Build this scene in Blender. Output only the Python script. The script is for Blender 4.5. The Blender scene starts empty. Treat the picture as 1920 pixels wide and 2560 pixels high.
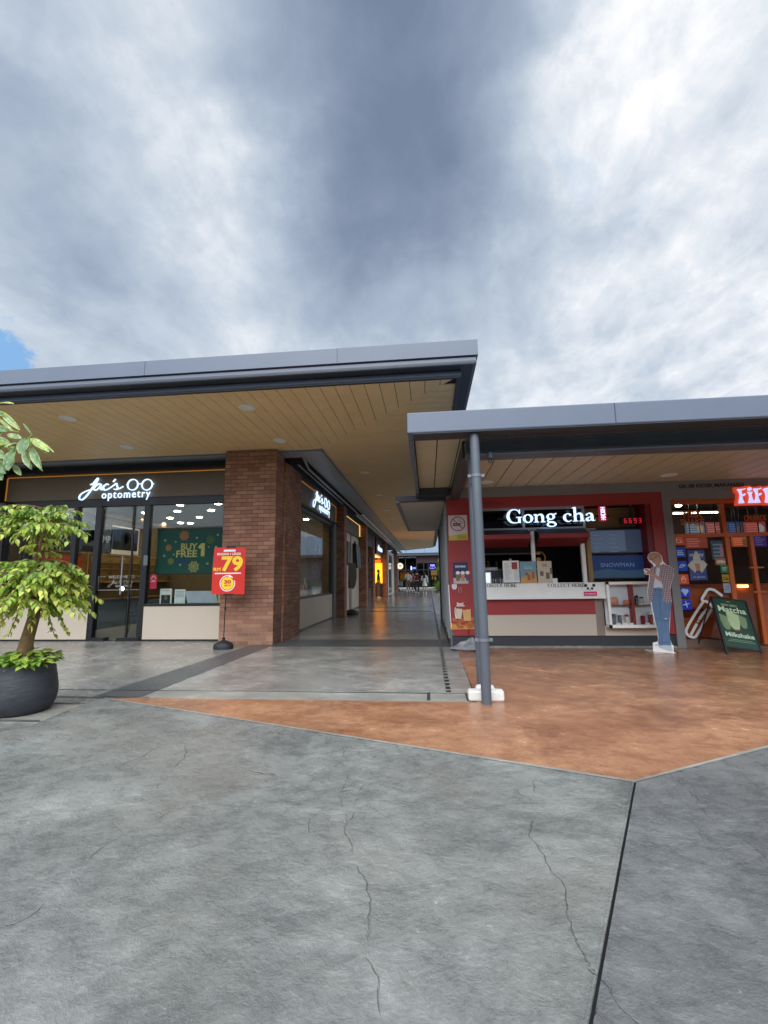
import bpy, math, random
from mathutils import Vector, Matrix
R = math.radians
sc = bpy.context.scene
random.seed(7)

# ------------------------------------------------------------------ camera
CAM = Vector((0, 0, 1.2))
A_R = Vector((0.99490655, 0.09976258, -0.01443533))
A_U = Vector((0.02912291, -0.14738064, 0.988651))
A_F = Vector((-0.09650289, 0.98403576, 0.14953534))
FPX = 1100.0
cam = bpy.data.objects.new('camera', bpy.data.cameras.new('camera'))
sc.collection.objects.link(cam)
M3 = Matrix((A_R, A_U, -A_F)).transposed()
cam.matrix_world = Matrix.Translation(CAM) @ M3.to_4x4()
cam.data.sensor_fit = 'HORIZONTAL'
cam.data.sensor_width = 36.0
cam.data.lens = 36.0 * FPX / 1920.0
cam.data.clip_start = 0.05
cam.data.clip_end = 2000
sc.camera = cam

# ------------------------------------------------------------------ world / sun
W = bpy.data.worlds.new('World'); sc.world = W; W.use_nodes = True
SUN_EL, SUN_AZ = 42, 188          # sun behind the viewer, veiled by cloud
def build_world():
    nt = W.node_tree; N = nt.nodes; L = nt.links; N.clear()
    def n(t, **k):
        o = N.new(t)
        for a, b in k.items(): setattr(o, a, b)
        return o
    def ma(op, a, b=None, c=None, clamp=False):
        o = n('ShaderNodeMath', operation=op); o.use_clamp = clamp
        for i, v in enumerate((a, b, c)):
            if v is None: continue
            if isinstance(v, (int, float)): o.inputs[i].default_value = v
            else: L.new(v, o.inputs[i])
        return o.outputs[0]
    out = n('ShaderNodeOutputWorld'); bg = n('ShaderNodeBackground'); bg2 = n('ShaderNodeBackground'); mix = n('ShaderNodeAddShader')
    sky = n('ShaderNodeTexSky', sky_type='NISHITA'); sky.sun_disc = False
    sky.sun_elevation = R(SUN_EL); sky.sun_rotation = R(SUN_AZ)
    tc = n('ShaderNodeTexCoord'); sep = n('ShaderNodeSeparateXYZ'); L.new(tc.outputs['Generated'], sep.inputs[0])
    x, y, z = sep.outputs
    zc = ma('MAXIMUM', z, 0.03)
    px = ma('DIVIDE', x, zc); py = ma('DIVIDE', y, zc)
    cmb = n('ShaderNodeCombineXYZ'); L.new(px, cmb.inputs[0]); L.new(py, cmb.inputs[1])
    def noise(scale, detail=8, rough=.58, dist=0.0, vec=None, st=(1, 1, 1), loc=(0, 0, 0), typ=None):
        mp = n('ShaderNodeMapping'); mp.inputs['Scale'].default_value = st; mp.inputs['Location'].default_value = loc
        L.new(vec or cmb.outputs[0], mp.inputs[0])
        t = n('ShaderNodeTexNoise'); L.new(mp.outputs[0], t.inputs['Vector'])
        t.inputs['Scale'].default_value = scale; t.inputs['Detail'].default_value = detail
        t.inputs['Roughness'].default_value = rough; t.inputs['Distortion'].default_value = dist
        return t.outputs['Fac']
    # warped azimuth / elevation in degrees
    dv = tc.outputs['Generated']; w1 = noise(4.0, 9, .6, vec=dv); w2 = noise(4.6, 9, .6, vec=dv, loc=(7, 3, 0))
    az = ma('MULTIPLY', ma('ARCTAN2', x, y), 57.2958)
    el = ma('MULTIPLY', ma('ARCSINE', z), 57.2958)
    az = ma('ADD', az, ma('MULTIPLY', ma('SUBTRACT', w1, .5), 26.0))
    el = ma('ADD', el, ma('MULTIPLY', ma('SUBTRACT', w2, .5), 18.0))
    pos = ma('DIVIDE', ma('ADD', az, 180.0), 360.0)
    rows = [(24, [200, 190, 208, 196, 200, 212, 220, 226]), (34, [168, 176, 210, 142, 156, 210, 224, 208]),
            (42, [160, 194, 228, 104, 112, 214, 214, 208]), (47.5, [182, 218, 186, 96, 100, 186, 228, 224]),
            (53, [182, 200, 160, 100, 110, 138, 226, 222])]
    azs = [-47, -37, -25, -11, 3, 17, 28, 38]
    col = None
    for i, (e, vals) in enumerate(rows):
        r = n('ShaderNodeValToRGB'); r.color_ramp.interpolation = 'B_SPLINE'
        els = r.color_ramp.elements
        els[0].position = 0.0; els[1].position = 1.0
        g = lambda v: ((v - 105) / 140.0,) * 3 + (1,)
        els[0].color = g(195); els[1].color = g(195)
        for a, v in zip(azs, vals):
            k = els.new((a + 180) / 360.0); k.color = g(v)
        k = els.new((-75 + 180) / 360.0); k.color = g(185)
        k = els.new((70 + 180) / 360.0); k.color = g(215)
        L.new(pos, r.inputs[0])
        if col is None: col = r.outputs[0]
        else:
            mr = n('ShaderNodeMapRange', interpolation_type='SMOOTHSTEP')
            mr.inputs['From Min'].default_value = rows[i-1][0]; mr.inputs['From Max'].default_value = e
            L.new(el, mr.inputs['Value'])
            mx = n('ShaderNodeMix', data_type='FLOAT'); L.new(mr.outputs[0], mx.inputs[0]); L.new(col, mx.inputs[2]); L.new(r.outputs[0], mx.inputs[3]); col = mx.outputs[0]
    dv = tc.outputs['Generated']
    big = noise(3.4, 12, .56, .35, vec=dv, st=(1.0, 1.0, 1.25), loc=(1.3, .2, 0)); fine = ma('ADD', ma('MULTIPLY', noise(9.5, 14, .62, .3, vec=dv, loc=(2, 9, 0)), .55), ma('MULTIPLY', noise(3.6, 14, .62, .4, st=(1.6, .8, 1)), .45))
    v = ma('ADD', ma('ADD', col, .03), ma('MULTIPLY', ma('SUBTRACT', big, .5), .68))
    # fine structure shows mostly in the bright cloud
    amp = ma('MULTIPLY', ma('MAXIMUM', ma('SUBTRACT', col, .15), 0.07), 1.6)
    v = ma('ADD', v, ma('MULTIPLY', ma('SUBTRACT', fine, .5), amp))
    ramp = n('ShaderNodeValToRGB'); e = ramp.color_ramp.elements
    def lin(c): return tuple(((u/255.)/12.92 if u/255. < .04045 else ((u/255.+.055)/1.055)**2.4) for u in c) + (1,)
    e[0].position = 0; e[0].color = lin((117, 132, 156)); e[1].position = 1; e[1].color = lin((252, 252, 253))
    for p, c in ((.2, (140, 154, 176)), (.45, (167, 181, 200)), (.7, (198, 209, 221)), (.87, (228, 233, 240))):
        k = e.new(p); k.color = lin(c)
    L.new(v, ramp.inputs[0])
    # gaps of blue
    def gap(a0, e0, ra, re, th):
        da = ma('DIVIDE', ma('SUBTRACT', az, a0), ra); de = ma('DIVIDE', ma('SUBTRACT', el, e0), re)
        d = ma('SQRT', ma('ADD', ma('MULTIPLY', da, da), ma('MULTIPLY', de, de)))
        q = ma('SUBTRACT', 1.0, d); q = ma('ADD', q, ma('MULTIPLY', ma('SUBTRACT', fine, .5), 3.2))
        m = n('ShaderNodeMapRange', interpolation_type='SMOOTHSTEP'); m.inputs['From Min'].default_value = th; m.inputs['From Max'].default_value = th + .35
        L.new(q, m.inputs['Value']); return m.outputs[0]
    g = ma('MAXIMUM', gap(-50, 21, 11, 5, .28), ma('MULTIPLY', ma('MAXIMUM', gap(22, 43.5, 3, 3, .3), gap(26, 37, 4, 4, .4)), .14))
    mxc = n('ShaderNodeMix', data_type='RGBA'); L.new(g, mxc.inputs[0]); L.new(ramp.outputs[0], mxc.inputs[6]); mxc.inputs[7].default_value = lin((134, 180, 228))
    L.new(mxc.outputs[2], bg2.inputs[0]); sd_ = (math.sin(R(SUN_AZ))*math.cos(R(SUN_EL)), math.cos(R(SUN_AZ))*math.cos(R(SUN_EL)), math.sin(R(SUN_EL)))
    dt = n('ShaderNodeVectorMath', operation='DOT_PRODUCT'); L.new(tc.outputs['Generated'], dt.inputs[0]); dt.inputs[1].default_value = sd_
    gl = n('ShaderNodeMapRange', interpolation_type='SMOOTHSTEP'); gl.inputs['From Min'].default_value = .35; gl.inputs['From Max'].default_value = 1.0
    gl.inputs['To Min'].default_value = .66; gl.inputs['To Max'].default_value = 3.2
    L.new(dt.outputs['Value'], gl.inputs['Value']); L.new(gl.outputs[0], bg2.inputs[1])
    L.new(sky.outputs[0], bg.inputs[0]); bg.inputs[1].default_value = 0.05
    # thin blue sky behind, cloud deck in front of it
    mxs = n('ShaderNodeMixShader'); mxs.inputs[0].default_value = .93
    L.new(bg.outputs[0], mxs.inputs[1]); L.new(bg2.outputs[0], mxs.inputs[2]); L.new(mxs.outputs[0], out.inputs[0])
build_world()
W.cycles.sampling_method = 'MANUAL'; W.cycles.sample_map_resolution = 512

sun = bpy.data.lights.new('sun', 'SUN'); sun.energy = 1.1; sun.angle = R(40); sun.color = (1, .96, .9)
so = bpy.data.objects.new('sun', sun); sc.collection.objects.link(so)
d = Vector((math.sin(R(SUN_AZ))*math.cos(R(SUN_EL)), math.cos(R(SUN_AZ))*math.cos(R(SUN_EL)), math.sin(R(SUN_EL))))
so.rotation_euler = d.to_track_quat('Z', 'Y').to_euler(); so.location = (8, 2, 30)

sc.view_settings.view_transform = 'Standard'; sc.view_settings.look = 'None'
sc.view_settings.exposure = 0.75; sc.view_settings.gamma = 1
sc.view_settings.use_curve_mapping = False
sc.cycles.max_bounces = 7; sc.cycles.transparent_max_bounces = 16; sc.cycles.sample_clamp_indirect = 4
sc.cycles.caustics_reflective = False; sc.cycles.caustics_refractive = False

# ------------------------------------------------------------------ measuring: a point of the photo on a real plane of the place
AX = {'x': 0, 'y': 1, 'z': 2}
def at(px, py, ax, v):
    dr = A_F + A_R*((px-960)/FPX) - A_U*((py-1280)/FPX)
    k = AX[ax]; return CAM + dr*((v-CAM[k])/dr[k])

# ------------------------------------------------------------------ materials
def lin3(c): return tuple(((u/255.)/12.92 if u/255. < .04045 else ((u/255.+.055)/1.055)**2.4) for u in c)
MATS = {}
def nodes(name):
    m = bpy.data.materials.new(name); m.use_nodes = True
    nt = m.node_tree; b = nt.nodes['Principled BSDF']; return m, nt, b
def mat(name, rgb=None, rough=.6, metal=0.0, var=.08, scale=6.0, bump=0.0, bscale=40.0, spec=.5, emit=0.0, base=None, st=(1, 1, 1)):
    if name in MATS: return MATS[name]
    m, nt, b = nodes(name); N = nt.nodes; L = nt.links
    c = base if base else lin3(rgb)
    g = N.new('ShaderNodeNewGeometry'); mp = N.new('ShaderNodeMapping'); mp.inputs['Scale'].default_value = st; L.new(g.outputs['Position'], mp.inputs[0])
    if var > 0:
        t = N.new('ShaderNodeTexNoise'); t.inputs['Scale'].default_value = scale; t.inputs['Detail'].default_value = 6; L.new(mp.outputs[0], t.inputs['Vector'])
        r = N.new('ShaderNodeValToRGB'); e = r.color_ramp.elements
        e[0].position = .3; e[1].position = .72
        e[0].color = tuple(x*(1-var) for x in c) + (1,); e[1].color = tuple(min(1, x*(1+var)) for x in c) + (1,)
        L.new(t.outputs['Fac'], r.inputs[0]); L.new(r.outputs[0], b.inputs['Base Color'])
    else: b.inputs['Base Color'].default_value = c + (1,)
    if bump > 0:
        t2 = N.new('ShaderNodeTexNoise'); t2.inputs['Scale'].default_value = bscale; t2.inputs['Detail'].default_value = 5; L.new(mp.outputs[0], t2.inputs['Vector'])
        bp = N.new('ShaderNodeBump'); bp.inputs['Strength'].default_value = bump; bp.inputs['Distance'].default_value = .01
        L.new(t2.outputs['Fac'], bp.inputs['Height']); L.new(bp.outputs[0], b.inputs['Normal'])
    b.inputs['Roughness'].default_value = rough; b.inputs['Metallic'].default_value = metal
    b.inputs['Specular IOR Level'].default_value = spec
    if emit > 0:
        b.inputs['Emission Color'].default_value = c + (1,); b.inputs['Emission Strength'].default_value = emit
    MATS[name] = m; return m
def glass(name, tint=(1, 1, 1), refl=1.0, rough=.0):
    if name in MATS: return MATS[name]
    m, nt, b = nodes(name); N = nt.nodes; L = nt.links; N.remove(b)
    tr = N.new('ShaderNodeBsdfTransparent'); tr.inputs[0].default_value = tint + (1,)
    gl = N.new('ShaderNodeBsdfGlossy'); gl.inputs['Roughness'].default_value = rough; gl.inputs[0].default_value = (.9, .93, .95, 1)
    fr = N.new('ShaderNodeFresnel'); fr.inputs[0].default_value = 1.45
    mu = N.new('ShaderNodeMath'); mu.operation = 'MULTIPLY'; mu.inputs[1].default_value = refl; L.new(fr.outputs[0], mu.inputs[0])
    mx = N.new('ShaderNodeMixShader'); L.new(mu.outputs[0], mx.inputs[0]); L.new(tr.outputs[0], mx.inputs[1]); L.new(gl.outputs[0], mx.inputs[2])
    L.new(mx.outputs[0], N['Material Output'].inputs[0]); MATS[name] = m; return m
def brick():
    m, nt, b = nodes('brown_brick'); N = nt.nodes; L = nt.links
    g = N.new('ShaderNodeNewGeometry'); s = N.new('ShaderNodeSeparateXYZ'); L.new(g.outputs['Position'], s.inputs[0])
    sn = N.new('ShaderNodeSeparateXYZ'); L.new(g.outputs['True Normal'], sn.inputs[0])
    ab = N.new('ShaderNodeMath'); ab.operation = 'ABSOLUTE'; L.new(sn.outputs[0], ab.inputs[0])
    mx = N.new('ShaderNodeMix'); mx.data_type = 'FLOAT'; L.new(ab.outputs[0], mx.inputs[0]); L.new(s.outputs[0], mx.inputs[2]); L.new(s.outputs[1], mx.inputs[3])
    c = N.new('ShaderNodeCombineXYZ'); L.new(mx.outputs[0], c.inputs[0]); L.new(s.outputs[2], c.inputs[1])
    t = N.new('ShaderNodeTexBrick'); L.new(c.outputs[0], t.inputs['Vector'])
    t.inputs['Scale'].default_value = 1; t.inputs['Brick Width'].default_value = .235; t.inputs['Row Height'].default_value = .078
    t.inputs['Mortar Size'].default_value = .006; t.inputs['Mortar Smooth'].default_value = .3; t.inputs['Bias'].default_value = 0
    t.inputs['Color1'].default_value = lin3((170, 126, 101)) + (1,); t.inputs['Color2'].default_value = lin3((138, 96, 77)) + (1,)
    t.inputs['Mortar'].default_value = lin3((108, 80, 68)) + (1,)
    # pale salts in the lowest courses' mortar (a stain of the wall itself)
    mr = N.new('ShaderNodeMapRange'); mr.inputs['From Min'].default_value = .75; mr.inputs['From Max'].default_value = .15; L.new(s.outputs[2], mr.inputs['Value'])
    mm = N.new('ShaderNodeMix'); mm.data_type = 'RGBA'; L.new(mr.outputs[0], mm.inputs[0]); mm.inputs[6].default_value = lin3((108, 80, 68)) + (1,); mm.inputs[7].default_value = lin3((176, 150, 132)) + (1,)
    L.new(mm.outputs[2], t.inputs['Mortar'])
    n1 = N.new('ShaderNodeTexNoise'); n1.inputs['Scale'].default_value = 2.2; n1.inputs['Detail'].default_value = 8; L.new(g.outputs['Position'], n1.inputs['Vector'])
    r = N.new('ShaderNodeValToRGB'); r.color_ramp.elements[0].position = .3; r.color_ramp.elements[1].position = .75
    r.color_ramp.elements[0].color = (.62, .6, .6, 1); r.color_ramp.elements[1].color = (1.15, 1.1, 1.08, 1); L.new(n1.outputs['Fac'], r.inputs[0])
    mu = N.new('ShaderNodeMix'); mu.data_type = 'RGBA'; mu.blend_type = 'MULTIPLY'; mu.inputs[0].default_value = .8; L.new(t.outputs['Color'], mu.inputs[6]); L.new(r.outputs[0], mu.inputs[7])
    L.new(mu.outputs[2], b.inputs['Base Color']); b.inputs['Roughness'].default_value = .8
    bp = N.new('ShaderNodeBump'); bp.inputs['Strength'].default_value = .8; bp.inputs['Distance'].default_value = .01; bp.invert = True
    L.new(t.outputs['Fac'], bp.inputs['Height']); L.new(bp.outputs[0], b.inputs['Normal'])
    MATS['brick'] = m; return m
def stamped(name, dark, light, stain, rough0=.42, rough1=.62, bump=1.0, ang=.35, streak=1.0, crease=True):
    m, nt, b = nodes(name); N = nt.nodes; L = nt.links
    g = N.new('ShaderNodeNewGeometry')
    def mp(st, rot=0, loc=(0, 0, 0)):
        a = N.new('ShaderNodeMapping'); a.inputs['Scale'].default_value = st; a.inputs['Rotation'].default_value = (0, 0, rot); a.inputs['Location'].default_value = loc
        L.new(g.outputs['Position'], a.inputs[0]); return a.outputs[0]
    def noi(vec, sc_, det=8, ro=.6, dist=0.0, typ='FBM'):
        t = N.new('ShaderNodeTexNoise'); t.noise_type = typ; t.inputs['Scale'].default_value = sc_; t.inputs['Detail'].default_value = det
        t.inputs['Roughness'].default_value = ro; t.inputs['Distortion'].default_value = dist; L.new(vec, t.inputs['Vector']); return t.outputs['Fac']
    def ma(op, a, b_, cl=False):
        o = N.new('ShaderNodeMath'); o.operation = op; o.use_clamp = cl
        for i, v in enumerate((a, b_)):
            if isinstance(v, (int, float)): o.inputs[i].default_value = v
            else: L.new(v, o.inputs[i])
        return o.outputs[0]
    def rng(v, a, b_, c=0.0, d_=1.0):
        o = N.new('ShaderNodeMapRange'); o.interpolation_type = 'SMOOTHSTEP'
        o.inputs['From Min'].default_value = a; o.inputs['From Max'].default_value = b_; o.inputs['To Min'].default_value = c; o.inputs['To Max'].default_value = d_
        L.new(v, o.inputs['Value']); return o.outputs[0]
    v1 = mp((1, 1.25, 1), ang); v2 = mp((1, 1.4, 1), ang + .5, (3, 1, 0))
    mott = noi(v1, 1.5, 10, .66, .35); mid = noi(v2, 7.5, 12, .74, .25); fine = noi(v1, 42, 8, .72, .1)
    zone = noi(mp((1, 1, 1), 0, (9, 4, 0)), .75, 4, .5, .3)
    a = ma('ADD', ma('MULTIPLY', mott, .52), ma('ADD', ma('MULTIPLY', mid, .32), ma('MULTIPLY', fine, .16)))
    r = N.new('ShaderNodeValToRGB'); e = r.color_ramp.elements; e[0].position = .40; e[1].position = .62
    e[0].color = lin3(dark) + (1,); e[1].color = lin3(light) + (1,)
    k = e.new(.5); k.color = tuple((x*.6+y*.4) for x, y in zip(lin3(dark), lin3(light))) + (1,)
    L.new(a, r.inputs[0])
    mx = N.new('ShaderNodeMix'); mx.data_type = 'RGBA'; L.new(rng(zone, .45, .75, 0, .55), mx.inputs[0]); L.new(r.outputs[0], mx.inputs[6]); mx.inputs[7].default_value = lin3(stain) + (1,)
    # pale worn crests of the stamped skin, with glints of light painted in
    rid = noi(v2, 7.0, 7, .62, .8, 'RIDGED_MULTIFRACTAL'); 
    worn = ma('MULTIPLY', rng(fine, .56, .68), rng(mid, .47, .62)); worn = ma('MULTIPLY', worn, rng(noi(mp((1, 1, 1), 0, (1, 7, 0)), 1.3, 5), .42, .62))
    mx2 = N.new('ShaderNodeMix'); mx2.data_type = 'RGBA'; fl = ma('MULTIPLY', rng(noi(v2, 15.0, 6, .6, .6, 'RIDGED_MULTIFRACTAL'), 1.15, 1.75), rng(noi(v1, 2.2, 5, .6), .45, .62)); L.new(ma('MAXIMUM', ma('MULTIPLY', worn, .6), ma('MULTIPLY', fl, .22)), mx2.inputs[0]); L.new(mx.outputs[2], mx2.inputs[6])
    mx2.inputs[7].default_value = tuple(min(1, x*1.6+.04) for x in lin3(light)) + (1,)
    colr = mx2.outputs[2]
    h = ma('ADD', ma('MULTIPLY', mid, 1.1), ma('ADD', ma('MULTIPLY', fine, .3), ma('MULTIPLY', mott, .8)))
    h = ma('SUBTRACT', h, ma('MULTIPLY', rng(rid, .9, 1.9), .22))
    if crease:
        # long hairline creases left by the stamping mats
        wv = N.new('ShaderNodeTexNoise'); wv.inputs['Scale'].default_value = 2.4; wv.inputs['Detail'].default_value = 5; L.new(mp((1, 1, 1)), wv.inputs['Vector'])
        va = N.new('ShaderNodeVectorMath'); va.operation = 'MULTIPLY_ADD'; L.new(wv.outputs['Color'], va.inputs[0]); va.inputs[1].default_value = (.32, .32, 0); L.new(mp((1.35, .42, 1), -.12), va.inputs[2])
        vo = N.new('ShaderNodeTexVoronoi'); vo.feature = 'DISTANCE_TO_EDGE'; vo.inputs['Scale'].default_value = 1.15; L.new(va.outputs[0], vo.inputs['Vector'])
        cr = rng(vo.outputs['Distance'], .0, .0055, 1, 0)
        cr = ma('MULTIPLY', cr, rng(noi(mp((1, 1, 1), 0, (4, 4, 0)), 2.6, 3), .45, .58))
        h = ma('SUBTRACT', h, ma('MULTIPLY', cr, .4))
        mx3 = N.new('ShaderNodeMix'); mx3.data_type = 'RGBA'; mx3.blend_type = 'MULTIPLY'; L.new(ma('MULTIPLY', cr, .07), mx3.inputs[0]); L.new(colr, mx3.inputs[6]); mx3.inputs[7].default_value = (.42, .42, .44, 1)
        colr = mx3.outputs[2]
    L.new(colr, b.inputs['Base Color'])
    L.new(rng(ma('ADD', ma('MULTIPLY', mid, .6), ma('MULTIPLY', mott, .4)), .35, .65, rough0, rough1), b.inputs['Roughness'])
    bp = N.new('ShaderNodeBump'); bp.inputs['Strength'].default_value = bump; bp.inputs['Distance'].default_value = .013; L.new(h, bp.inputs['Height']); L.new(bp.outputs[0], b.inputs['Normal'])
    MATS[name] = m; return m
def leafmat(name, c1, c2, c3, rough=.42):
    m, nt, b = nodes(name); N = nt.nodes; L = nt.links
    a = N.new('ShaderNodeAttribute'); a.attribute_name = 'leaf'
    s = N.new('ShaderNodeSeparateColor'); L.new(a.outputs['Color'], s.inputs[0])
    r = N.new('ShaderNodeValToRGB'); e = r.color_ramp.elements; e[0].position = 0; e[1].position = 1
    e[0].color = lin3(c1) + (1,); e[1].color = lin3(c3) + (1,); k = e.new(.5); k.color = lin3(c2) + (1,)
    L.new(s.outputs[0], r.inputs[0])
    # pale midrib (green channel marks the rib)
    mx = N.new('ShaderNodeMix'); mx.data_type = 'RGBA'; L.new(s.outputs[1], mx.inputs[0]); L.new(r.outputs[0], mx.inputs[6]); mx.inputs[7].default_value = lin3((190, 205, 120)) + (1,)
    L.new(mx.outputs[2], b.inputs['Base Color']); b.inputs['Roughness'].default_value = rough
    tl = N.new('ShaderNodeBsdfTranslucent'); L.new(mx.outputs[2], tl.inputs[0])
    ms = N.new('ShaderNodeMixShader'); ms.inputs[0].default_value = .3; L.new(b.outputs[0], ms.inputs[1]); L.new(tl.outputs[0], ms.inputs[2])
    L.new(ms.outputs[0], N['Material Output'].inputs[0]); MATS[name] = m; return m
def emis(name, rgb, s):
    if name in MATS: return MATS[name]
    m, nt, b = nodes(name); b.inputs['Base Color'].default_value = lin3(rgb) + (1,)
    b.inputs['Emission Color'].default_value = lin3(rgb) + (1,); b.inputs['Emission Strength'].default_value = s
    MATS[name] = m; return m
def corrug(name, rgb, pitch=.03, rough=.5):
    m, nt, b = nodes(name); N = nt.nodes; L = nt.links
    g = N.new('ShaderNodeNewGeometry'); w = N.new('ShaderNodeTexWave'); w.inputs['Scale'].default_value = 1/pitch/6.283*2*math.pi/2; w.bands_direction = 'X'; L.new(g.outputs['Position'], w.inputs['Vector'])
    bp = N.new('ShaderNodeBump'); bp.inputs['Strength'].default_value = .7; bp.inputs['Distance'].default_value = .006; L.new(w.outputs['Fac'], bp.inputs['Height']); L.new(bp.outputs[0], b.inputs['Normal'])
    b.inputs['Base Color'].default_value = lin3(rgb) + (1,); b.inputs['Roughness'].default_value = rough; MATS[name] = m; return m

brick()
stamped('plaza_concrete', (98, 100, 97), (156, 156, 150), (128, 123, 114), .20, .40, 1.2)
stamped('plaza_concrete_cool', (82, 83, 83), (134, 134, 132), (104, 102, 99), .20, .40, 1.2, .8)
stamped('corridor_concrete', (116, 115, 111), (178, 175, 168), (142, 136, 126), .05, .18, .42, .1, crease=False)
stamped('forecourt_concrete', (112, 111, 107), (172, 168, 160), (140, 134, 124), .13, .3, .45, .2)
stamped('orange_concrete', (126, 82, 57), (190, 142, 108), (148, 98, 68), .10, .28, .4, .4, crease=False)
stamped('pale_strip', (120, 119, 112), (166, 163, 154), (140, 134, 124), .4, .6, .5)
stamped('dark_band', (70, 73, 76), (98, 100, 101), (86, 84, 82), .25, .42, .45)
mat('rough_ground', (105, 108, 108), .8, var=.2, scale=.8, bump=.3)
mat('roof_metal', (90, 98, 113), .42, var=.05, scale=1.5)
mat('trim_grey', (108, 112, 118), .45, var=.05)
mat('trim_dark', (52, 54, 60), .5, var=.08)
mat('black_metal', (22, 23, 26), .38, var=.1)
mat('kiosk_soffit', (196, 184, 152), .5, var=.05, scale=3)
mat('wood_soffit', (236, 200, 146), .5, var=.05, scale=3, st=(1, 1, 1))
mat('groove', (40, 30, 22), .9, var=0)
mat('panel_beige', (200, 186, 168), .5, var=.03, scale=1.2)
mat('panel_sign', (104, 93, 76), .5, var=.05)
mat('kiosk_red', (152, 50, 50), .45, var=.07, scale=2)
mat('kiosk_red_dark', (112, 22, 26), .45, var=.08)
mat('grey_wall', (128, 128, 128), .6, var=.05)
mat('white_paint', (236, 236, 232), .45, var=.04)
mat('white_block', (214, 212, 204), .75, var=.08, bump=.2)
mat('steel_paint', (84, 90, 98), .42, var=.1, scale=5)
mat('bright_alu', (160, 162, 165), .35, metal=.4, var=.05)
mat('pot_black', (52, 55, 60), .55, var=.22, scale=9, bump=.35, bscale=14, st=(1, 1, 3))
mat('bark', (118, 92, 62), .85, var=.3, scale=22, bump=.8, bscale=40)
mat('soil', (44, 34, 26), .95, var=.3, scale=30, bump=.6)
mat('fabric_black', (24, 25, 28), .8, var=.1)
mat('rubber', (34, 36, 40), .6, var=.12, bump=.2)
mat('shop_ceiling', (150, 152, 148), .8, var=.02)
mat('shop_wall', (118, 100, 72), .8, var=.1)
mat('shop_floor', (120, 116, 104), .45, var=.08)
mat('dark_wood', (56, 34, 24), .6, var=.2)
mat('shelf_wood', (170, 132, 78), .5, var=.1)
mat('orange_frame', (196, 96, 40), .4, var=.08)
mat('orange_panel', (198, 84, 34), .5, var=.06)
mat('banner_green', (14, 74, 62), .6, var=.08)
mat('gold_print', (206, 184, 102), .5, var=.05)
mat('motif_orange', (168, 106, 52), .6, var=.06)
mat('motif_olive', (110, 112, 52), .6, var=.06)
mat('sign_red', (206, 40, 30), .4, var=.03)
mat('print_yellow', (246, 204, 44), .5, var=0)
mat('print_white', (232, 230, 226), .5, var=0)
mat('print_black', (28, 26, 26), .5, var=0)
mat('skin', (186, 142, 112), .55, var=.04)
mat('hair', (26, 20, 18), .6, var=.2)
emis('led_white', (200, 226, 255), .85)
emis('led_lav', (196, 204, 255), 1.0)
emis('lamp_disc', (255, 240, 214), 46.0)
emis('cove_light', (206, 140, 62), .25)
glass('pane', (.9, .94, .92), .6)
glass('pane_dark', (.55, .58, .6), .9)
Mx = MATS

# ------------------------------------------------------------------ mesh helpers
class Fr:      # a flat frame: origin, right, up, outward
    def __init__(s, O, U, V, N): s.O, s.U, s.V, s.N = Vector(O), Vector(U), Vector(V), Vector(N)
    def p(s, u, v, n=0): return s.O + s.U*u + s.V*v + s.N*n
def FY(Y): return Fr((0, Y, 0), (1, 0, 0), (0, 0, 1), (0, -1, 0))      # faces the camera; u=x v=z
def FX(X): return Fr((X, 0, 0), (0, 1, 0), (0, 0, 1), (1, 0, 0))       # faces the corridor; u=y v=z
LOC = Fr((0, 0, 0), (1, 0, 0), (0, 0, 1), (0, -1, 0))
def catmull(pts, k=6, closed=False):
    n = len(pts); out = []
    rng_ = range(n if closed else n-1)
    for i in rng_:
        if closed: p0, p1, p2, p3 = (pts[(i-1) % n], pts[i], pts[(i+1) % n], pts[(i+2) % n])
        else: p0, p1, p2, p3 = pts[max(i-1, 0)], pts[i], pts[i+1], pts[min(i+2, n-1)]
        for j in range(k):
            t = j/k; out.append(tuple(.5*((2*b)+(-a+c)*t+(2*a-5*b+4*c-d_)*t*t+(-a+3*b-3*c+d_)*t**3) for a, b, c, d_ in zip(p0, p1, p2, p3)))
    if not closed: out.append(tuple(pts[-1]))
    return out
TXT = {}
def text_mesh(s, bold=0.0):
    if (s, bold) in TXT: return TXT[(s, bold)]
    cu = bpy.data.curves.new('t', 'FONT'); cu.body = s; cu.offset = bold; cu.resolution_u = 3; cu.space_character = 1.22 if s == 'optometry' else 1.0
    o = bpy.data.objects.new('t', cu); sc.collection.objects.link(o)
    dg = bpy.context.evaluated_depsgraph_get(); me = bpy.data.meshes.new_from_object(o.evaluated_get(dg))
    vs = [v.co.copy() for v in me.vertices]; fs = [tuple(p.vertices) for p in me.polygons]
    bpy.data.objects.remove(o); bpy.data.curves.remove(cu); bpy.data.meshes.remove(me)
    TXT[(s, bold)] = (vs, fs); return vs, fs
SPLIT = {'board_lettering', 'wall_panel', 'pilaster', 'bar', 'digits', 'cover_frame', 'soffit_trim', 'inner_wall', 'leg', 'desk_leg', 'side_rail', 'rung', 'fascia', 'mullion', 'wall_rib', 'sill', 'skirting', 'orange_panel', 'frame_side', 'side_panel', 'timber_post', 'cup_print', 'clamp', 'hanger', 'wall', 'door_stile', 'case_board', 'cove_lamp', 'window_frame', 'transom_frame', 'transom_pane', 'window_pane', 'joint', 'panel', 'top_board', 'wall_shelf', 'back_shelf', 'rod', 'column', 'push_frame'}
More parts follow.
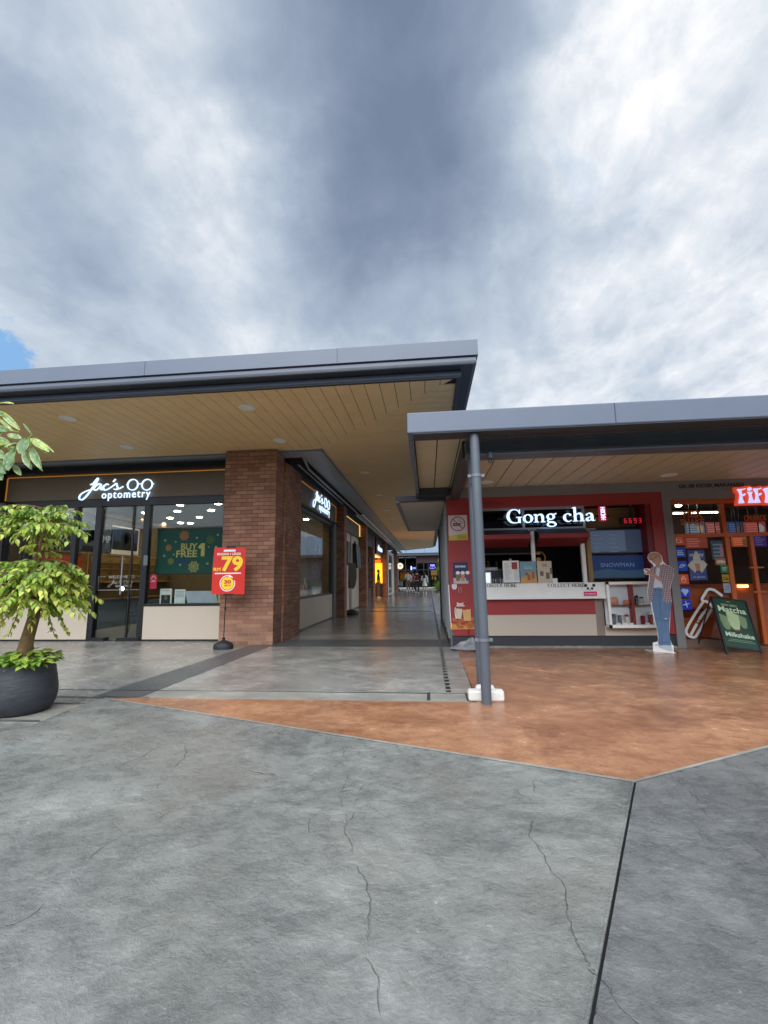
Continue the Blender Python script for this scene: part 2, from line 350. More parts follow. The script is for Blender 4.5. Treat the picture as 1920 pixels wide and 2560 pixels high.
class MB:
    def __init__(s): s.v = []; s.f = []; s.c = None; s.pc = []
    def add(s, vs, fs):
        b = len(s.v); s.pc.append((b, len(s.f))); s.v += [Vector(q) for q in vs]; s.f += [tuple(i+b for i in f) for f in fs]; return s
    def box(s, x0, x1, y0, y1, z0, z1):
        x0, x1 = min(x0, x1), max(x0, x1); y0, y1 = min(y0, y1), max(y0, y1); z0, z1 = min(z0, z1), max(z0, z1)
        return s.add([(x0, y0, z0), (x1, y0, z0), (x1, y1, z0), (x0, y1, z0), (x0, y0, z1), (x1, y0, z1), (x1, y1, z1), (x0, y1, z1)],
                     [(0, 3, 2, 1), (4, 5, 6, 7), (0, 1, 5, 4), (1, 2, 6, 5), (2, 3, 7, 6), (3, 0, 4, 7)])
    def fbox(s, F, u0, u1, v0, v1, n0, n1):
        return s.poly(F, [(u0, v0), (u1, v0), (u1, v1), (u0, v1)], n0, n1)
    def poly(s, F, pts, n0, n1):
        a = sum(pts[i][0]*pts[(i+1) % len(pts)][1]-pts[(i+1) % len(pts)][0]*pts[i][1] for i in range(len(pts)))
        if a < 0: pts = pts[::-1]
        if n0 > n1: n0, n1 = n1, n0
        k = len(pts); vs = [F.p(u, v, n0) for u, v in pts] + [F.p(u, v, n1) for u, v in pts]
        fs = [tuple(range(k-1, -1, -1)), tuple(range(k, 2*k))] + [(i, (i+1) % k, (i+1) % k+k, i+k) for i in range(k)]
        # orientation so that N points outward (U x V = -N for left handed frames)
        if F.U.cross(F.V).dot(F.N) < 0: fs = [f[::-1] for f in fs]
        return s.add(vs, fs)
    def disc(s, F, u, v, r, n0, n1, k=24, ry=None):
        ry = ry or r; return s.poly(F, [(u+r*math.cos(2*math.pi*i/k), v+ry*math.sin(2*math.pi*i/k)) for i in range(k)], n0, n1)
    def star(s, F, u, v, r, n0, n1, k=8, q=.78, rot=0):
        return s.poly(F, [(u+(r if i % 2 == 0 else r*q)*math.cos(math.pi*i/k+rot), v+(r if i % 2 == 0 else r*q)*math.sin(math.pi*i/k+rot)) for i in range(2*k)], n0, n1)
    def stroke(s, F, pts, n0, n1, w=None, closed=False, k=6, smooth=True, grow=0.0):
        pts = [(p[0], p[1], (p[2] if len(p) > 2 else w)) for p in pts]
        if smooth and len(pts) > 2: pts = catmull(pts, k, closed)
        n = len(pts); Lf = []; Rt = []
        for i in range(n):
            a = pts[(i-1) % n] if (closed or i > 0) else pts[i]; b = pts[(i+1) % n] if (closed or i < n-1) else pts[i]
            dx, dy = b[0]-a[0], b[1]-a[1]; l = math.hypot(dx, dy) or 1; h = pts[i][2]/2+grow
            ex = (-grow if (i == 0 and not closed) else grow if (i == n-1 and not closed) else 0)
            cx, cy = pts[i][0]+dx/l*ex, pts[i][1]+dy/l*ex
            Lf.append((cx-dy/l*h, cy+dx/l*h)); Rt.append((cx+dy/l*h, cy-dx/l*h))
        vs = []; 
        for nn in (n0, n1): vs += [F.p(*p, nn) for p in Lf] + [F.p(*p, nn) for p in Rt]
        fs = []; m = n if closed else n-1
        for i in range(m):
            j = (i+1) % n
            fs += [(2*n+i, 3*n+i, 3*n+j, 2*n+j), (i, j, n+j, n+i), (i, 2*n+i, 2*n+j, j), (n+i, n+j, 3*n+j, 3*n+i)]
        if not closed: fs += [(0, n, 3*n, 2*n), (n-1, 3*n-1, 4*n-1, 2*n-1)]
        return s.add(vs, fs)
    def ring(s, F, u, v, r, w, n0, n1, k=32, ry=None):
        ry = ry or r
        return s.stroke(F, [(u+r*math.cos(2*math.pi*i/k), v+ry*math.sin(2*math.pi*i/k)) for i in range(k)], n0, n1, w, True, 1)
    def text(s, F, st, u0, u1, v0, v1, n, bold=0.0, t=.0015):
        vs, fs = text_mesh(st, bold)
        if not vs: return s
        xa, xb = min(v.x for v in vs), max(v.x for v in vs); ya, yb = min(v.y for v in vs), max(v.y for v in vs)
        m = lambda q: (u0+(q.x-xa)/(xb-xa)*(u1-u0), v0+(q.y-ya)/(yb-ya)*(v1-v0))
        if t <= .0016: s.add([F.p(*m(q), n) for q in vs], fs)
        else:
            k = len(vs); s.add([F.p(*m(q), n+t) for q in vs] + [F.p(*m(q), n) for q in vs], fs)
            ed = {}
            for f in fs:
                for i in range(len(f)):
                    a, b = f[i], f[(i+1) % len(f)]; ed[(a, b)] = 1
            s.add([F.p(*m(q), n+t) for q in vs] + [F.p(*m(q), n) for q in vs], [(a, b, b+k, a+k) for (a, b) in ed if (b, a) not in ed])
        return s
    def tube(s, path, r, k=10, cap=True):
        path = [Vector(p) for p in path]; n = len(path); rs = r if isinstance(r, (list, tuple)) else [r]*n
        vs = []; ref = Vector((0, 0, 1)); prev = None
        for i in range(n):
            d_ = (path[min(i+1, n-1)]-path[max(i-1, 0)]).normalized()
            if prev is None:
                a = d_.cross(ref if abs(d_.z) < .9 else Vector((1, 0, 0))).normalized()
            else: a = (prev-d_*prev.dot(d_)).normalized()
            prev = a; b = d_.cross(a)
            vs += [path[i]+(a*math.cos(2*math.pi*j/k)+b*math.sin(2*math.pi*j/k))*rs[i] for j in range(k)]
        fs = [(i*k+j, i*k+(j+1) % k, (i+1)*k+(j+1) % k, (i+1)*k+j) for i in range(n-1) for j in range(k)]
        if cap: fs += [tuple(range(k-1, -1, -1)), tuple(range((n-1)*k, n*k))]
        return s.add(vs, fs)
    def lathe(s, c, prof, k=32, sx=1, sy=1):
        c = Vector(c); n = len(prof)
        vs = [c+Vector((r*sx*math.cos(2*math.pi*j/k), r*sy*math.sin(2*math.pi*j/k), z)) for r, z in prof for j in range(k)]
        fs = [(i*k+j, i*k+(j+1) % k, (i+1)*k+(j+1) % k, (i+1)*k+j) for i in range(n-1) for j in range(k)]
        fs += [tuple(range(k-1, -1, -1)), tuple(range((n-1)*k, n*k))]
        return s.add(vs, fs)
    def build(s, name, m, parent=None, smooth=False, bevel=0.0, local=False):
        if name in SPLIT and len(s.pc) > 1 and s.c is None:
            o = None
            for i, (v0, f0) in enumerate(s.pc):
                v1, f1 = s.pc[i+1] if i+1 < len(s.pc) else (len(s.v), len(s.f))
                o = MB().add(s.v[v0:v1], [tuple(k-v0 for k in f) for f in s.f[f0:f1]]).build(name, m, parent, smooth, bevel, local)
            return o
        me = bpy.data.meshes.new(name); root = parent
        while root is not None and root.parent: root = root.parent
        off = Vector((0, 0, 0))
        if not local:
            if root is not None: off = root.location.copy()
            elif s.v and parent is None:
                xs = [v.x for v in s.v]; ys = [v.y for v in s.v]; zs = [v.z for v in s.v]
                off = Vector(((min(xs)+max(xs))/2, (min(ys)+max(ys))/2, min(zs)))
        me.from_pydata([tuple(v-off) for v in s.v], [], s.f); me.update()
        mm = m if not isinstance(m, str) else Mx[m]; me.materials.append(mm)
        o = bpy.data.objects.new(name, me); sc.collection.objects.link(o)
        if parent is not None: o.parent = parent
        else: o.location = off
        if smooth:
            for p in me.polygons: p.use_smooth = True
            if hasattr(me, 'set_sharp_from_angle'): me.set_sharp_from_angle(angle=R(42))
        if s.c is not None:
            a = me.attributes.new('leaf', 'FLOAT_COLOR', 'POINT')
            for i, cc in enumerate(s.c): a.data[i].color = cc
        if bevel > 0:
            b = o.modifiers.new('bevel', 'BEVEL'); b.width = bevel; b.segments = 2; b.limit_method = 'ANGLE'
        return o
def thing(name, label, cat, loc, rotz=0.0, group=None):
    o = bpy.data.objects.new(name, None); sc.collection.objects.link(o); o.empty_display_size = .1
    o.location = loc; o.rotation_euler = (0, 0, rotz); o['label'] = label; o['category'] = cat
    if group: o['group'] = group
    return o
def tag(o, label, cat, group=None):
    o['label'] = label; o['category'] = cat
    if group: o['group'] = group
    return o
def struct(o): o['kind'] = 'structure'; return o
def copy_tree(o, parent=None):
    c = o.copy(); sc.collection.objects.link(c); c.parent = parent
    for ch in list(o.children): copy_tree(ch, c)
    return c
B = lambda *a: MB().box(*a)

# ================================================================== GROUND
struct(B(-150, 150, -80, 220, -.3, -.012).build('ground', 'rough_ground'))
GF = Fr((0, 0, 0), (1, 0, 0), (0, 1, 0), (0, 0, 1))
def pave(name, pts, z, m):
    o = MB().poly(GF, pts, z-.01, z).build(name, m); return struct(o)
pave('plaza_slab', [(-14, -12), (1.02, -12), (.394, 1.43), (1.163, 2.917), (-3.41, 4.53), (-14, 4.53)], 0, 'plaza_concrete')
pave('plaza_slab', [(1.03, -12), (18, -12), (18, 11.78), (2.318, 3.524), (1.175, 2.915), (.406, 1.43)], 0, 'plaza_concrete_cool')
struct(MB().poly(GF, [(1.005, -12), (1.055, -12), (.42, 1.43), (1.186, 2.93), (1.158, 2.945), (.388, 1.43)], -.011, -.006).build('expansion_joint', 'black_metal'))
# thin raised worn arris along the joint
struct(MB().stroke(GF, [(1.0, -12, .009), (.388, 1.43, .009), (1.155, 2.91, .009)], .0, .0025, smooth=False).build('joint_edge', 'plaza_concrete'))
pave('orange_paving', [(-3.41, 4.53), (1.163, 2.917), (2.318, 3.524), (18, 11.78), (18, 13), (.45, 13), (.44, 7.9), (.43, 4.55), (-.48, 4.56), (-3.05, 4.58)], .003, 'orange_concrete')
struct(MB().stroke(GF, [(-3.41, 4.53, .018), (1.163, 2.917, .022), (2.318, 3.524, .022), (8, 6.51, .022)], .003, .007, smooth=False).build('paving_edge', 'pale_strip'))
pave('border_strip', [(-3.06, 4.57), (.36, 4.56), (.36, 4.84), (-2.9, 4.86)], .006, 'pale_strip')
pave('forecourt_paving', [(-14, 4.60), (-3.58, 4.60), (-3.315, 8.39), (-3.3, 8.8), (-14, 8.8)], .003, 'forecourt_concrete')
pave('dark_paving_band', [(-3.60, 4.55), (-3.06, 4.57), (-2.9, 8.45), (-2.9, 9.1), (-3.34, 9.1), (-3.34, 8.39)], .004, 'dark_band')
pave('dark_paving_band', [(-2.9, 8.02), (.34, 8.02), (.34, 8.95), (-2.9, 8.95)], .006, 'dark_band')
pave('corridor_paving', [(-3.05, 4.6), (.44, 4.6), (.44, 8.2), (.62, 8.2), (.62, 52), (-3.6, 52), (-3.6, 8.9), (-2.9, 8.9)], .003, 'corridor_concrete')
for y in (16.3, 18.6, 30.5):
    pave('dark_paving_band', [(-3.0, y), (.15, y), (.15, y+.35), (-3.0, y+.35)], .006, 'dark_band')
# grooves across border strip and forecourt
jm = MB()
for a, b_ in (((-14, 4.86), (-3.5, 4.86)), ((-3.5, 4.86), (.35, 4.86)), ((-3.5, 4.585), (-2.95, 4.575))):
    jm.stroke(GF, [(a[0], a[1], .012), (b_[0], b_[1], .012)], .0055, .0075, smooth=False)
struct(jm.build('paving_groove', 'black_metal'))
pave('pot_bay', [(-3.47, 4.35), (-3.41, 3.73), (-6, 3.70), (-6, 4.35)], .004, 'pale_strip')
jm = MB()
for q in ([(-3.47, 4.33), (-6, 4.33)], [(-3.50, 4.30), (-6, 4.30)], [(-3.42, 3.76), (-6, 3.73)], [(-3.45, 3.79), (-6, 3.76)]):
    jm.stroke(GF, [(q[0][0], q[0][1], .008), (q[1][0], q[1][1], .008)], .0035, .0075, smooth=False)
struct(jm.build('bay_groove', 'black_metal'))
# slot drain: dark channel crossed by bars, steel lid at its near end
dr = thing('slot_drain', 'long narrow slot drain running down the covered walkway beside the red kiosk', 'drain', (.17, 4.9, 0))
MB().box(.15, .20, 4.93, 47, .002, .0085).build('channel', 'black_metal', dr)
bm = MB(); y = 4.98
while y < 12:
    bm.box(.150, .200, y, y+.035, .0085, .0125); y += .17
bm.build('bar', 'pale_strip', dr)
lid = thing('drain_cover', 'small scuffed rectangular drain cover between the slot drain and the white block', 'drain cover', (.16, 4.7, 0))
MB().box(-.02, .34, 4.60, 4.84, .004, .011).build('cover_plate', 'pale_strip', lid, bevel=.004)
m_ = MB()
m_.box(-.05, -.02, 4.58, 4.86, .004, .014).box(.34, .36, 4.58, 4.86, .004, .014); m_.build('cover_frame', 'trim_dark', lid)

# ================================================================== LEFT ARCADE BUILDING
Z = 3.8
arc = thing('arcade_building', 'long arcade with brown brick piers and a wide grey roof lined in timber', 'building', (-3.0, 9, 0))
XR, YF = .44, 5.52          # soffit edge (right, front)
XI, YI = -2.06, 8.40        # inner edge of the timber
XS = -14.0; YE = 37.9
# planks, mitred from the outer to the inner corner
def mitre_x(y): return XR + (y-YF)*(XI-XR)/(YI-YF)
pk = MB(); x = XR
while x > XS:
    x1 = x-.205
    def yb(xx): return YF+(xx-XR)*(YI-YF)/(XI-XR) if xx > XI else YI
    a, b_ = x-.008, x1
    pts = [(b_, YF), (a, YF), (a, max(yb(a), YF+.001)), (b_, yb(b_))]
    pk.poly(GF, pts, Z, Z+.012); x = x1
pk.build('soffit', 'wood_soffit', arc)
pk = MB(); y = YF+.2
while y < YE+3.3:
    y1 = y+.205
    def xl(yy): return mitre_x(yy) if yy < YI else XI
    def xr(yy): return XR if yy < YE else XR-(yy-YE)*(2.6/3.4)
    a, b_ = y+.008, y1
    if xr(b_)-XI > .02: pk.poly(GF, [(xl(a), a), (xr(a), a), (xr(b_), b_), (xl(b_), b_)], Z, Z+.012)
    y = y1
pk.build('soffit', 'wood_soffit', arc)
MB().poly(GF, [(XS, YF-.03), (XR+.03, YF-.03), (XR+.03, YE), (-2.1, 41.4), (XS, 41.4)], Z+.02, Z+.06).build('soffit_backing', 'groove', arc)
# roof edge: lip, recess, lower band, groove, top band
def edge(n0, n1, z0, z1, name, m):
    q = MB()
    # front run, right run, chamfer at the far end; n = distance outside the soffit edge
    P = [(XS, YF), (XR, YF), (XR, YE), (-2.2, YE+3.45)]
    def off(d_): 
        return [(XS, YF-d_), (XR+d_, YF-d_), (XR+d_, YE+d_*.4), (-2.2, YE+3.45+d_*1.2)]
    o0, o1 = off(n0), off(n1)
    for i in range(3):
        q.poly(GF, [o0[i], o0[i+1], o1[i+1], o1[i]], z0, z1)
    q.build(name, m, arc)
edge(-.0, .05, 3.775, 3.90, 'soffit_lip', 'trim_dark')
edge(.045, .06, 3.80, 3.86, 'soffit_bead', 'roof_metal')
edge(.05, .24, 3.872, 3.90, 'eave_underside', 'trim_dark')  # dark trim puts the shade under the eave into its colour
edge(.20, .235, 3.865, 3.945, 'fascia', 'roof_metal')
edge(.19, .225, 3.945, 3.965, 'fascia_groove', 'trim_dark')
edge(.20, .26, 3.965, 4.17, 'fascia', 'roof_metal')
MB().poly(GF, [(XS, YF-.22), (XR+.22, YF-.22), (XR+.22, YE), (-2.1, 41.6), (XS, 41.6)], 4.10, 4.16).build('roof', 'roof_metal', arc)
for x in (-13, -10.2, -6.8, -3.75, -1.1):
    MB().box(x, x+.006, YF-.262, YF-.258, 3.965, 4.17).build('fascia_seam', 'trim_dark', arc)
# grey flashing between timber and wall line
fl = MB(); fl.poly(GF, [(XS, YI), (XI, YI), (-2.60, 8.92), (XS, 8.92)], Z-.012, Z+.01); fl.poly(GF, [(XI, YI), (XI, 41.3), (-2.60, 41.3), (-2.60, 8.92)], Z-.012, Z+.01)
fl.build('soffit_trim', mat('trim_light', (166, 170, 172), .5), arc)
fl = MB(); fl.poly(GF, [(XI-.0, YI-.0), (XI, 41.3), (XI-.03, 41.3), (XI-.03, YI+.03), (XS, YI+.03), (XS, YI)], Z-.035, Z-.012)
fl.build('soffit_trim', 'trim_grey', arc)
# wall above the shopfronts
wb = MB(); wb.box(XS, -3.02, 8.86, 9.1, 3.55, 4.05); wb.box(-3.10, -2.92, 9.1, 41, 3.60, 4.05); wb.build('upper_wall', 'trim_dark', arc)
MB().box(-2.92, -2.55, 8.93, 41, 3.98, 4.03).build('services_ceiling', 'trim_dark', arc)
# piers
def pier(x0, x1, y0, y1, z1=3.74): return MB().box(x0, x1, y0, y1, 0, z1).build('brick_pier', 'brick', arc)
MB().box(-4.0, -2.94, 8.25, 8.72, 0, 3.78).box(-4.0, -2.9, 8.72, 9.86, 0, 3.64).build('brick_pier', 'brick', arc)
for (a, b_) in ((14.25, 14.68), (19.34, 19.98), (28.85, 29.5), (38.8, 39.6)): pier(-3.3, -2.72, a, b_, 3.6)
pier(-3.5, -3.04, 24.4, 25.3, 3.6)
pier(-9.9, -9.42, 8.35, 9.3)
MB().box(-3.16, -2.98, 13.93, 14.25, 0, 3.0).box(-9.42, -9.30, 8.7, 9.0, 0, 3.0).build('pilaster', 'grey_wall', arc)

# ---- shop fit-out (front plane Y=8.8, side plane X=-3.05)
YJ = 8.80
shop = thing('optical_shop', 'corner optical shop with black framed glass front and pale beige panels below its windows', 'shop', (-6.2, 8.9, 0))
zp = .70
MB().box(-9.30, -7.12, YJ-.02, YJ+.1, .035, zp).box(-5.92, -4.02, YJ-.02, YJ+.1, .035, zp).build('wall_panel', 'panel_beige', shop, bevel=.004)
MB().box(-3.14, -3.05, 9.9, 13.93, .035, .74).build('wall_panel', 'panel_beige', shop, bevel=.004)
MB().box(-9.30, -7.12, YJ-.01, YJ+.1, 0, .035).box(-5.92, -4.02, YJ-.01, YJ+.1, 0, .035).box(-3.14, -3.045, 9.9, 13.93, 0, .035).build('skirting', 'black_metal', shop)
fm = MB()
for xa, xb in ((-9.30, -9.24), (-7.66, -7.56), (-7.14, -7.02), (-6.03, -5.90), (-4.06, -4.0)): fm.box(xa, xb, YJ-.02, YJ+.09, .0 if -7.2 < xa < -5.9 else zp, 2.98)
fm.box(-9.3, -4.0, YJ-.03, YJ+.1, 2.84, 3.0); fm.box(-9.24, -7.14, YJ-.03, YJ+.1, zp, zp+.05); fm.box(-5.90, -4.06, YJ-.03, YJ+.1, zp, zp+.05)
fm.build('window_frame', 'black_metal', shop)
MB().box(-3.12, -3.04, 9.9, 13.9, .74, .80).box(-3.12, -3.04, 9.9, 13.9, 2.88, 3.0).box(-3.12, -3.04, 13.75, 13.93, .8, 2.9).build('window_frame', 'black_metal', shop)
for xa, xb, za in ((-9.24, -7.66, .75), (-7.56, -7.14, .75), (-5.90, -4.06, .75)):
    MB().box(xa, xb, YJ+.03, YJ+.04, za, 2.84).build('window_pane', 'pane', shop)
MB().box(-3.09, -3.08, 9.9, 13.75, .8, 2.88).build('window_pane', glass('pane_side', (.92, .95, .93), .32), shop)
# glass sliding door
dk = MB().box(-7.02, -6.34, YJ+.045, YJ+.055, .04, 2.84).box(-6.25, -6.03, YJ+.03, YJ+.04, .04, 2.84).build('door', 'pane', shop)
MB().box(-6.30, -6.275, YJ+.02, YJ+.06, 0, 2.84).box(-6.45, -5.95, YJ-.05, YJ+.1, 0, .07).box(-7.1, -6.72, YJ-.05, YJ+.1, 0, .07).build('door_frame', 'black_metal', dk)
MB().tube([(-6.46, YJ-.0, .95), (-6.46, YJ-.0, 1.75)], .016).box(-6.47, -6.45, YJ, YJ+.05, 1.0, 1.03).box(-6.47, -6.45, YJ, YJ+.05, 1.68, 1.71).build('handle', 'bright_alu', dk)
# recessed sign boxes
def signbox_front():
    MB().box(-9.3, -4.0, YJ-.06, YJ+.06, 3.0, 3.55).build('sign_panel', 'panel_sign', shop)
    MB().box(-9.36, -4.0, YJ-.2, YJ+.06, 3.55, 3.60).box(-9.36, -9.30, YJ-.2, YJ+.06, 2.98, 3.55).build('sign_surround', 'black_metal', shop)
    MB().box(-9.28, -4.02, YJ-.075, YJ-.065, 3.53, 3.545).box(-9.295, -9.28, YJ-.08, YJ-.065, 3.02, 3.53).build('cove_lamp', 'cove_light', shop)
signbox_front()
MB().box(-3.1, -2.99, 9.9, 14.2, 3.03, 3.58).build('sign_panel', 'panel_sign', shop)
MB().box(-3.1, -2.93, 9.86, 14.25, 3.58, 3.62).box(-3.1, -2.93, 9.82, 9.9, 3.0, 3.58).box(-3.1, -2.95, 9.86, 14.25, 2.98, 3.03).build('sign_surround', 'black_metal', shop)
MB().box(-2.988, -2.978, 9.95, 14.15, 3.55, 3.565).box(-2.988, -2.978, 14.15, 14.165, 3.05, 3.565).build('cove_lamp', 'cove_light', shop)
# interior
MB().box(-9.2, -3.12, 8.92, 15.1, -.0, .012).build('floor', 'shop_floor', shop)
MB().box(-9.3, -3.12, 8.92, 15.2, 3.2, 3.26).build('ceiling', 'shop_ceiling', shop)
MB().box(-9.3, -9.2, 8.92, 15.2, 0, 3.2).box(-9.2, -3.12, 15.1, 15.2, 0, 3.2).build('inner_wall', 'shop_wall', shop)
MB().box(-9.2, -9.06, 8.95, 15.1, 3.06, 3.2).build('cornice', 'shelf_wood', shop)
MB().box(-9.2, -9.17, 9.1, 14.8, 1.98, 2.02).box(-9.2, -8.95, 9.1, 14.8, 1.2, 1.24).box(-9.2, -8.95, 9.1, 14.8, .72, .76).build('wall_shelf', 'shelf_wood', shop)
# front and side logos
raw = [("J", [(928, 222, 16), (955, 210, 16)]), ("J", [(958, 205, 10), (985, 172, 16), (1003, 156, 20), (995, 185, 22), (967, 228, 24), (935, 280, 22), (900, 330, 20), (860, 368, 19), (830, 368, 18), (822, 345, 17), (838, 315, 15), (880, 290, 11), (925, 272, 10)]),
       ("a", [(1045, 222, 16), (1022, 212, 17), (985, 232, 19), (967, 258, 19), (982, 276, 19), (1012, 262, 15), (1040, 228, 16), (1034, 256, 18), (1052, 272, 15), (1075, 255, 12)]),
       ("c", [(1118, 222, 17), (1102, 214, 16), (1072, 235, 18), (1060, 262, 18), (1082, 275, 17), (1115, 266, 14), (1150, 245, 11)]),
       ("'", [(1188, 166, 18), (1165, 194, 15)]),
       ("s", [(1150, 246, 11), (1180, 222, 14), (1202, 208, 16), (1208, 232, 18), (1218, 254, 18), (1200, 270, 16), (1178, 264, 15)]),
       ("s", [(1200, 270, 12), (1240, 258, 13), (1275, 238, 10)])]
def cv(x, y):   # crop px -> deskewed unit coordinates, left edge 0, baseline of the block 0, unit = 770 crop px wide
    return ((x-820)/770.0, (372-(y+(x-820)*.034))/770.0)
LOGO = [[cv(a, b_)+(w/770.0,) for a, b_, w in s] for _, s in raw]
def logo(F, u, v, s, n, t, m, parent, thin=.56, text_bold=.004):
    """one mesh per piece of the mark: lettering and spectacles"""
    k = lambda p: (u+p[0]*s, v+p[1]*s, p[2]*s*thin)
    q = MB()
    for i, st in enumerate(LOGO): q.stroke(F, [k(p) for p in st], n, n+t+i*.0004)
    q.build('script_lettering', m, parent)
    q = MB()
    for cx in (1371, 1519):
        c = cv(cx, 222); q.ring(F, u+c[0]*s, v+c[1]*s, .0685*s, .021*s*thin, n, n+t)
    for a, b_ in (((1424, 214), (1466, 212)), ((1308, 222), (1322, 222)), ((1570, 214), (1588, 212))):
        q.stroke(F, [k(cv(*a)+(.016,)), k(cv(*b_)+(.016,))], n, n+t+.0005, smooth=False)
    q.build('spectacles', m, parent)
    a = cv(1060, 350); b_ = cv(1560, 350)
    MB().text(F, 'optometry', u+a[0]*s, u+b_[0]*s, v-.028*s, v+.085*s, n+t*.5, text_bold, t*.5).build('small_lettering', m, parent)
p0 = at(820*.2411, 1160+372*.2411, 'y', YJ-.1); p1 = at(1590*.2411, 1160+346*.2411, 'y', YJ-.1)
sg = thing('shop_sign', 'white glowing script shop sign with round spectacles above the glass door', 'shop sign', (p0.x, YJ-.1, p0.z))
logo(FY(YJ-.09), p0.x, p0.z+.0, p1.x-p0.x, 0, .03, 'led_white', sg)
p0 = at(783, 1262, 'x', -2.96); p1 = at(825, 1290, 'x', -2.96)
sg = thing('shop_sign', 'white glowing script shop sign with spectacles on the side facing the walkway', 'shop sign', (-2.96, p0.y, 3.1))
logo(FX(-2.975), p0.y, 3.10, p1.y-p0.y, 0, .025, 'led_white', sg, .42, 0)
# interior lamps: discs, as in the photo
lamp_px = [(280, 1285), (363, 1282), (350, 1298), (443, 1278), (528, 1276), (425, 1295), (407, 1309), (498, 1293), (520, 1316), (450, 1262), (545, 1259), (476, 1308)]
lamp0 = None
for i, (a, b_) in enumerate(lamp_px):
    q = at(a, b_, 'z', 3.19)
    if lamp0 is None:
        lamp0 = thing('ceiling_lamp', 'small round white lamp glowing in the ceiling of the optical shop', 'ceiling lamp', (q.x, q.y, 3.19), 0, 'lamps in the optical shop ceiling')
        MB().lathe((0, 0, -.012), [(.085, 0), (.085, .01)], 20).build('lamp_disc', 'lamp_disc', lamp0, local=True)
        MB().ring(Fr((0, 0, 0), (1, 0, 0), (0, 1, 0), (0, 0, -1)), 0, 0, .095, .02, 0, .014, 20).build('lamp_rim', 'white_paint', lamp0, local=True)
    else: o = copy_tree(lamp0); o.location = (q.x, q.y, 3.19)
for y in (10.6, 12.4, 14.2):  # further lamps added to brighten the shop interior
    for x in (-4.0, -8.4):
        o = copy_tree(lamp0); o.location = (x, y, 3.19)

# downlights in the soffits (unlit)
dl = None
for a, b_, zz in ((170, 1045, 0), (618, 1018, 0), (318, 1117, 0), (699, 1101, 0), (913, 1181, 0), (947.5, 1238, 0), (967.6, 1275, 0), (980, 1297.5, 0), (992, 1316, 0), (1216, 1205, 1), (1672, 1187, 1)):
    z_ = Z-.0 if not zz else 2.8
    q = at(a, b_, 'z', z_)
    lab = 'round white unlit downlight set in the tall arcade soffit' if not zz else 'round white unlit downlight set in the low kiosk soffit'
    if dl is None:
        dl = thing('downlight', lab, 'downlight', (q.x, q.y, z_), 0, 'downlights in the arcade soffit')
        MB().ring(Fr((0, 0, 0), (1, 0, 0), (0, 1, 0), (0, 0, -1)), 0, 0, .105, .03, 0, .012, 28).build('rim', 'white_paint', dl, local=True)
        MB().lathe((0, 0, -.006), [(.092, 0), (.092, .005)], 24).build('diffuser', 'white_paint', dl, local=True)
    else:
        o = copy_tree(dl); o.location = (q.x, q.y, z_); o['label'] = lab
        if zz: o['group'] = 'downlights in the kiosk soffit'

# services along the walkway: pipe and ladder tray
pp = thing('sprinkler_pipe', 'grey pipe running under the arcade eave above the shop signs', 'pipe', (-2.74, 9, 3.7))
MB().tube([(-2.62, 8.95, 3.84), (-2.66, 9.6, 3.70), (-2.66, 41, 3.70)], .026).build('pipe_run', 'trim_light', pp)
MB().tube([(-2.78, 9.2, 3.70), (-2.78, 14.3, 3.68), (-2.9, 14.4, 3.64)], .018).build('branch_pipe', 'trim_light', pp)
ct = thing('cable_tray', 'pale metal ladder tray hung under the eave over the far shopfronts', 'cable tray', (-2.75, 25, 3.6))
q = MB().box(-2.62, -2.60, 16, 41, 3.52, 3.58).box(-2.38, -2.36, 16, 41, 3.52, 3.58); q.build('side_rail', 'white_paint', ct)
q = MB(); y = 16.1
while y < 41: q.box(-2.60, -2.38, y, y+.06, 3.53, 3.56); y += .45
q.build('rung', 'white_paint', ct)
q = MB(); y = 16.2
while y < 41: q.tube([(-2.49, y, 3.56), (-2.49, y, 3.79)], .008, 6); y += 1.8
q.build('hanger', 'trim_dark', ct)

# ---- further shopfronts along the walkway
def bay(name, label, y0, y1): return thing(name, label, 'shop', (-3.1, (y0+y1)/2, 0))
b2 = bay('beige_shopfront', 'beige panelled shopfront with a cove lit blank sign band beyond the second pier', 15.4, 19.4)
MB().box(-3.2, -3.05, 14.68, 17.2, .03, 3.0).box(-3.2, -3.05, 17.45, 19.34, .03, 3.0).build('wall_panel', 'panel_beige', b2)
MB().box(-3.2, -3.08, 17.2, 17.45, 0, 3.0).box(-3.2, -3.04, 14.68, 19.34, 0, .03).build('joint', 'black_metal', b2)
MB().box(-3.1, -3.0, 14.68, 19.3, 3.0, 3.55).build('sign_panel', 'panel_sign', b2)
MB().box(-3.0, -2.985, 14.68, 19.2, 3.535, 3.55).box(-3.0, -2.97, 19.2, 19.3, 3.05, 3.55).build('cove_lamp', emis('cove_bright', (255, 200, 110), .6), b2)
MB().box(-3.1, -2.96, 14.68, 19.34, 3.55, 3.62).box(-3.1, -2.97, 14.68, 19.34, 2.96, 3.0).build('sign_surround', 'black_metal', b2)
b3 = bay('dark_shopfront', 'dark glazed shopfront recessed beyond the third pier', 20.6, 24.1)
MB().box(-3.3, -3.06, 19.98, 24.4, 2.9, 3.6).build('sign_panel', 'trim_dark', b3)
MB().box(-3.2, -3.14, 20.0, 21.5, 0, 2.9).build('wall_panel', 'trim_dark', b3)
MB().box(-3.4, -3.36, 21.5, 24.4, .03, 2.9).build('window_pane', 'pane_dark', b3)
MB().box(-3.4, -3.3, 21.5, 21.6, 0, 2.9).box(-3.4, -3.3, 24.3, 24.4, 0, 2.9).box(-3.4, -3.3, 21.5, 24.4, 0, .08).build('window_frame', 'black_metal', b3)
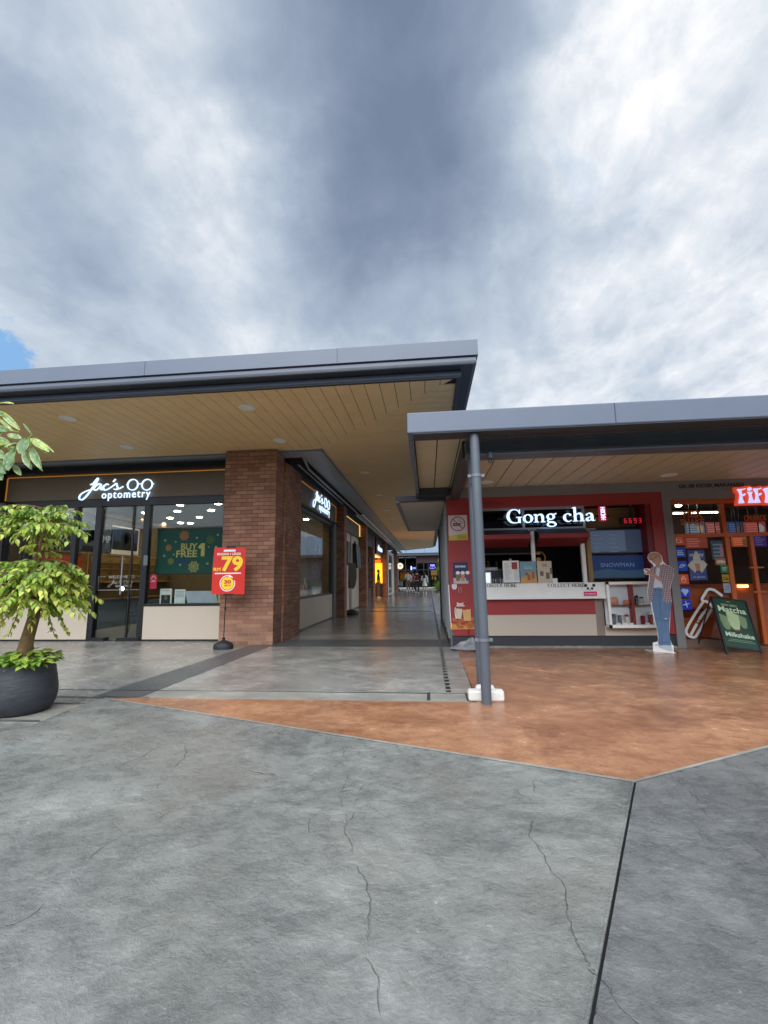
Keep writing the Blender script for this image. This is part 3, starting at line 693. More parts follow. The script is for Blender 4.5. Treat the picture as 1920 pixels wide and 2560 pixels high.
MB().box(-6, -5.9, 20.6, 24.4, 0, 3).box(-6, -3.4, 20.5, 20.6, 0, 3).box(-6, -3.4, 20.6, 24.4, 3.0, 3.05).build('inner_wall', 'dark_wood', b3)
b4 = bay('yellow_lit_shop', 'shop glowing orange and yellow inside under a black sign box', 25, 29.4)
MB().box(-3.3, -2.95, 25.3, 28.85, 2.62, 3.55).build('sign_panel', 'black_metal', b4)
MB().text(FX(-2.94), 'dimoo', 25.9, 28.3, 2.85, 3.2, 0, .03, .02).build('sign_lettering', 'led_lav', b4)
MB().box(-5.0, -4.9, 25.3, 29, 0, 2.2).build('inner_wall', emis('warm_wall', (255, 176, 30), 1.25), b4)  # walls, band and ceiling glow: lamplight put into their colour
MB().box(-4.9, -3.0, 28.72, 28.84, 0.9, 2.2).build('inner_wall', emis('warm_wall', (255, 176, 30), 1.25), b4)
MB().box(-5.0, -3.1, 28.6, 28.84, 2.2, 2.4).build('ceiling_band', emis('warm_band', (230, 96, 24), .8), b4)
MB().box(-5.0, -3.1, 25.3, 28.84, 2.55, 2.6).build('ceiling', emis('warm_ceiling', (255, 200, 120), .8), b4)
MB().box(-5, -3.3, 25.3, 28.84, .0, .01).build('floor', 'shop_floor', b4)
MB().box(-4.9, -3.0, 28.72, 28.84, .0, .9).build('inner_wall', 'dark_wood', b4)
b5 = bay('white_shopfront', 'white framed shopfront just before the last brown pier', 31.2, 38.6)
MB().box(-3.2, -3.02, 29.5, 33.0, 0, 3.4).build('side_panel', 'dark_wood', b5)
MB().box(-3.2, -3.0, 33.0, 38.8, 0, 3.3).build('wall_panel', 'white_paint', b5)
MB().box(-3.02, -2.99, 33.6, 36, .1, 2.6).build('window_pane', 'pane_dark', b5)
MB().box(-3.0, -2.96, 34, 36.4, 2.45, 3.0).build('sign_panel', 'black_metal', b5)
rs = thing('round_sign', 'small round white projecting sign on the last brown pier', 'sign', (-2.6, 40.2, 2.2))
MB().disc(Fr((0, 40.3, 0), (1, 0, 0), (0, 0, 1), (0, -1, 0)), -2.55, 2.3, .28, 0, .08).build('face', emis('round_face', (240, 232, 205), .7), rs)
MB().text(FY(40.2), '70', -2.68, -2.42, 2.22, 2.42, 0, .02).build('lettering', 'print_black', rs)
MB().box(-2.8, -2.6, 40.28, 40.32, 2.55, 2.6).build('bracket', 'black_metal', rs)

# ================================================================== FAR BUILDING
YB = 54.0
fb = thing('far_shop_building', 'dark glass fronted building with a blue grey metal parapet closing the walkway', 'building', (-1, YB, 0))
MB().box(-18, 22, YB-1.6, YB+8, 4.15, 6.4).build('parapet', mat('blue_metal', (118, 134, 154), .45, var=.05, scale=.4), fb)
q = MB(); x = -18
while x < 22: q.box(x, x+.03, YB-1.62, YB-1.59, 4.15, 6.4); x += 2.2
q.build('parapet_seam', 'trim_dark', fb)
MB().box(-18, 22, YB-1.5, YB+8, 3.85, 4.15).build('soffit', 'trim_dark', fb)
MB().box(-1.35, .9, YB-.1, YB+.2, 3.0, 3.85).build('sign_panel', mat('maroon', (72, 36, 36), .5), fb)
MB().box(.9, 2.3, YB-.1, YB+.2, 3.0, 3.85).build('sign_panel', mat('umber', (58, 46, 42), .5), fb)
MB().box(-18, 22, YB+3, YB+3.2, 0, 3.85).build('inner_wall', mat('far_interior', (104, 88, 76), .7, var=.3, scale=.8), fb)
MB().box(-18, -3.6, YB-.1, YB+.2, 0, 3.9).box(1.35, 2.3, YB-.05, YB+.2, 0, 3.0).box(3, 22, YB-.1, YB+.2, 0, 3.9).build('wall', 'trim_dark', fb)
q = MB()
for x in (-3.6, -2.75, -1.40, -.55, .0, 1.3): q.box(x-.045, x+.045, YB-.12, YB-.02, 0, 3.85)
q.box(-3.6, 1.3, YB-.11, YB-.03, 2.15, 2.22); q.build('window_frame', 'black_metal', fb)
for x0, x1 in ((-3.55, -2.8), (-2.7, -1.45), (-1.35, -.6), (-.5, -.05), (.05, 1.25)): MB().box(x0, x1, YB-.07, YB-.06, 0, 3.8).build('window_pane', 'pane_dark', fb)
MB().box(-6, 3, YB-.6, YB+.2, 0, .10).build('step', 'pale_strip', fb)
MB().box(.3, 1.1, YB+1.5, YB+1.52, 1.5, 2.15).box(.4, .55, YB+1.45, YB+1.47, 1.0, 1.4).box(.7, .95, YB+1.45, YB+1.47, .95, 1.35).build('menu_screen', emis('menu', (215, 170, 100), .45), fb)
ns = thing('neon_sign', 'small violet lit sign in the far dark shop window', 'sign', (.6, YB-.2, 2.6))
MB().text(FY(YB-.2), 'oye', .22, .78, 2.45, 2.82, 0, .03, .03).stroke(FY(YB-.2), [(.1, 2.4, .04), (.5, 2.33, .05), (.9, 2.42, .04)], 0, .03).build('neon_lettering', emis('violet', (130, 124, 230), 1.0), ns)
ns = thing('neon_sign', 'small blue white bottle sign in the far window left of the violet one', 'sign', (-1.9, YB-.2, 2.5))
MB().stroke(FY(YB-.2), [(-2.05, 2.2, .14), (-2.05, 2.5, .14), (-2.05, 2.65, .07)], 0, .03).build('bottle_mark', 'led_lav', ns)
MB().box(-1.9, -1.5, YB-.22, YB-.19, 2.3, 2.5).build('neon_lettering', emis('dim_blue', (90, 110, 200), .8), ns)
# building across the plaza, behind the viewer: what the shop glass reflects
ob = thing('opposite_building', 'low building with ribbed blue grey metal parapet across the plaza, mirrored in the shop glass', 'building', (-2, -13, 0))
MB().box(-80, 70, -21, -13.5, 3.0, 5.2).build('parapet', 'trim_dark', ob)
q = MB(); x = -80
while x < 70: q.box(x, x+.12, -13.5, -13.42, 3.0, 5.2); x += .34
q.build('parapet_rib', mat('rib_metal', (70, 84, 104), .5), ob)
MB().box(-80, 70, -15, -14.8, 0, 3.0).build('wall', 'dark_wood', ob)
q = MB()
for x in range(-80, 70, 5): q.box(x, x+.3, -14.2, -13.8, 0, 3)
q.build('column', 'trim_dark', ob)

# ================================================================== KIOSK BUILDING (front plane Y = 8)
YK = 8.0
kb = thing('kiosk_building', 'low kiosk block with a grey flat canopy on steel beams and a slatted timber soffit', 'building', (1, 8, 0))
XRt = 14.0
MB().box(-.178, XRt, 4.41, 4.65, 2.69, 2.915).build('fascia', 'roof_metal', kb, bevel=.012)
for x in (1.9, 4.3, 7.2): MB().box(x, x+.005, 4.405, 4.41, 2.70, 2.905).build('fascia_seam', 'trim_dark', kb)
MB().box(-.178, -.125, 4.66, 7.80, 2.69, 2.90).build('fascia', 'roof_metal', kb)
MB().box(-.15, XRt, 4.43, 13.1, 2.86, 2.905).build('roof', 'roof_metal', kb)
MB().box(-.12, XRt, 4.42, 4.655, 2.682, 2.69).build('fascia_underside', 'trim_dark', kb)
q = MB(); x = -.12
while x < XRt: q.box(x+.007, x+.262, 4.66, 7.93, 2.80, 2.812); x += .269
q.build('soffit', 'kiosk_soffit', kb)
MB().box(-.12, XRt, 4.66, 7.95, 2.825, 2.84).build('soffit_backing', 'groove', kb)
MB().box(.46, XRt, 4.90, 5.02, 2.56, 2.72).box(.46, XRt, 4.84, 5.08, 2.545, 2.56).box(.46, XRt, 4.84, 5.08, 2.72, 2.735).build('steel_beam', 'steel_paint', kb)
MB().box(.44, .56, 5.08, 7.92, 2.60, 2.79).box(.42, .58, 5.08, 7.92, 2.585, 2.60).build('steel_beam', 'trim_dark', kb)
MB().box(.36, XRt, 7.93, 8.1, 2.62, 2.86).build('upper_wall', 'grey_wall', kb)
p = at(1660, 1400, 'y', YK); xr0 = 4.05; xr1 = 4.185
MB().box(xr0, xr1, 7.93, 8.1, 0, 2.62).build('pilaster', 'grey_wall', kb)
# side wall towards the walkway, ribbed sliding shutter
MB().box(.36, .42, 8.05, 13, 0, 2.62).build('side_wall', 'grey_wall', kb)
q = MB()
for y in (8.3, 8.62, 9.2, 10.1, 11.0, 12.0, 12.9): q.box(.33, .36, y, y+.05, 0, 2.6)
q.build('wall_rib', 'bright_alu', kb)
MB().box(.31, .37, 12.8, 13.05, 0, 2.6).build('corner_post', 'trim_dark', kb)
MB().box(.33, .36, 8.05, 13, 0, .12).build('skirting', 'trim_dark', kb)
aw = MB().box(-.567, .36, 8.0, 13.1, 2.60, 2.70).build('side_canopy', 'trim_dark', kb)
MB().box(-.50, .33, 8.12, 13.0, 2.592, 2.60).build('canopy_lining', 'panel_beige', aw)
MB().box(-.57, -.50, 8.0, 13.1, 2.585, 2.60).box(-.5, .36, 13.0, 13.1, 2.585, 2.60).build('canopy_edge', 'trim_grey', aw)
MB().box(-.19, .40, 7.80, 8.0, 2.66, 2.86).build('canopy_end', 'trim_dark', kb)
q = MB().box(.70, .74, 4.8, 4.9, 2.50, 2.56); q.lathe((.72, 4.85, 2.455), [(.018, 0), (.024, .02), (.012, .05)], 10)
o = q.build('clamp', 'steel_paint', kb)
# interior shell, shared by both kiosks
MB().box(.42, xr0, 10.6, 10.7, 0, 2.62).box(xr0, XRt, 11.6, 11.7, 0, 2.62).box(4.08, 4.16, 8.1, 11.6, 0, 2.62).build('inner_wall', mat('kiosk_inner', (46, 40, 44), .7, var=.2, scale=2), kb)
MB().box(.42, XRt, 8.1, 11.7, 2.62, 2.66).build('ceiling', mat('kiosk_ceiling', (62, 60, 62), .8), kb)
MB().box(.42, XRt, 8.0, 11.7, -.005, .012).build('floor', 'shop_floor', kb)
# letters painted on the wall
ws = thing('wall_lettering', 'thin dark unit lettering on the grey wall above the orange shopfront', 'lettering', (4.9, 7.92, 2.66))
a = at(1697, 1217, 'y', 7.925); b_ = at(1858, 1203, 'y', 7.925)
MB().text(FY(7.925), 'GK-08 KIOSK MAKANAN', a.x, b_.x, a.z-.025, a.z+.04, 0, .03).build('lettering', 'print_black', ws)

# posts in the white block
po = thing('steel_post', 'grey round steel post carrying the kiosk canopy, just behind the white block', 'post', (.53, 4.97, 0))
MB().tube([(.53, 4.97, .003), (.53, 4.97, 2.56)], .052, 20).build('shaft', 'steel_paint', po, smooth=True)
MB().tube([(.53, 4.97, .003), (.53, 4.97, .02)], .07, 20).build('base_collar', 'steel_paint', po)
dp = thing('downpipe', 'grey round rainwater downpipe clamped in front of the steel post', 'downpipe', (.518, 4.51, 0))
MB().tube([(.518, 4.51, .0), (.518, 4.51, 2.68)], .049, 24).build('pipe', 'steel_paint', dp, smooth=True)
for z_ in (.58, 2.22):
    q = MB().tube([(.518, 4.51, z_), (.518, 4.51, z_+.03)], .054, 24); q.box(.433, .468, 4.50, 4.53, z_, z_+.03).box(.568, .603, 4.50, 4.53, z_, z_+.03).box(.50, .52, 4.56, 4.92, z_, z_+.02)
    q.build('pipe_clamp', 'trim_grey', dp, smooth=True)
blk = thing('concrete_block', 'square white painted concrete block with worn edges at the foot of the steel post', 'block', (.53, 4.9, 0))
MB().box(.355, .70, 4.58, 4.70, 0, .10).build('block_base', 'white_block', blk, bevel=.018)
MB().box(.44, .63, 4.70, 4.80, 0, .12).build('block_top', 'white_block', blk, bevel=.03)

# ------------------------------------------------ red drinks kiosk
rk = thing('drinks_kiosk', 'red framed drinks kiosk with a white service counter and a long dark plinth', 'kiosk', (2.2, 8, 0))
kx = lambda px, py=1400: at(px, py, 'y', YK-.05).x
kz = lambda py, px=1400: at(px, py, 'y', YK-.05).z
XL, XO0, XO1 = .36, .93, 3.72
MB().box(XL, xr0, YK-.05, YK+.1, 2.42, 2.62).build('frame_top', 'kiosk_red', rk)
MB().box(XL, XO0, YK-.05, YK+.1, .36, 2.42).build('frame_side', 'kiosk_red', rk)
MB().box(3.86, xr0, YK-.05, YK+.1, .22, 2.42).build('frame_side', 'kiosk_red', rk)
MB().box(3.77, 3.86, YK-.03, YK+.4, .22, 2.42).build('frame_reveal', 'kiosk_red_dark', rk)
MB().box(.40, .66, YK-.045, YK+.05, .20, .36).box(.672, .93, YK-.045, YK+.05, .20, .36).build('frame_side', 'kiosk_red', rk)
MB().box(XL+.02, 4.045, YK-.02, YK+.12, 0.03, .20).build('plinth', 'trim_dark', rk)
MB().box(XL+.02, 4.045, YK-.06, YK+.12, -.0, .03).build('kerb', 'forecourt_concrete', rk)
zc0, zc1 = at(1400, 1497, 'y', YK-.16).z, at(1400, 1457, 'y', YK-.16).z
MB().box(XO0, 2.93, YK-.05, YK+.05, .20, .55).build('lower_panel', corrug('beige_corrugated', (206, 194, 178), .022), rk)
MB().box(2.93, 3.80, YK-.05, YK+.05, .20, .36).build('lower_panel', 'panel_beige', rk)
MB().box(XO0, 2.80, YK-.055, YK+.05, .55, .82).build('red_panel', 'kiosk_red', rk)
MB().box(2.80, 2.93, YK-.054, YK+.05, .20, .85).build('panel_return', mat('taupe', (140, 126, 118), .5), rk)
ctr = MB().box(XO0, 2.95, YK-.16, YK+.35, zc0+.03, zc1).build('counter', 'white_paint', rk, bevel=.006)
MB().box(XO0, 2.96, YK-.18, YK-.05, zc0, zc0+.035).build('counter_lip', 'white_paint', ctr)
# transom window, frames, red hinged hatches
MB().box(XO0, 2.78, YK+.02, YK+.08, 2.38, 2.42).box(XO0, 2.78, YK+.02, YK+.08, 2.02, 2.06).box(XO0+.0, XO0+.05, YK+.02, YK+.08, 2.06, 2.38).box(1.70, 1.74, YK+.02, YK+.08, 2.06, 2.38).box(2.74, 2.78, YK+.02, YK+.08, 2.06, 2.38).build('transom_frame', 'bright_alu', rk)
MB().box(XO0+.05, 2.74, YK+.04, YK+.05, 2.06, 2.38).build('transom_pane', 'pane_dark', rk)
MB().box(1.83, 1.89, YK+.03, YK+.09, 1.06, 2.02).build('mullion', 'white_paint', rk)
MB().box(2.68, 2.74, YK+.03, YK+.09, 1.06, 2.02).build('mullion', 'white_paint', rk)
for x0, x1 in ((XO0, 1.78), (1.93, 2.76)):
    h = MB().add([(x0, YK+.02, 2.01), (x1, YK+.02, 2.01), (x1, YK-.16, 1.90), (x0, YK-.16, 1.90), (x0, YK+.02, 2.03), (x1, YK+.02, 2.03), (x1, YK-.16, 1.92), (x0, YK-.16, 1.92)],
                 [(0, 3, 2, 1), (4, 5, 6, 7), (0, 1, 5, 4), (1, 2, 6, 5), (2, 3, 7, 6), (3, 0, 4, 7)]).build('hatch', 'trim_dark', rk)
    MB().box(x0, x1, YK-.2, YK-.16, 1.85, 1.93).build('hatch_rim', 'kiosk_red', h, bevel=.006)
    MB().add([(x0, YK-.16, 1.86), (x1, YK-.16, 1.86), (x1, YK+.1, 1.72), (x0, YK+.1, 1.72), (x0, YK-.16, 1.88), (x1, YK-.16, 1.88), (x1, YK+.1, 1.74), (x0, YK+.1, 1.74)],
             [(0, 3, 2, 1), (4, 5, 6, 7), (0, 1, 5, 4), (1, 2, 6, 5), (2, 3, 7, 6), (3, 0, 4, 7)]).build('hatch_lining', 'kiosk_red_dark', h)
MB().box(XO0, 2.95, YK+.03, YK+.04, 2.0, 2.02).build('hatch_rail', 'bright_alu', rk)
# timber lined recess that holds the screens
MB().box(2.78, 3.80, YK+.34, YK+.42, 1.06, 2.42).build('timber_panel', mat('kiosk_timber', (142, 112, 70), .55, var=.1, scale=5, st=(1, 1, 8)), rk)
MB().box(2.765, 2.835, YK+.0, YK+.33, 1.06, 2.0).build('timber_post', mat('kiosk_timber'), rk)
MB().box(2.93, 3.80, YK+.30, YK+.42, .3, 1.06).build('case_back', 'white_paint', rk)
# name sign
a = at(1267.5, 1180+375*.2532, 'y', YK-.12); b_ = at(1489, 1180+500*.2532, 'y', YK-.12)
gs = thing('shop_sign', 'glowing white serif name sign hanging over the drinks kiosk counter', 'shop sign', (1.3, YK-.12, 2.1))
G = {}
def ell(cx, cy, rx, ry, w0, w1, k=28): return [(cx+rx*math.cos(2*math.pi*i/k), cy+ry*math.sin(2*math.pi*i/k), w0+(w1-w0)*abs(math.cos(2*math.pi*i/k))**1.5) for i in range(k)]
G['G'] = (1.05, [([(.86, .74, .05), (.74, .93, .05), (.52, 1.0, .055), (.26, .90, .12), (.12, .62, .18), (.12, .36, .18), (.28, .08, .12), (.55, .0, .055), (.78, .05, .07), (.86, .16, .09)], 0), ([(.84, .0, .15), (.84, .42, .15)], 0), ([(.64, .42, .045), (1.02, .42, .045)], 0), ([(.88, 1.0, .045), (.88, .68, .045)], 0)])
G['o'] = (.70, [(ell(.35, .30, .25, .29, .06, .15), 1)])
G['n'] = (.80, [([(.18, .02, .13), (.18, .56, .13)], 0), ([(.03, .02, .045), (.34, .02, .045)], 0), ([(.02, .56, .05), (.2, .60, .05)], 0), ([(.22, .42, .05), (.36, .57, .08), (.52, .56, .12), (.60, .42, .14), (.60, .2, .14), (.60, .02, .14)], 0), ([(.46, .02, .045), (.76, .02, .045)], 0)])
G['g'] = (.72, [(ell(.32, .40, .20, .20, .06, .13), 1), ([(.48, .52, .05), (.58, .60, .06), (.68, .61, .09)], 0), ([(.2, .22, .05), (.12, .12, .07), (.18, .03, .09), (.4, .0, .1), (.56, -.05, .08)], 0), (ell(.35, -.18, .26, .15, .06, .1), 1)])
G['c'] = (.62, [([(.52, .44, .12), (.45, .55, .07), (.30, .58, .055), (.14, .44, .14), (.13, .2, .15), (.26, .03, .08), (.42, .01, .055), (.55, .10, .04)], 0)])
G['h'] = (.80, [([(.18, .02, .13), (.18, 1.0, .13)], 0), ([(.03, .02, .045), (.34, .02, .045)], 0), ([(.02, 1.0, .05), (.22, 1.05, .05)], 0), ([(.22, .42, .05), (.36, .57, .08), (.52, .56, .12), (.60, .42, .14), (.60, .2, .14), (.60, .02, .14)], 0), ([(.46, .02, .045), (.76, .02, .045)], 0)])
G['a'] = (.66, [([(.10, .44, .11), (.18, .55, .06), (.32, .58, .06), (.43, .48, .12), (.45, .3, .14), (.45, .10, .13), (.52, .03, .06), (.62, .05, .04)], 0), ([(.42, .33, .04), (.22, .26, .08), (.11, .14, .13), (.2, .03, .09), (.42, .12, .04)], 0)])
for ch, st in {'O': [(ell(.5, .5, .40, .48, .07, .17), 1)], 'R': [([(.2, .0, .15), (.2, 1, .15)], 0), ([(.2, .97, .06), (.5, .97, .08), (.68, .74, .15), (.5, .5, .08), (.2, .5, .06)], 0), ([(.42, .5, .12), (.85, .0, .15)], 0), ([(.05, .02, .05), (.4, .02, .05)], 0)],
               'D': [([(.2, 0, .15), (.2, 1, .15)], 0), ([(.1, .97, .06), (.5, .97, .08), (.85, .5, .17), (.5, .03, .08), (.1, .03, .06)], 0)],
               'E': [([(.2, 0, .15), (.2, 1, .15)], 0), ([(.06, .97, .07), (.74, .97, .07)], 0), ([(.2, .5, .06), (.6, .5, .06)], 0), ([(.06, .03, .07), (.78, .03, .07)], 0), ([(.74, .97, .05), (.74, .8, .05)], 0), ([(.78, .03, .05), (.78, .22, .05)], 0)],
               'H': [([(.2, 0, .15), (.2, 1, .15)], 0), ([(.76, 0, .15), (.76, 1, .15)], 0), ([(.2, .5, .07), (.76, .5, .07)], 0), ([(.05, .97, .05), (.36, .97, .05)], 0), ([(.05, .03, .05), (.36, .03, .05)], 0), ([(.6, .97, .05), (.92, .97, .05)], 0), ([(.6, .03, .05), (.92, .03, .05)], 0)],
               'C': [([(.82, .72, .06), (.7, .93, .07), (.5, .98, .08), (.2, .78, .15), (.12, .5, .17), (.2, .22, .15), (.5, .02, .08), (.72, .07, .07), (.84, .24, .05)], 0)],
               'L': [([(.2, 0, .15), (.2, 1, .15)], 0), ([(.05, .97, .05), (.36, .97, .05)], 0), ([(.05, .03, .07), (.74, .03, .07)], 0), ([(.74, .03, .05), (.74, .25, .05)], 0)],
               'T': [([(.45, 0, .15), (.45, 1, .15)], 0), ([(.06, .97, .07), (.84, .97, .07)], 0), ([(.06, .97, .05), (.06, .78, .05)], 0), ([(.84, .97, .05), (.84, .78, .05)], 0), ([(.28, .03, .05), (.62, .03, .05)], 0)]}.items(): G[ch] = ({'O': 1.02, 'R': .92, 'D': 1.0, 'E': .88, 'H': 1.0, 'C': .95, 'L': .82, 'T': .92}[ch], st)
def serif(q, F, s, u0, u1, v0, v1, n, t):
    """serif word; v0..v1 is baseline..cap height"""
    tot = sum(G[c][0] if c != ' ' else .36 for c in s); sx = (u1-u0)/tot; sy = v1-v0; x = u0; i = 0
    for c in s:
        if c == ' ': x += .36*sx; continue
        for st, closed in G[c][1]:
            F2 = Fr(F.p(x, v0, 0), F.U*sx, F.V*sy, F.N)
            q.stroke(F2, st, n, n+t+i*.00025, closed=bool(closed), k=(1 if closed else 6), smooth=not closed and len(st) > 2); i += 1
        x += G[c][0]*sx
    return q
serif(MB(), FY(YK-.12), 'Gong cha', a.x-.02, b_.x+.0, b_.z+.03, a.z, 0, .03).build('serif_lettering', 'led_white', gs)
MB().box(1.25, b_.x+.25, YK-.085, YK-.065, b_.z+.10, b_.z+.13).build('sign_rail', 'black_metal', gs)
a = at(1440+190*.2893, 1180+298*.2893, 'y', YK-.12); b2_ = at(1440+268*.2893, 1180+425*.2893, 'y', YK-.12)
MB().fbox(FY(YK-.12), a.x, b2_.x, b2_.z, a.z, -.02, .02).build('seal', emis('seal_red', (190, 24, 34), .18), gs, bevel=.01)
w_ = b2_.x-a.x; h_ = a.z-b2_.z; F = FY(YK-.12)
sl = MB()
def bars(q, F, x, y, w, h, segs, n, t, th):
    for p0_, p1_ in segs: q.stroke(F, [(x+p0_[0]*w, y+p0_[1]*h, th), (x+p1_[0]*w, y+p1_[1]*h, th)], n, n+t, smooth=False)
bars(sl, F, a.x, b2_.z, w_, h_, [((.2, .92), (.8, .92)), ((.2, .80), (.8, .80)), ((.5, .92), (.5, .80)), ((.28, .74), (.72, .74)), ((.28, .74), (.28, .58)), ((.72, .74), (.72, .58)), ((.28, .66), (.72, .66)), ((.28, .58), (.72, .58)), ((.38, .58), (.22, .50)), ((.62, .58), (.8, .50)),
     ((.15, .42), (.85, .42)), ((.35, .46), (.35, .38)), ((.65, .46), (.65, .38)), ((.5, .38), (.2, .26)), ((.5, .38), (.8, .26)), ((.2, .24), (.8, .24)), ((.5, .3), (.5, .06)), ((.4, .18), (.25, .08)), ((.6, .18), (.78, .08))], .02, .004, .012)
sl.build('seal_characters', 'led_lav', gs)
# counter lettering
cl = MB(); a = at(1217, 1468, 'y', YK-.16); b_ = at(1291, 1458, 'y', YK-.16)
serif(cl, FY(YK-.162), 'ORDER HERE', a.x, b_.x, a.z, a.z+.057, 0, .001)
cl.build('counter_lettering', 'print_black', ctr); cl = MB()
a = at(1369, 1468, 'y', YK-.16); b_ = at(1461, 1458, 'y', YK-.16)
serif(cl, FY(YK-.162), 'COLLECT HERE', a.x, b_.x, a.z, a.z+.057, 0, .001)
cl.build('counter_lettering', 'print_black', ctr)
a = at(1205, 1262, 'y', YK-.05); MB().text(FY(YK-.052), '17BS94', a.x-.02, a.x+.36, 2.47, 2.53, 0, .0).build('painted_lettering', 'kiosk_red_dark', rk)
# panda delivery sticker
F = FY(YK-.165); a = at(1460, 1490, 'y', YK-.165); b_ = at(1492, 1480, 'y', YK-.165); w_ = b_.x-a.x
st = thing('panda_sticker', 'pink delivery sticker with a panda face on the white counter', 'sticker', (a.x, YK-.165, a.z))
MB().fbox(F, a.x, b_.x, a.z, a.z+.072, 0, .003).build('pink_label', mat('pink', (214, 52, 108), .5), st)
cx = (a.x+b_.x)/2; cy = a.z+.125
MB().disc(F, cx, cy, .075, 0, .0025, ry=.062).build('face', 'print_white', st)
MB().disc(F, cx-.065, cy+.05, .026, .0, .0035).disc(F, cx+.065, cy+.05, .026, .0, .0035).disc(F, cx-.034, cy+.0, .018, .0025, .004, ry=.022).disc(F, cx+.034, cy+.0, .018, .0025, .004, ry=.022).disc(F, cx, cy-.025, .01, .0025, .004).build('ears_and_eyes', 'print_black', st)
MB().text(F, 'foodpanda', a.x+.02, b_.x-.02, a.z+.02, a.z+.048, .0032, .02).build('lettering', 'print_white', st)
# queue number display
a = at(1440+383*.2893, 1180+395*.2893, 'y', YK+.1); b_ = at(1440+588*.2893, 1180+448*.2893, 'y', YK+.1)
qd = thing('number_display', 'black queue number display with red digits above the screens', 'display', (a.x, YK+.1, b_.z))
MB().box(a.x, b_.x, YK+.08, YK+.16, b_.z, a.z).build('case', 'black_metal', qd, bevel=.004)
MB().box((a.x+b_.x)/2-.02, (a.x+b_.x)/2+.02, YK+.1, YK+.14, a.z, 2.42).build('bracket', 'black_metal', qd)
dm = MB(); SEG = {'6': 'afgecd', '9': 'abcdfg', '3': 'abgcd'}; F = FY(YK+.078); hh = (a.z-b_.z)*.62; ww = hh*.48
SP = {'a': ((0, 1), (1, 1)), 'b': ((1, 1), (1, .5)), 'c': ((1, .5), (1, 0)), 'd': ((0, 0), (1, 0)), 'e': ((0, 0), (0, .5)), 'f': ((0, .5), (0, 1)), 'g': ((0, .5), (1, .5))}
for i, ch in enumerate('6693'):
    for sgm in SEG[ch]:
        p_, r_ = SP[sgm]; x0 = a.x+.055+i*(ww+.045); y0 = b_.z+hh*.3
        dm.stroke(F, [(x0+p_[0]*ww, y0+p_[1]*hh, .013), (x0+r_[0]*ww, y0+r_[1]*hh, .013)], 0, .002, smooth=False)
dm.build('digits', emis('red_led', (200, 40, 60), .38), qd)
# two stacked screens
def screen(name, label, x0, x1, z0, z1, yy): 
    t = thing(name, label, 'screen', ((x0+x1)/2, yy, z0))
    MB().box(x0, x1, yy, yy+.05, z0, z1).build('case', 'black_metal', t, bevel=.006); return t
a = at(1486, 1322, 'y', YK+.2); b_ = at(1615, 1384, 'y', YK+.2); c_ = at(1620, 1452, 'y', YK+.2)
x0, x1, zt, zm, zb = 2.84, b_.x-.02, a.z, b_.z, c_.z+.03
F = FY(YK+.198)
s1 = screen('menu_screen', 'upper dim blue menu screen above the glass display case', x0, x1, zm+.005, zt, YK+.2)
MB().fbox(F, x0+.03, x1-.03, zm+.03, zt-.03, 0, .002).build('picture', emis('scr1', (52, 64, 86), .30), s1)
q = MB().fbox(F, x0+.05, x0+.68*(x1-x0), zm+.05, zt-.04, .002, .003); q.build('menu_page', emis('scr2', (74, 88, 110), .34), s1)
q = MB()
for i in range(5):
    for j in range(2): q.fbox(F, x0+.1+j*.28, x0+.1+j*.28+random.uniform(.1, .2), zt-.12-i*.075, zt-.112-i*.075, .003, .004)
q.build('menu_lines', emis('scr3', (96, 110, 130), .34), s1)
s2 = screen('menu_screen', 'lower deep blue screen reading SNOWMAN behind the standee', x0, x1, zb, zm-.005, YK+.2)
MB().fbox(F, x0+.03, x1-.03, zb+.03, zm-.03, 0, .002).build('picture', emis('scr4', (14, 36, 78), .32), s2)
MB().poly(F, [(x0+.03, zb+.03), (x1-.03, zb+.03), (x1-.03, zb+.17), (x0+.6, zb+.15), (x0+.3, zb+.19), (x0+.03, zb+.14)], .002, .003).build('picture_snow', emis('scr5', (44, 66, 90), .3), s2)
MB().text(F, 'SNOWMAN', x0+.2, x1-.2, zb+.22, zb+.29, .003, .0).build('picture_lettering', emis('scr6', (84, 108, 140), .35), s2)

# glass display case with goods
cx0, cx1, cz0, cz1 = 2.95, 3.84, .34, 1.09; cy0 = YK-.22
dc = thing('display_case', 'white framed glass display case of tumblers and pouches beside the counter', 'display case', ((cx0+cx1)/2, YK, cz0))
q = MB().box(cx0, cx1, cy0, cy0+.04, cz1-.045, cz1).box(cx0, cx1, cy0, cy0+.04, cz0, cz0+.05).box(cx0, cx0+.04, cy0, cy0+.04, cz0, cz1).box(cx1-.02, cx1, cy0, cy0+.04, cz0, cz1)
q.build('case_frame', 'white_paint', dc)
MB().box(cx0, cx1, cy0+.04, YK-.055, cz0, cz0+.03).box(cx0, cx1, cy0+.04, YK-.055, cz1-.03, cz1).build('case_board', 'white_paint', dc)
MB().box(cx0, cx1-.02, YK-.075, YK-.056, cz0+.03, cz1-.03).build('back_board', mat('case_grey', (232, 234, 236), .4), dc)
MB().box(cx0+.385, cx0+.425, cy0+.02, YK-.08, cz0+.05, cz1-.045).build('divider', 'kiosk_red', dc)
MB().box(cx0+.03, cx1-.02, cy0+.05, YK-.08, cz0+.36, cz0+.368).build('shelf', 'kiosk_red_dark', dc)
MB().box(cx0+.04, cx1-.02, cy0+.012, cy0+.018, cz0+.05, cz1-.045).build('front_glass', glass('clear_pane', (.97, .98, .98), .5), dc)
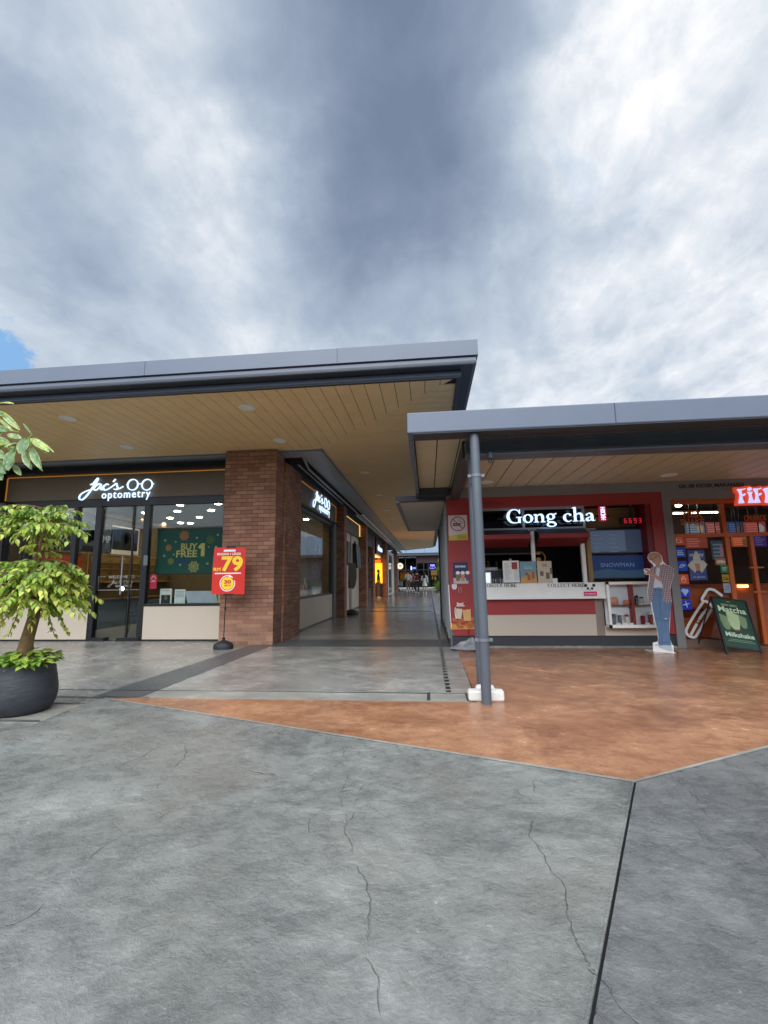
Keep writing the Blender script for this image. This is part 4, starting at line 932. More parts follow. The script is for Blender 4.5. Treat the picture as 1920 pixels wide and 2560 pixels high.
mat('steel_cup', (120, 124, 128), .25, metal=.8); mat('cup_white', (212, 210, 196), .4); mat('cup_red', (146, 22, 34), .4); mat('pouch_pink', (205, 160, 152), .5); mat('pouch_orange', (206, 128, 88), .4); mat('pouch_silver', (200, 196, 198), .3)
def tumbler(px, z0, h, r, body, lid, label, straw=False):
    y = YK-.14; t = thing('tumbler', label, 'tumbler', (px, y, z0))
    MB().lathe((px, y, z0), [(r*.82, 0), (r*.86, .01), (r, h*.8)], 18).build('body', body, t, smooth=True)
    MB().lathe((px, y, z0), [(r*1.06, h*.8), (r*1.06, h*.92), (r*.7, h)], 18).build('lid', lid, t, smooth=True)
    if straw: MB().tube([(px, y, z0+h*.9), (px+.012, y, z0+h*1.15)], .004, 6).build('straw', lid, t)
    c = thing('price_card', 'small white price card in front of ' + label.split(' ', 1)[0] + ' ' + label.split(' ', 1)[1], 'price card', (px+.04, y-.05, z0))
    MB().box(px+.01, px+.08, y-.052, y-.05, z0, z0+.03).build('card', 'print_white', c)
zl, zs = cz0+.05, cz0+.368
tumbler(cx0+.10, zl, .17, .032, 'steel_cup', 'black_metal', 'steel tumbler at the lower left')
tumbler(cx0+.20, zl, .19, .028, 'steel_cup', 'print_white', 'tall steel bottle at the lower left')
tumbler(cx0+.31, zl, .16, .034, 'cup_white', 'cup_red', 'cream mug with a red lid', True)
tumbler(cx0+.56, zl, .14, .034, 'cup_red', 'cup_red', 'short red tumbler at the lower right')
tumbler(cx0+.68, zl, .20, .038, 'cup_red', 'print_white', 'tall red tumbler at the lower right')
tumbler(cx0+.49, zs, .15, .028, 'steel_cup', 'black_metal', 'steel bottle on the upper shelf', True)
tumbler(cx0+.57, zs, .13, .030, 'cup_white', 'black_metal', 'cream cup with a black lid')
for i, (dx, m_, lab) in enumerate(((.06, 'pouch_pink', 'pale pink pouch at the left end of the upper shelf'), (.14, 'pouch_orange', 'copper coloured pouch on the upper shelf'), (.23, 'pouch_silver', 'clear silvery pouch on the upper shelf'), (.33, 'pouch_orange', 'low brown packet beside the red divider'))):
    x = cx0+dx; y = YK-.13; h = .13 if i < 3 else .08; w = .038
    q = MB().add([(x-w, y-.01, zs), (x+w, y-.01, zs), (x+w, y+.01, zs), (x-w, y+.01, zs), (x-w*1.05, y-.022, zs+h*.4), (x+w*1.05, y-.022, zs+h*.4), (x+w*1.05, y+.012, zs+h*.4), (x-w*1.05, y+.012, zs+h*.4), (x-w, y-.002, zs+h), (x+w, y-.002, zs+h), (x+w, y+.002, zs+h), (x-w, y+.002, zs+h)],
                 [(3, 2, 1, 0), (8, 9, 10, 11)] + [(a_+b__, a_+(b__+1) % 4, a_+(b__+1) % 4+4, a_+b__+4) for a_ in (0, 4) for b__ in range(4)])
    tag(q.build('pouch', m_), lab, 'pouch')

# things on the counter
zc = zc1
def board(name, label, cat, px0, px1, py0, py1, Y, m, tilt=.0, th=.012):
    a = at(px0, py0, 'y', Y); b_ = at(px1, py1, 'y', Y); t = thing(name, label, cat, ((a.x+b_.x)/2, Y, b_.z))
    F = FY(Y); MB().fbox(F, a.x, b_.x, b_.z, a.z, -th, 0).build('board', m, t, bevel=.002)
    MB().box(a.x+.02, b_.x-.02, Y+.01, Y+.08, b_.z, b_.z+.012).build('foot', 'black_metal', t)
    return t, F, a.x, b_.x, b_.z, a.z
t, F, u0, u1, v0, v1 = board('menu_board', 'white price list menu standing on the counter with a red corner label', 'menu', 1256, 1300, 1402, 1456, YK-.02, 'print_white')
MB().fbox(F, u0+.55*(u1-u0), u1-.03, v1-.15, v1-.03, .0, .002).build('corner_label', 'kiosk_red', t)
q = MB()
for i in range(16):
    for j in (0, 1):
        if j == 1 and i < 6: continue
        q.fbox(F, u0+.03+j*.16, u0+.03+j*.16+random.uniform(.06, .12), v1-.05-i*.019, v1-.045-i*.019, 0, .0012)
q.build('price_lines', mat('print_grey', (150, 150, 156), .6), t)
MB().box((u0+u1)/2-.02, (u0+u1)/2+.02, YK-.025, YK, v1, v1+.035).build('clip', 'bright_alu', t)
t, F, u0, u1, v0, v1 = board('menu_board', 'blue and sand coloured drinks poster standing on the counter', 'menu', 1299, 1343, 1404, 1457, YK-.02, mat('sky_print', (116, 158, 172), .5))
MB().poly(F, [(u0, v0), (u1, v0), (u1, v0+.08), (u0+.22, v0+.2), (u0+.12, v0+.16), (u0, v0+.06)], 0, .002).build('sand_print', mat('sand_print', (204, 156, 88), .5), t)
q = MB(); q.fbox(F, u0+.12, u0+.17, v0+.05, v0+.15, .002, .004).fbox(F, u0+.19, u0+.24, v0+.07, v0+.19, .002, .004).fbox(F, u0+.08, u0+.13, v0+.13, v0+.18, .002, .004); q.build('cup_print', mat('rust_print', (170, 96, 60), .5), t)
MB().text(F, 'LET YOUR', u0+.08, u1-.08, v1-.1, v1-.085, .001, 0).text(F, 'SUMMER', u0+.07, u1-.06, v1-.13, v1-.108, .001, 0).build('print_lettering', 'print_white', t)
t, F, u0, u1, v0, v1 = board('menu_board', 'cream drinks poster with three cups standing on the counter', 'menu', 1342, 1382, 1403, 1457, YK-.015, mat('cream_print', (204, 192, 166), .5))
q = MB(); q.fbox(F, u0+.04, u0+.10, v0+.12, v0+.2, .0, .003).fbox(F, u0+.14, u0+.20, v0+.07, v0+.18, .0, .003).fbox(F, u0+.21, u0+.25, v0+.15, v0+.26, .0, .003); q.build('cup_print', mat('brown_print', (112, 98, 82), .5), t)
MB().text(F, 'PEARL', u0+.09, u1-.08, v1-.07, v1-.045, .001, .02).text(F, 'COFFEE', u0+.08, u1-.07, v1-.1, v1-.075, .001, .02).build('print_lettering', mat('brown_print'), t)
a = at(1381, 1446, 'y', YK-.03); tag(MB().box(a.x, a.x+.08, YK-.04, YK+.0, zc, a.z).build('card_holder', 'print_white'), 'small plain white holder right of the cream poster', 'holder')
a = at(1213, 1430, 'y', YK+.05)
tt = thing('tablet', 'small till screen with a lit white page by the grey post', 'till', (a.x, YK+.05, zc))
MB().box(a.x-.02, a.x+.10, YK+.05, YK+.07, a.z-.2, a.z).build('case', 'white_paint', tt); MB().box(a.x-.01, a.x+.08, YK+.045, YK+.05, a.z-.185, a.z-.02).build('page', emis('page', (200, 215, 225), .7), tt); MB().box(a.x, a.x+.06, YK+.05, YK+.12, zc, a.z-.2).build('foot', 'white_paint', tt)
a = at(1213, 1419, 'y', YK+.25)
pm = thing('printer', 'dark counter machine with a pale top behind the till screen', 'machine', (a.x+.1, YK+.25, zc))
MB().box(a.x-.1, a.x+.3, YK+.25, YK+.5, zc, a.z-.06).build('body', 'trim_dark', pm, bevel=.01); MB().box(a.x-.1, a.x+.22, YK+.23, YK+.5, a.z-.055, a.z).build('lid', 'bright_alu', pm)
for i in range(7):
    x = a.x+.08+i*.042; h = random.uniform(.06, .14)
    o = MB().lathe((x, YK+.16+.02*(i % 2), zc), [(.014, 0), (.017, h*.7), (.008, h)], 10).build('bottle', 'bright_alu' if i % 3 else 'trim_grey', smooth=True)
    tag(o, 'small pump bottle in the row beside the till screen', 'bottle', 'bottles by the till')
# golden lucky ornament behind the counter
a = at(1346, 1395, 'y', YK+.5); orn = thing('ornament', 'dim gold round wire ornament inside the kiosk above the cream poster', 'ornament', (a.x, YK+.5, 1.1))
mat('gold', (190, 130, 60), .3, metal=.7)
MB().ring(FY(YK+.5), a.x, a.z, .12, .012, 0, .012).build('hoop', 'gold', orn); MB().disc(FY(YK+.5), a.x, a.z-.03, .04, 0, .02).disc(FY(YK+.5), a.x, a.z+.09, .03, 0, .02).build('figure', 'gold', orn); MB().box(a.x-.01, a.x+.01, YK+.49, YK+.51, 1.05, a.z-.11).box(a.x-.06, a.x+.06, YK+.44, YK+.56, 1.03, 1.055).build('stand', 'gold', orn)
MB().box(.45, 2.7, 9.3, 9.9, 0, .95).build('back_counter', 'trim_dark', rk); MB().box(.9, 2.6, 10.3, 10.6, 1.35, 1.38).box(.9, 2.6, 10.3, 10.6, 1.7, 1.73).build('back_shelf', 'bright_alu', rk)
for i in range(9):
    x = 1.0+i*.19; o = MB().lathe((x, 10.45, 1.38), [(.04, 0), (.045, .12), (.03, .18)], 10).build('jar', random.choice(['gold', 'cup_red', 'steel_cup']), smooth=True)
    tag(o, 'small jar on the dark back shelf inside the drinks kiosk', 'jar', 'jars on the back shelf')
for x in (1.15, 2.2):
    t = thing('tube_lamp', 'white strip lamp seen through the kiosk transom window', 'lamp', (x, 9.2, 2.58), 0, 'strip lamps in the drinks kiosk')
    MB().box(x-.25, x+.25, 9.17, 9.23, 2.56, 2.585).build('tube', emis('strip', (255, 250, 240), 5), t); MB().box(x-.27, x+.27, 9.16, 9.24, 2.585, 2.62).build('housing', 'white_paint', t)

# stickers and posters on the red column
F = FY(YK-.055)
a = at(1120, 1289, 'y', YK-.055); b_ = at(1170, 1350, 'y', YK-.055); u0, u1, v0, v1 = a.x, b_.x, b_.z, a.z
t = thing('no_smoking_sign', 'white no smoking sign with a red ring and yellow foot on the red column', 'sign', (u0, YK-.05, v0))
MB().fbox(F, u0, u1, v0, v1, -.003, 0).build('plate', mat('sign_plate', (205, 196, 192), .4), t)
MB().poly(F, [(u0, v0), (u1, v0), (u1, v0+.13), (u0+.5*(u1-u0), v0+.105), (u0, v0+.08)], 0, .001).build('yellow_foot', mat('dull_yellow', (196, 178, 70), .5), t)
q = MB()
for i in range(4): q.fbox(F, u0+.15, u1-.03, v0+.02+i*.02, v0+.028+i*.02, .001, .002)
q.build('small_print', mat('olive_print', (140, 126, 44), .5), t)
cx, cy, r_ = (u0+u1)/2, v1-.155, .125
MB().ring(F, cx, cy, r_, .016, .001, .003).stroke(F, [(cx-r_*.7, cy+r_*.7, .014), (cx+r_*.7, cy-r_*.7, .014)], .001, .003, smooth=False).build('red_ring', mat('ring_red', (160, 36, 40), .5), t)
MB().fbox(F, cx-.09, cx+.05, cy-.008, cy+.012, .0, .002).fbox(F, cx-.09, cx+.05, cy-.035, cy-.016, .0, .002).stroke(F, [(cx+.09, cy, .006), (cx+.07, cy+.04, .006), (cx+.02, cy+.05, .006), (cx+.04, cy+.09, .006)], 0, .002).build('cigarette', 'print_black', t)
a = at(1132, 1406, 'y', YK-.055); b_ = at(1171, 1459, 'y', YK-.055); u0, u1, v0, v1 = a.x, b_.x, b_.z, a.z
t = thing('drinks_poster', 'navy poster of three layered iced drinks on the red column', 'poster', (u0, YK-.05, v0))
MB().fbox(F, u0, u1, v0, v1, -.003, 0).build('sheet', mat('navy_print', (38, 46, 92), .5), t)
MB().fbox(F, u0, u1, v0, v0+.10, 0, .001).build('snow_print', mat('snow_print', (176, 174, 172), .5), t)
for i, c in enumerate(((110, 104, 60), (190, 120, 90), (90, 72, 100))):
    x = u0+.05+i*.085; q = MB().poly(F, [(x, v0+.05), (x+.06, v0+.05), (x+.068, v0+.19), (x-.008, v0+.19)], .001, .002); q.build('cup_print', mat('cup%d' % i, c, .5), t)
    MB().disc(F, x+.03, v0+.19, .036, .0015, .003, ry=.03).build('cream_print', 'print_white', t)
MB().text(F, 'SNOWMAN', u0+.04, u1-.04, v1-.095, v1-.055, .001, .02).build('print_lettering', 'print_white', t)
a = at(1129.5, 1461, 'y', YK-.06); b_ = at(1142, 1473, 'y', YK-.06)
F3 = FY(YK-.062); t = thing('round_sticker', 'small white and violet delivery sticker at the top of the red banner', 'sticker', (a.x, YK-.06, b_.z))
MB().poly(F3, [(a.x, a.z), (b_.x, a.z), (b_.x, b_.z+.03), (b_.x-.02, b_.z), (a.x+.02, b_.z), (a.x, b_.z+.03)], 0, .002).build('plate', 'print_white', t)
MB().text(F3, 'ORDER', a.x+.01, b_.x-.01, a.z-.035, a.z-.015, .0022, .02).text(F3, 'NOW', a.x+.015, b_.x-.015, a.z-.065, a.z-.043, .0022, .02).build('lettering', mat('violet_print', (120, 110, 190), .5), t)
a = at(1122, 1462, 'y', YK-.06); b_ = at(1190, 1571, 'y', YK-.06); u0, u1, v0, v1 = a.x, .90, b_.z, a.z
t = thing('food_banner', 'red hanging banner printed with golden wrapped snacks at the foot of the red column', 'banner', (u0, YK-.06, v0))
MB().fbox(F, u0, u1, v0, v1, .002, .006).build('sheet', mat('banner_red', (148, 48, 46), .5, var=.06), t)
MB().stroke(F, [(u0-.004, v1, .012), (u0+.004, v0+.3, .014), (u0+.02, v0, .010)], .004, .010).build('curled_edge', 'print_white', t)
q = MB(); random.seed(3)
for i in range(26):
    x = random.uniform(u0+.05, u1-.05); y = v0+.03+random.random()**1.6*.15; q.disc(F, x, y, random.uniform(.03, .055), .006+i*.0003, .0065+i*.0003, 7, random.uniform(.02, .035))
q.build('snack_print', mat('snack_brown', (170, 98, 48), .6, var=.35, scale=30), t)
MB().poly(F, [(u0, v0-.02), (u1, v0-.01), (u1, v0+.07), (u0+.3, v0+.05), (u0, v0+.09)], .006, .0065).build('snack_print', mat('snack_gold', (200, 132, 66), .6, var=.3, scale=40), t)
MB().poly(F, [(u0+.10, v0+.17), (u0+.19, v0+.16), (u0+.22, v0+.33), (u0+.11, v0+.34)], .016, .017).build('wrap_print', mat('cream_print'), t)
MB().poly(F, [(u0+.24, v0+.13), (u0+.36, v0+.13), (u0+.36, v0+.33), (u0+.22, v0+.31)], .016, .017).build('wrap_print', mat('tan_print', (206, 160, 104), .5), t)
MB().stroke(F, [(u0+.105, v0+.17, .012), (u0+.09, v0+.28, .012), (u0+.10, v0+.36, .012)], .017, .018).stroke(F, [(u0+.12, v0+.385, .014), (u0+.26, v0+.385, .014)], .007, .008).build('white_line_print', 'print_white', t)
MB().text(F, 'Boom!', u0+.13, u0+.24, v0+.40, v0+.445, .007, .035).build('print_lettering', 'print_white', t)
MB().stroke(F, [(u0+.19, v1-.05, .006), (u0+.21, v1-.05, .006), (u0+.21, v1-.13, .006), (u0+.17, v1-.13, .006), (u0+.17, v1-.05, .006)], .007, .008, smooth=False).build('cup_outline_print', mat('snow_print'), t)

# crumpled plastic bag beside the column
bag = MB(); random.seed(11); cx, cy = .62, 7.66; k = 18; rings = [(.20, 0), (.245, .03), (.20, .08), (.12, .13), (.05, .17), (.015, .19)]
vs = []
for i, (r_, z_) in enumerate(rings):
    for j in range(k):
        a_ = 2*math.pi*j/k; rr = r_*(1+random.uniform(-.2, .2)); vs.append((cx+rr*math.cos(a_)*1.15+z_*.35, cy+rr*math.sin(a_)*.6, .004+z_*(1+random.uniform(-.14, .14)) if i else .004))
bag.add(vs, [(i*k+j, i*k+(j+1) % k, (i+1)*k+(j+1) % k, (i+1)*k+j) for i in range(len(rings)-1) for j in range(k)] + [tuple(range(k-1, -1, -1)), tuple(range((len(rings)-1)*k, len(rings)*k))])
tag(bag.build('plastic_bag', mat('bag_grey', (128, 130, 134), .3, var=.15, scale=20)), 'crumpled grey plastic bag lying at the foot of the red column', 'plastic bag')

# ------------------------------------------------ orange dessert shop (x > 4.235)
ds = thing('dessert_shop', 'orange framed dessert shopfront right of the red kiosk with glazed door and orange panels', 'shop', (6, 8, 0))
XF0, XF1 = 4.185, 13.9
y_ = YK+.02
def dz(py, px=1800, Y=YK): return at(px, py, 'y', Y).z
def dx(px, py, Y=YK): return at(px, py, 'y', Y).x
zT = 2.47; zM = dz(1337); zB = dz(1471); xm = dx(1810, 1300); xd = dx(1826, 1400); xs_ = dx(1888, 1420)
MB().box(XF0, XF1, y_-.02, y_+.06, zT-.07, zT).box(XF0, XF1, y_-.02, y_+.06, zM-.03, zM+.03).box(xm-.03, xm+.03, y_-.02, y_+.06, zM+.03, zT-.07).box(xd-.04, xd+.03, y_-.02, y_+.06, .05, zM-.03).box(XF0, XF0+.03, y_-.02, y_+.06, .05, zT-.07).build('window_frame', 'orange_frame', ds)
MB().box(XF0, XF1, YK-.07, YK+.1, zT, 2.62).build('upper_wall', 'grey_wall', ds)
MB().box(XF0+.03, xm-.03, y_+.02, y_+.03, zM+.03, zT-.07).box(xm+.03, XF1, y_+.02, y_+.03, zM+.03, zT-.07).build('transom_pane', 'pane', ds)
MB().box(XF0+.03, xd-.04, y_+.02, y_+.03, .12, zM-.03).build('window_pane', 'pane', ds)
dd = MB().box(xd+.03, xd+1.1, y_+.02, y_+.03, .06, zM-.03).build('door', 'pane', ds)
MB().box(xs_-.025, xs_+.03, y_-.03, y_+.05, .05, zM-.03).box(xd+1.05, xd+1.1, y_-.03, y_+.05, .05, zM-.03).box(xs_-.1, xs_+.11, y_-.06, y_-.03, 1.28, 1.305).box(xs_-.1, xs_+.11, y_-.06, y_-.03, .88, .905).build('door_stile', 'orange_frame', dd)
MB().box(xd+1.2, XF1, y_+.02, y_+.03, .12, zM-.03).build('window_pane', 'pane', ds)
MB().box(XF0, xd, YK-.03, YK+.1, -.0, .13).box(xd+1.1, XF1, YK-.03, YK+.1, 0, .13).build('sill', mat('sill_tan', (120, 96, 84), .6), ds)
zo = dz(1545); 
MB().box(XF0+.03, xd-.04, y_+.07, y_+.12, dz(1524), zB).box(XF0+.03, xd-.04, y_+.07, y_+.12, .13, zo).build('orange_panel', 'orange_panel', ds)
MB().box(xs_+.03, xd+1.05, y_+.035, y_+.05, .06, zB-.03).build('door_panel', 'orange_panel', dd)
MB().box(XF0+.03, xd-.04, y_+.05, y_+.12, dz(1528), dz(1522)).build('rail', 'kiosk_red_dark', ds)
# inside
MB().box(XF0, 8, 10.2, 10.3, 1.0, 2.6).build('back_wall', mat('brown_inner', (84, 56, 44), .7, var=.3, scale=1.5), ds)
MB().box(XF0+.1, 8, 9.2, 9.6, 0, 1.0).build('service_counter', 'orange_panel', ds)
for i, (p0_, p1_, q0_, q1_, c, nm) in enumerate(((1713, 1765, 1306, 1334, (120, 128, 150), 'pale blue'), (1765, 1806, 1306, 1334, (176, 96, 92), 'pink'), (1819, 1860, 1305, 1333, (64, 84, 130), 'blue'), (1860, 1918, 1305, 1333, (180, 84, 74), 'coral'),
                                                (1712, 1772, 1342, 1370, (160, 74, 62), 'red'), (1778, 1814, 1352, 1398, (66, 78, 96), 'slate'), (1829, 1874, 1342, 1366, (196, 92, 58), 'orange'), (1884, 1920, 1338, 1366, (72, 50, 120), 'purple'))):
    Y = 8.9 if q0_ < 1335 else 8.7
    a = at(p0_, q0_, 'y', Y); b_ = at(p1_, q1_, 'y', Y)
    t = thing('menu_sign', nm+' backlit menu panel hanging inside the orange shopfront', 'menu', (a.x, Y, b_.z))
    MB().box(a.x, b_.x-.01, Y, Y+.03, b_.z, a.z).build('panel', emis('mp%d' % i, c, .22), t)
    q = MB(); F = FY(Y-.002); w_ = b_.x-a.x; h_ = a.z-b_.z; random.seed(i)
    for r_ in range(4): q.fbox(F, a.x+.06*w_, a.x+random.uniform(.5, .9)*w_, b_.z+h_*(.15+.2*r_), b_.z+h_*(.22+.2*r_), 0, .001)
    q.build('lines', emis('mq%d' % i, tuple(min(255, v+50) for v in c), .28), t)
    if i % 3 != 1: MB().poly(F, [(a.x+.62*w_, b_.z+.12*h_), (a.x+.86*w_, b_.z+.12*h_), (a.x+.9*w_, b_.z+.55*h_), (a.x+.74*w_, b_.z+.8*h_), (a.x+.58*w_, b_.z+.55*h_)], .001, .003).build('picture', emis('mr%d' % (i % 4), ((200, 170, 140), (150, 110, 130), (120, 90, 60), (190, 180, 190))[i % 4], .25), t)
    MB().box(a.x+.1, a.x+.11, Y+.01, Y+.02, a.z, 2.62).box(b_.x-.11, b_.x-.1, Y+.01, Y+.02, a.z, 2.62).build('hanger', 'black_metal', t)
a = at(1683, 1284, 'y', 9.5); b_ = at(1797, 1284, 'y', 9.5)
t = thing('tube_lamp', 'long white strip lamp inside the orange shop', 'lamp', (a.x, 9.5, a.z)); MB().box(a.x, b_.x, 9.48, 9.52, a.z-.01, a.z+.015).build('tube', emis('strip', (255, 250, 240), 5), t); MB().box(a.x, b_.x, 9.47, 9.53, a.z+.015, a.z+.04).build('housing', 'white_paint', t)
a = at(1696, 1262, 'y', 9.0)
t = thing('spot_lamp', 'small bright spot lamp in the top left corner of the orange shop', 'lamp', (a.x, 9, a.z)); MB().lathe((a.x, 9.0, a.z-.03), [(.05, 0), (.05, .03)], 14).build('lens', 'lamp_disc', t); MB().lathe((a.x, 9.0, a.z), [(.06, 0), (.05, .06), (.02, .25)], 14).build('body', 'black_metal', t)
a = at(1857, 1466, 'y', 9.15); t = thing('counter_lamp', 'warm glowing lamp low behind the orange shop door', 'lamp', (a.x, 9.15, 1.0)); MB().box(a.x-.08, a.x+.08, 9.12, 9.18, a.z-.02, a.z+.03).build('shade', emis('warm_lamp', (255, 220, 130), 2.5), t); MB().box(a.x-.02, a.x+.02, 9.13, 9.17, .98, a.z-.02).build('stem', 'black_metal', t)
# glass lettering
F = FY(y_-.0)
def glasstext(label, s, px0, py0, px1, py1, m, bold=.03):
    a = at(px0, py1, 'y', y_); b_ = at(px1, py0, 'y', y_); t = thing('glass_lettering', label, 'lettering', (a.x, y_, a.z))
    MB().text(F, s, a.x, b_.x, a.z, b_.z, 0, bold, .004).build('lettering', m, t); return t
t = glasstext('orange MILK SHAKE lettering on the upper left glass of the orange shop', 'MILK', 1709, 1275, 1755, 1295, 'orange_frame')
a = at(1702, 1313, 'y', y_); b_ = at(1760, 1296, 'y', y_); MB().text(F, 'SHAKE', a.x, b_.x, a.z, b_.z, 0, .03, .004).build('lettering', 'orange_frame', t)
glasstext('orange CHURROS lettering over the door of the orange shop', 'CHURROS', 1861, 1287, 1914, 1303, 'orange_frame')
# square icon stickers
icons = [('orange', 1683, 1339, 1707, 1366, 'burger'), ('blue', 1687, 1369, 1711, 1399, 'cake'), ('blue', 1692, 1403, 1716, 1430, 'bun'), ('orange', 1694, 1436, 1720, 1462, 'cupcake'), ('blue', 1699, 1468, 1724, 1493, 'ice cream'), ('blue', 1704, 1500, 1728, 1527, 'windmill')]
mat('sticker_blue', (22, 66, 196), .45, var=.03); mat('sticker_orange', (226, 86, 46), .45, var=.03); mat('icon_pale', (176, 206, 246), .5, var=0); mat('icon_peach', (250, 206, 170), .5, var=0)
Fs = FY(y_-.004)
for c, p0_, q0_, p1_, q1_, nm in icons:
    a = at(p0_, q0_, 'y', y_); b_ = at(p1_, q1_, 'y', y_); s = .165; u, v = XF0+.03 if p0_ < 1690 else XF0+.03, a.z-s
    t = thing('icon_sticker', 'square %s window sticker with a pale %s icon' % (c, nm), 'sticker', (u, y_, v))
    MB().fbox(Fs, u, u+s, v, v+s, 0, .003).build('square', 'sticker_'+c, t)
    q = MB(); cx, cy = u+s/2, v+s/2; k = lambda *p: [(cx+a_*s*.5, cy+b__*s*.5, w) for a_, b__, w in p]; W_ = .011
    if nm == 'burger': q.stroke(Fs, k((-.5, -.5, W_), (-.5, .1, W_), (-.5, .55, W_), (.5, .55, W_), (.4, .2, W_), (.55, -.5, W_), (-.5, -.5, W_)), .003, .005, smooth=False).ring(Fs, cx-.01, cy-.015, .03, .01, .003, .0055)
    elif nm == 'cake':
        for i in range(3): q.fbox(Fs, cx-.055, cx+.055-.01*i, cy-.05+i*.033, cy-.032+i*.033, .003, .005)
    elif nm == 'bun': q.stroke(Fs, k((-.55, -.3, W_), (-.2, .25, W_), (.3, .35, W_), (.6, .1, W_), (.1, -.2, W_), (-.55, -.3, W_)), .003, .005).stroke(Fs, k((-.3, -.05, W_), (.2, .1, W_), (.5, .1, W_)), .005, .006)
    elif nm == 'cupcake': q.stroke(Fs, k((-.3, -.6, W_), (.3, -.6, W_), (.45, -.1, W_), (-.45, -.1, W_), (-.3, -.6, W_)), .003, .005, smooth=False).stroke(Fs, k((-.45, -.05, W_), (-.2, .45, W_), (0, .62, W_), (.25, .35, W_), (.45, -.05, W_)), .003, .005).stroke(Fs, k((-.3, .1, W_), (.25, .3, W_)), .003, .006)
    elif nm == 'ice cream': q.disc(Fs, cx-.02, cy+.025, .035, .003, .005).disc(Fs, cx+.025, cy+.02, .032, .003, .0055).poly(Fs, [(cx-.04, cy+.0), (cx+.045, cy+.0), (cx+.0, cy-.065)], .003, .006)
    else:
        for a_ in (.3, 1.7, 3.3, 4.9): q.stroke(Fs, [(cx, cy+.01, .022), (cx+.055*math.cos(a_), cy+.01+.055*math.sin(a_), .012)], .003, .005+a_*.0003, smooth=False)
    q.build('icon', 'icon_pale' if c == 'blue' else 'icon_peach', t)
# ice cream poster
a = at(1714, 1376, 'y', y_+.0); b_ = at(1770, 1450, 'y', y_+.0); u0, u1, v0, v1 = XF0+.235, b_.x, b_.z, a.z
t = thing('dessert_poster', 'blue poster of a pale swirled ice cream taped inside the orange shop window', 'poster', (u0, y_, v0)); F = FY(y_+.01)
MB().fbox(F, u0, u1, v0, v1, -.002, .001).build('sheet', mat('poster_blue', (62, 76, 140), .5, var=.25, scale=9), t)
cx = (u0+u1)/2
MB().poly(F, [(cx-.16, v0+.25), (cx-.05, v0+.12), (cx, v0+.2), (cx+.06, v0+.12), (cx+.16, v0+.26), (cx+.1, v0+.33), (cx-.08, v0+.33)], .001, .002).disc(F, cx, v0+.36, .06, .002, .004, ry=.09).disc(F, cx, v0+.44, .03, .003, .0045, ry=.05).build('ice_cream_print', mat('cream_pale', (196, 196, 176), .5), t)
MB().poly(F, [(cx-.03, v0+.16), (cx+.035, v0+.16), (cx+.04, v0+.28), (cx-.04, v0+.28)], .0045, .005).build('cone_print', mat('cone_pink', (196, 130, 112), .5), t)
MB().text(F, 'creamy', cx-.11, cx+.12, v1-.12, v1-.06, .002, .03).text(F, 'so good', cx-.09, cx+.09, v0+.03, v0+.07, .002, .01).build('print_lettering', mat('pale_blue_print', (184, 200, 224), .5), t)
# small notices on the glass by the door
for nm, p0_, q0_, p1_, q1_, c, s, sc_ in (('tan OPEN notice stuck on the glass beside the door', 1788, 1396, 1816, 1412, (168, 120, 78), 'OPEN', 'print_white'), ('green notice stuck below the OPEN notice', 1801, 1413, 1822, 1432, (20, 128, 84), '', 'print_white'),
                                         ('yellow notice stuck below the green one', 1805, 1436, 1825, 1455, (176, 142, 24), 'Cas', 'print_black'), ('pale paper notice stuck just above the easel board', 1808, 1458, 1829, 1482, (150, 160, 176), '', 'print_black')):
    a = at(p0_, q0_, 'y', y_-.03); b_ = at(p1_, q1_, 'y', y_-.03); F = FY(y_-.022); t = thing('glass_notice', nm, 'notice', (a.x, y_, b_.z))
    MB().fbox(F, a.x, b_.x, b_.z, a.z, 0, .002).build('sheet', mat('nt_%s' % nm.split()[0], c, .5), t)
    w_, h_ = b_.x-a.x, a.z-b_.z
    if s: MB().text(F, s, a.x+.12*w_, b_.x-.12*w_, b_.z+.25*h_, a.z-.3*h_, .0025, .03).build('lettering', sc_, t)
    else: MB().fbox(F, a.x+.25*w_, b_.x-.2*w_, b_.z+.6*h_, b_.z+.68*h_, .002, .003).fbox(F, a.x+.25*w_, b_.x-.3*w_, b_.z+.35*h_, b_.z+.42*h_, .002, .003).build('small_print', 'print_white' if c[0] < 100 else 'trim_grey', t)
# ice pop outline on the glass
F = FY(y_-.002); t = thing('glass_decal', 'large white outline of an ice pop painted across the lower glass of the orange shop', 'decal', (4.9, y_, .3)); q = MB()
def zz(*pts): 
    r_ = []
    for a_, b__ in pts:
        w3 = at(1660+a_*.1567, 1380+b__*.1567, 'y', y_); r_.append((w3.x, w3.z, .042))
    return r_
q.stroke(F, zz((930, 700), (860, 650), (780, 600), (700, 600), (650, 670), (605, 750), (630, 785), (680, 790), (730, 830), (770, 890)), 0, .002, k=3)
q.stroke(F, zz((620, 800), (480, 1010), (355, 1240), (385, 1330), (480, 1360), (530, 1310), (640, 1110), (760, 910)), .0003, .0025, k=3)
q.stroke(F, zz((700, 900), (620, 985), (555, 1080)), .0006, .0028, k=3).stroke(F, zz((525, 1140), (480, 1220), (425, 1325)), .0006, .0028, k=3)
c_ = zz((542, 1106))[0]; q.disc(F, c_[0], c_[1], .018, 0, .003); q.build('outline', 'print_white', t)
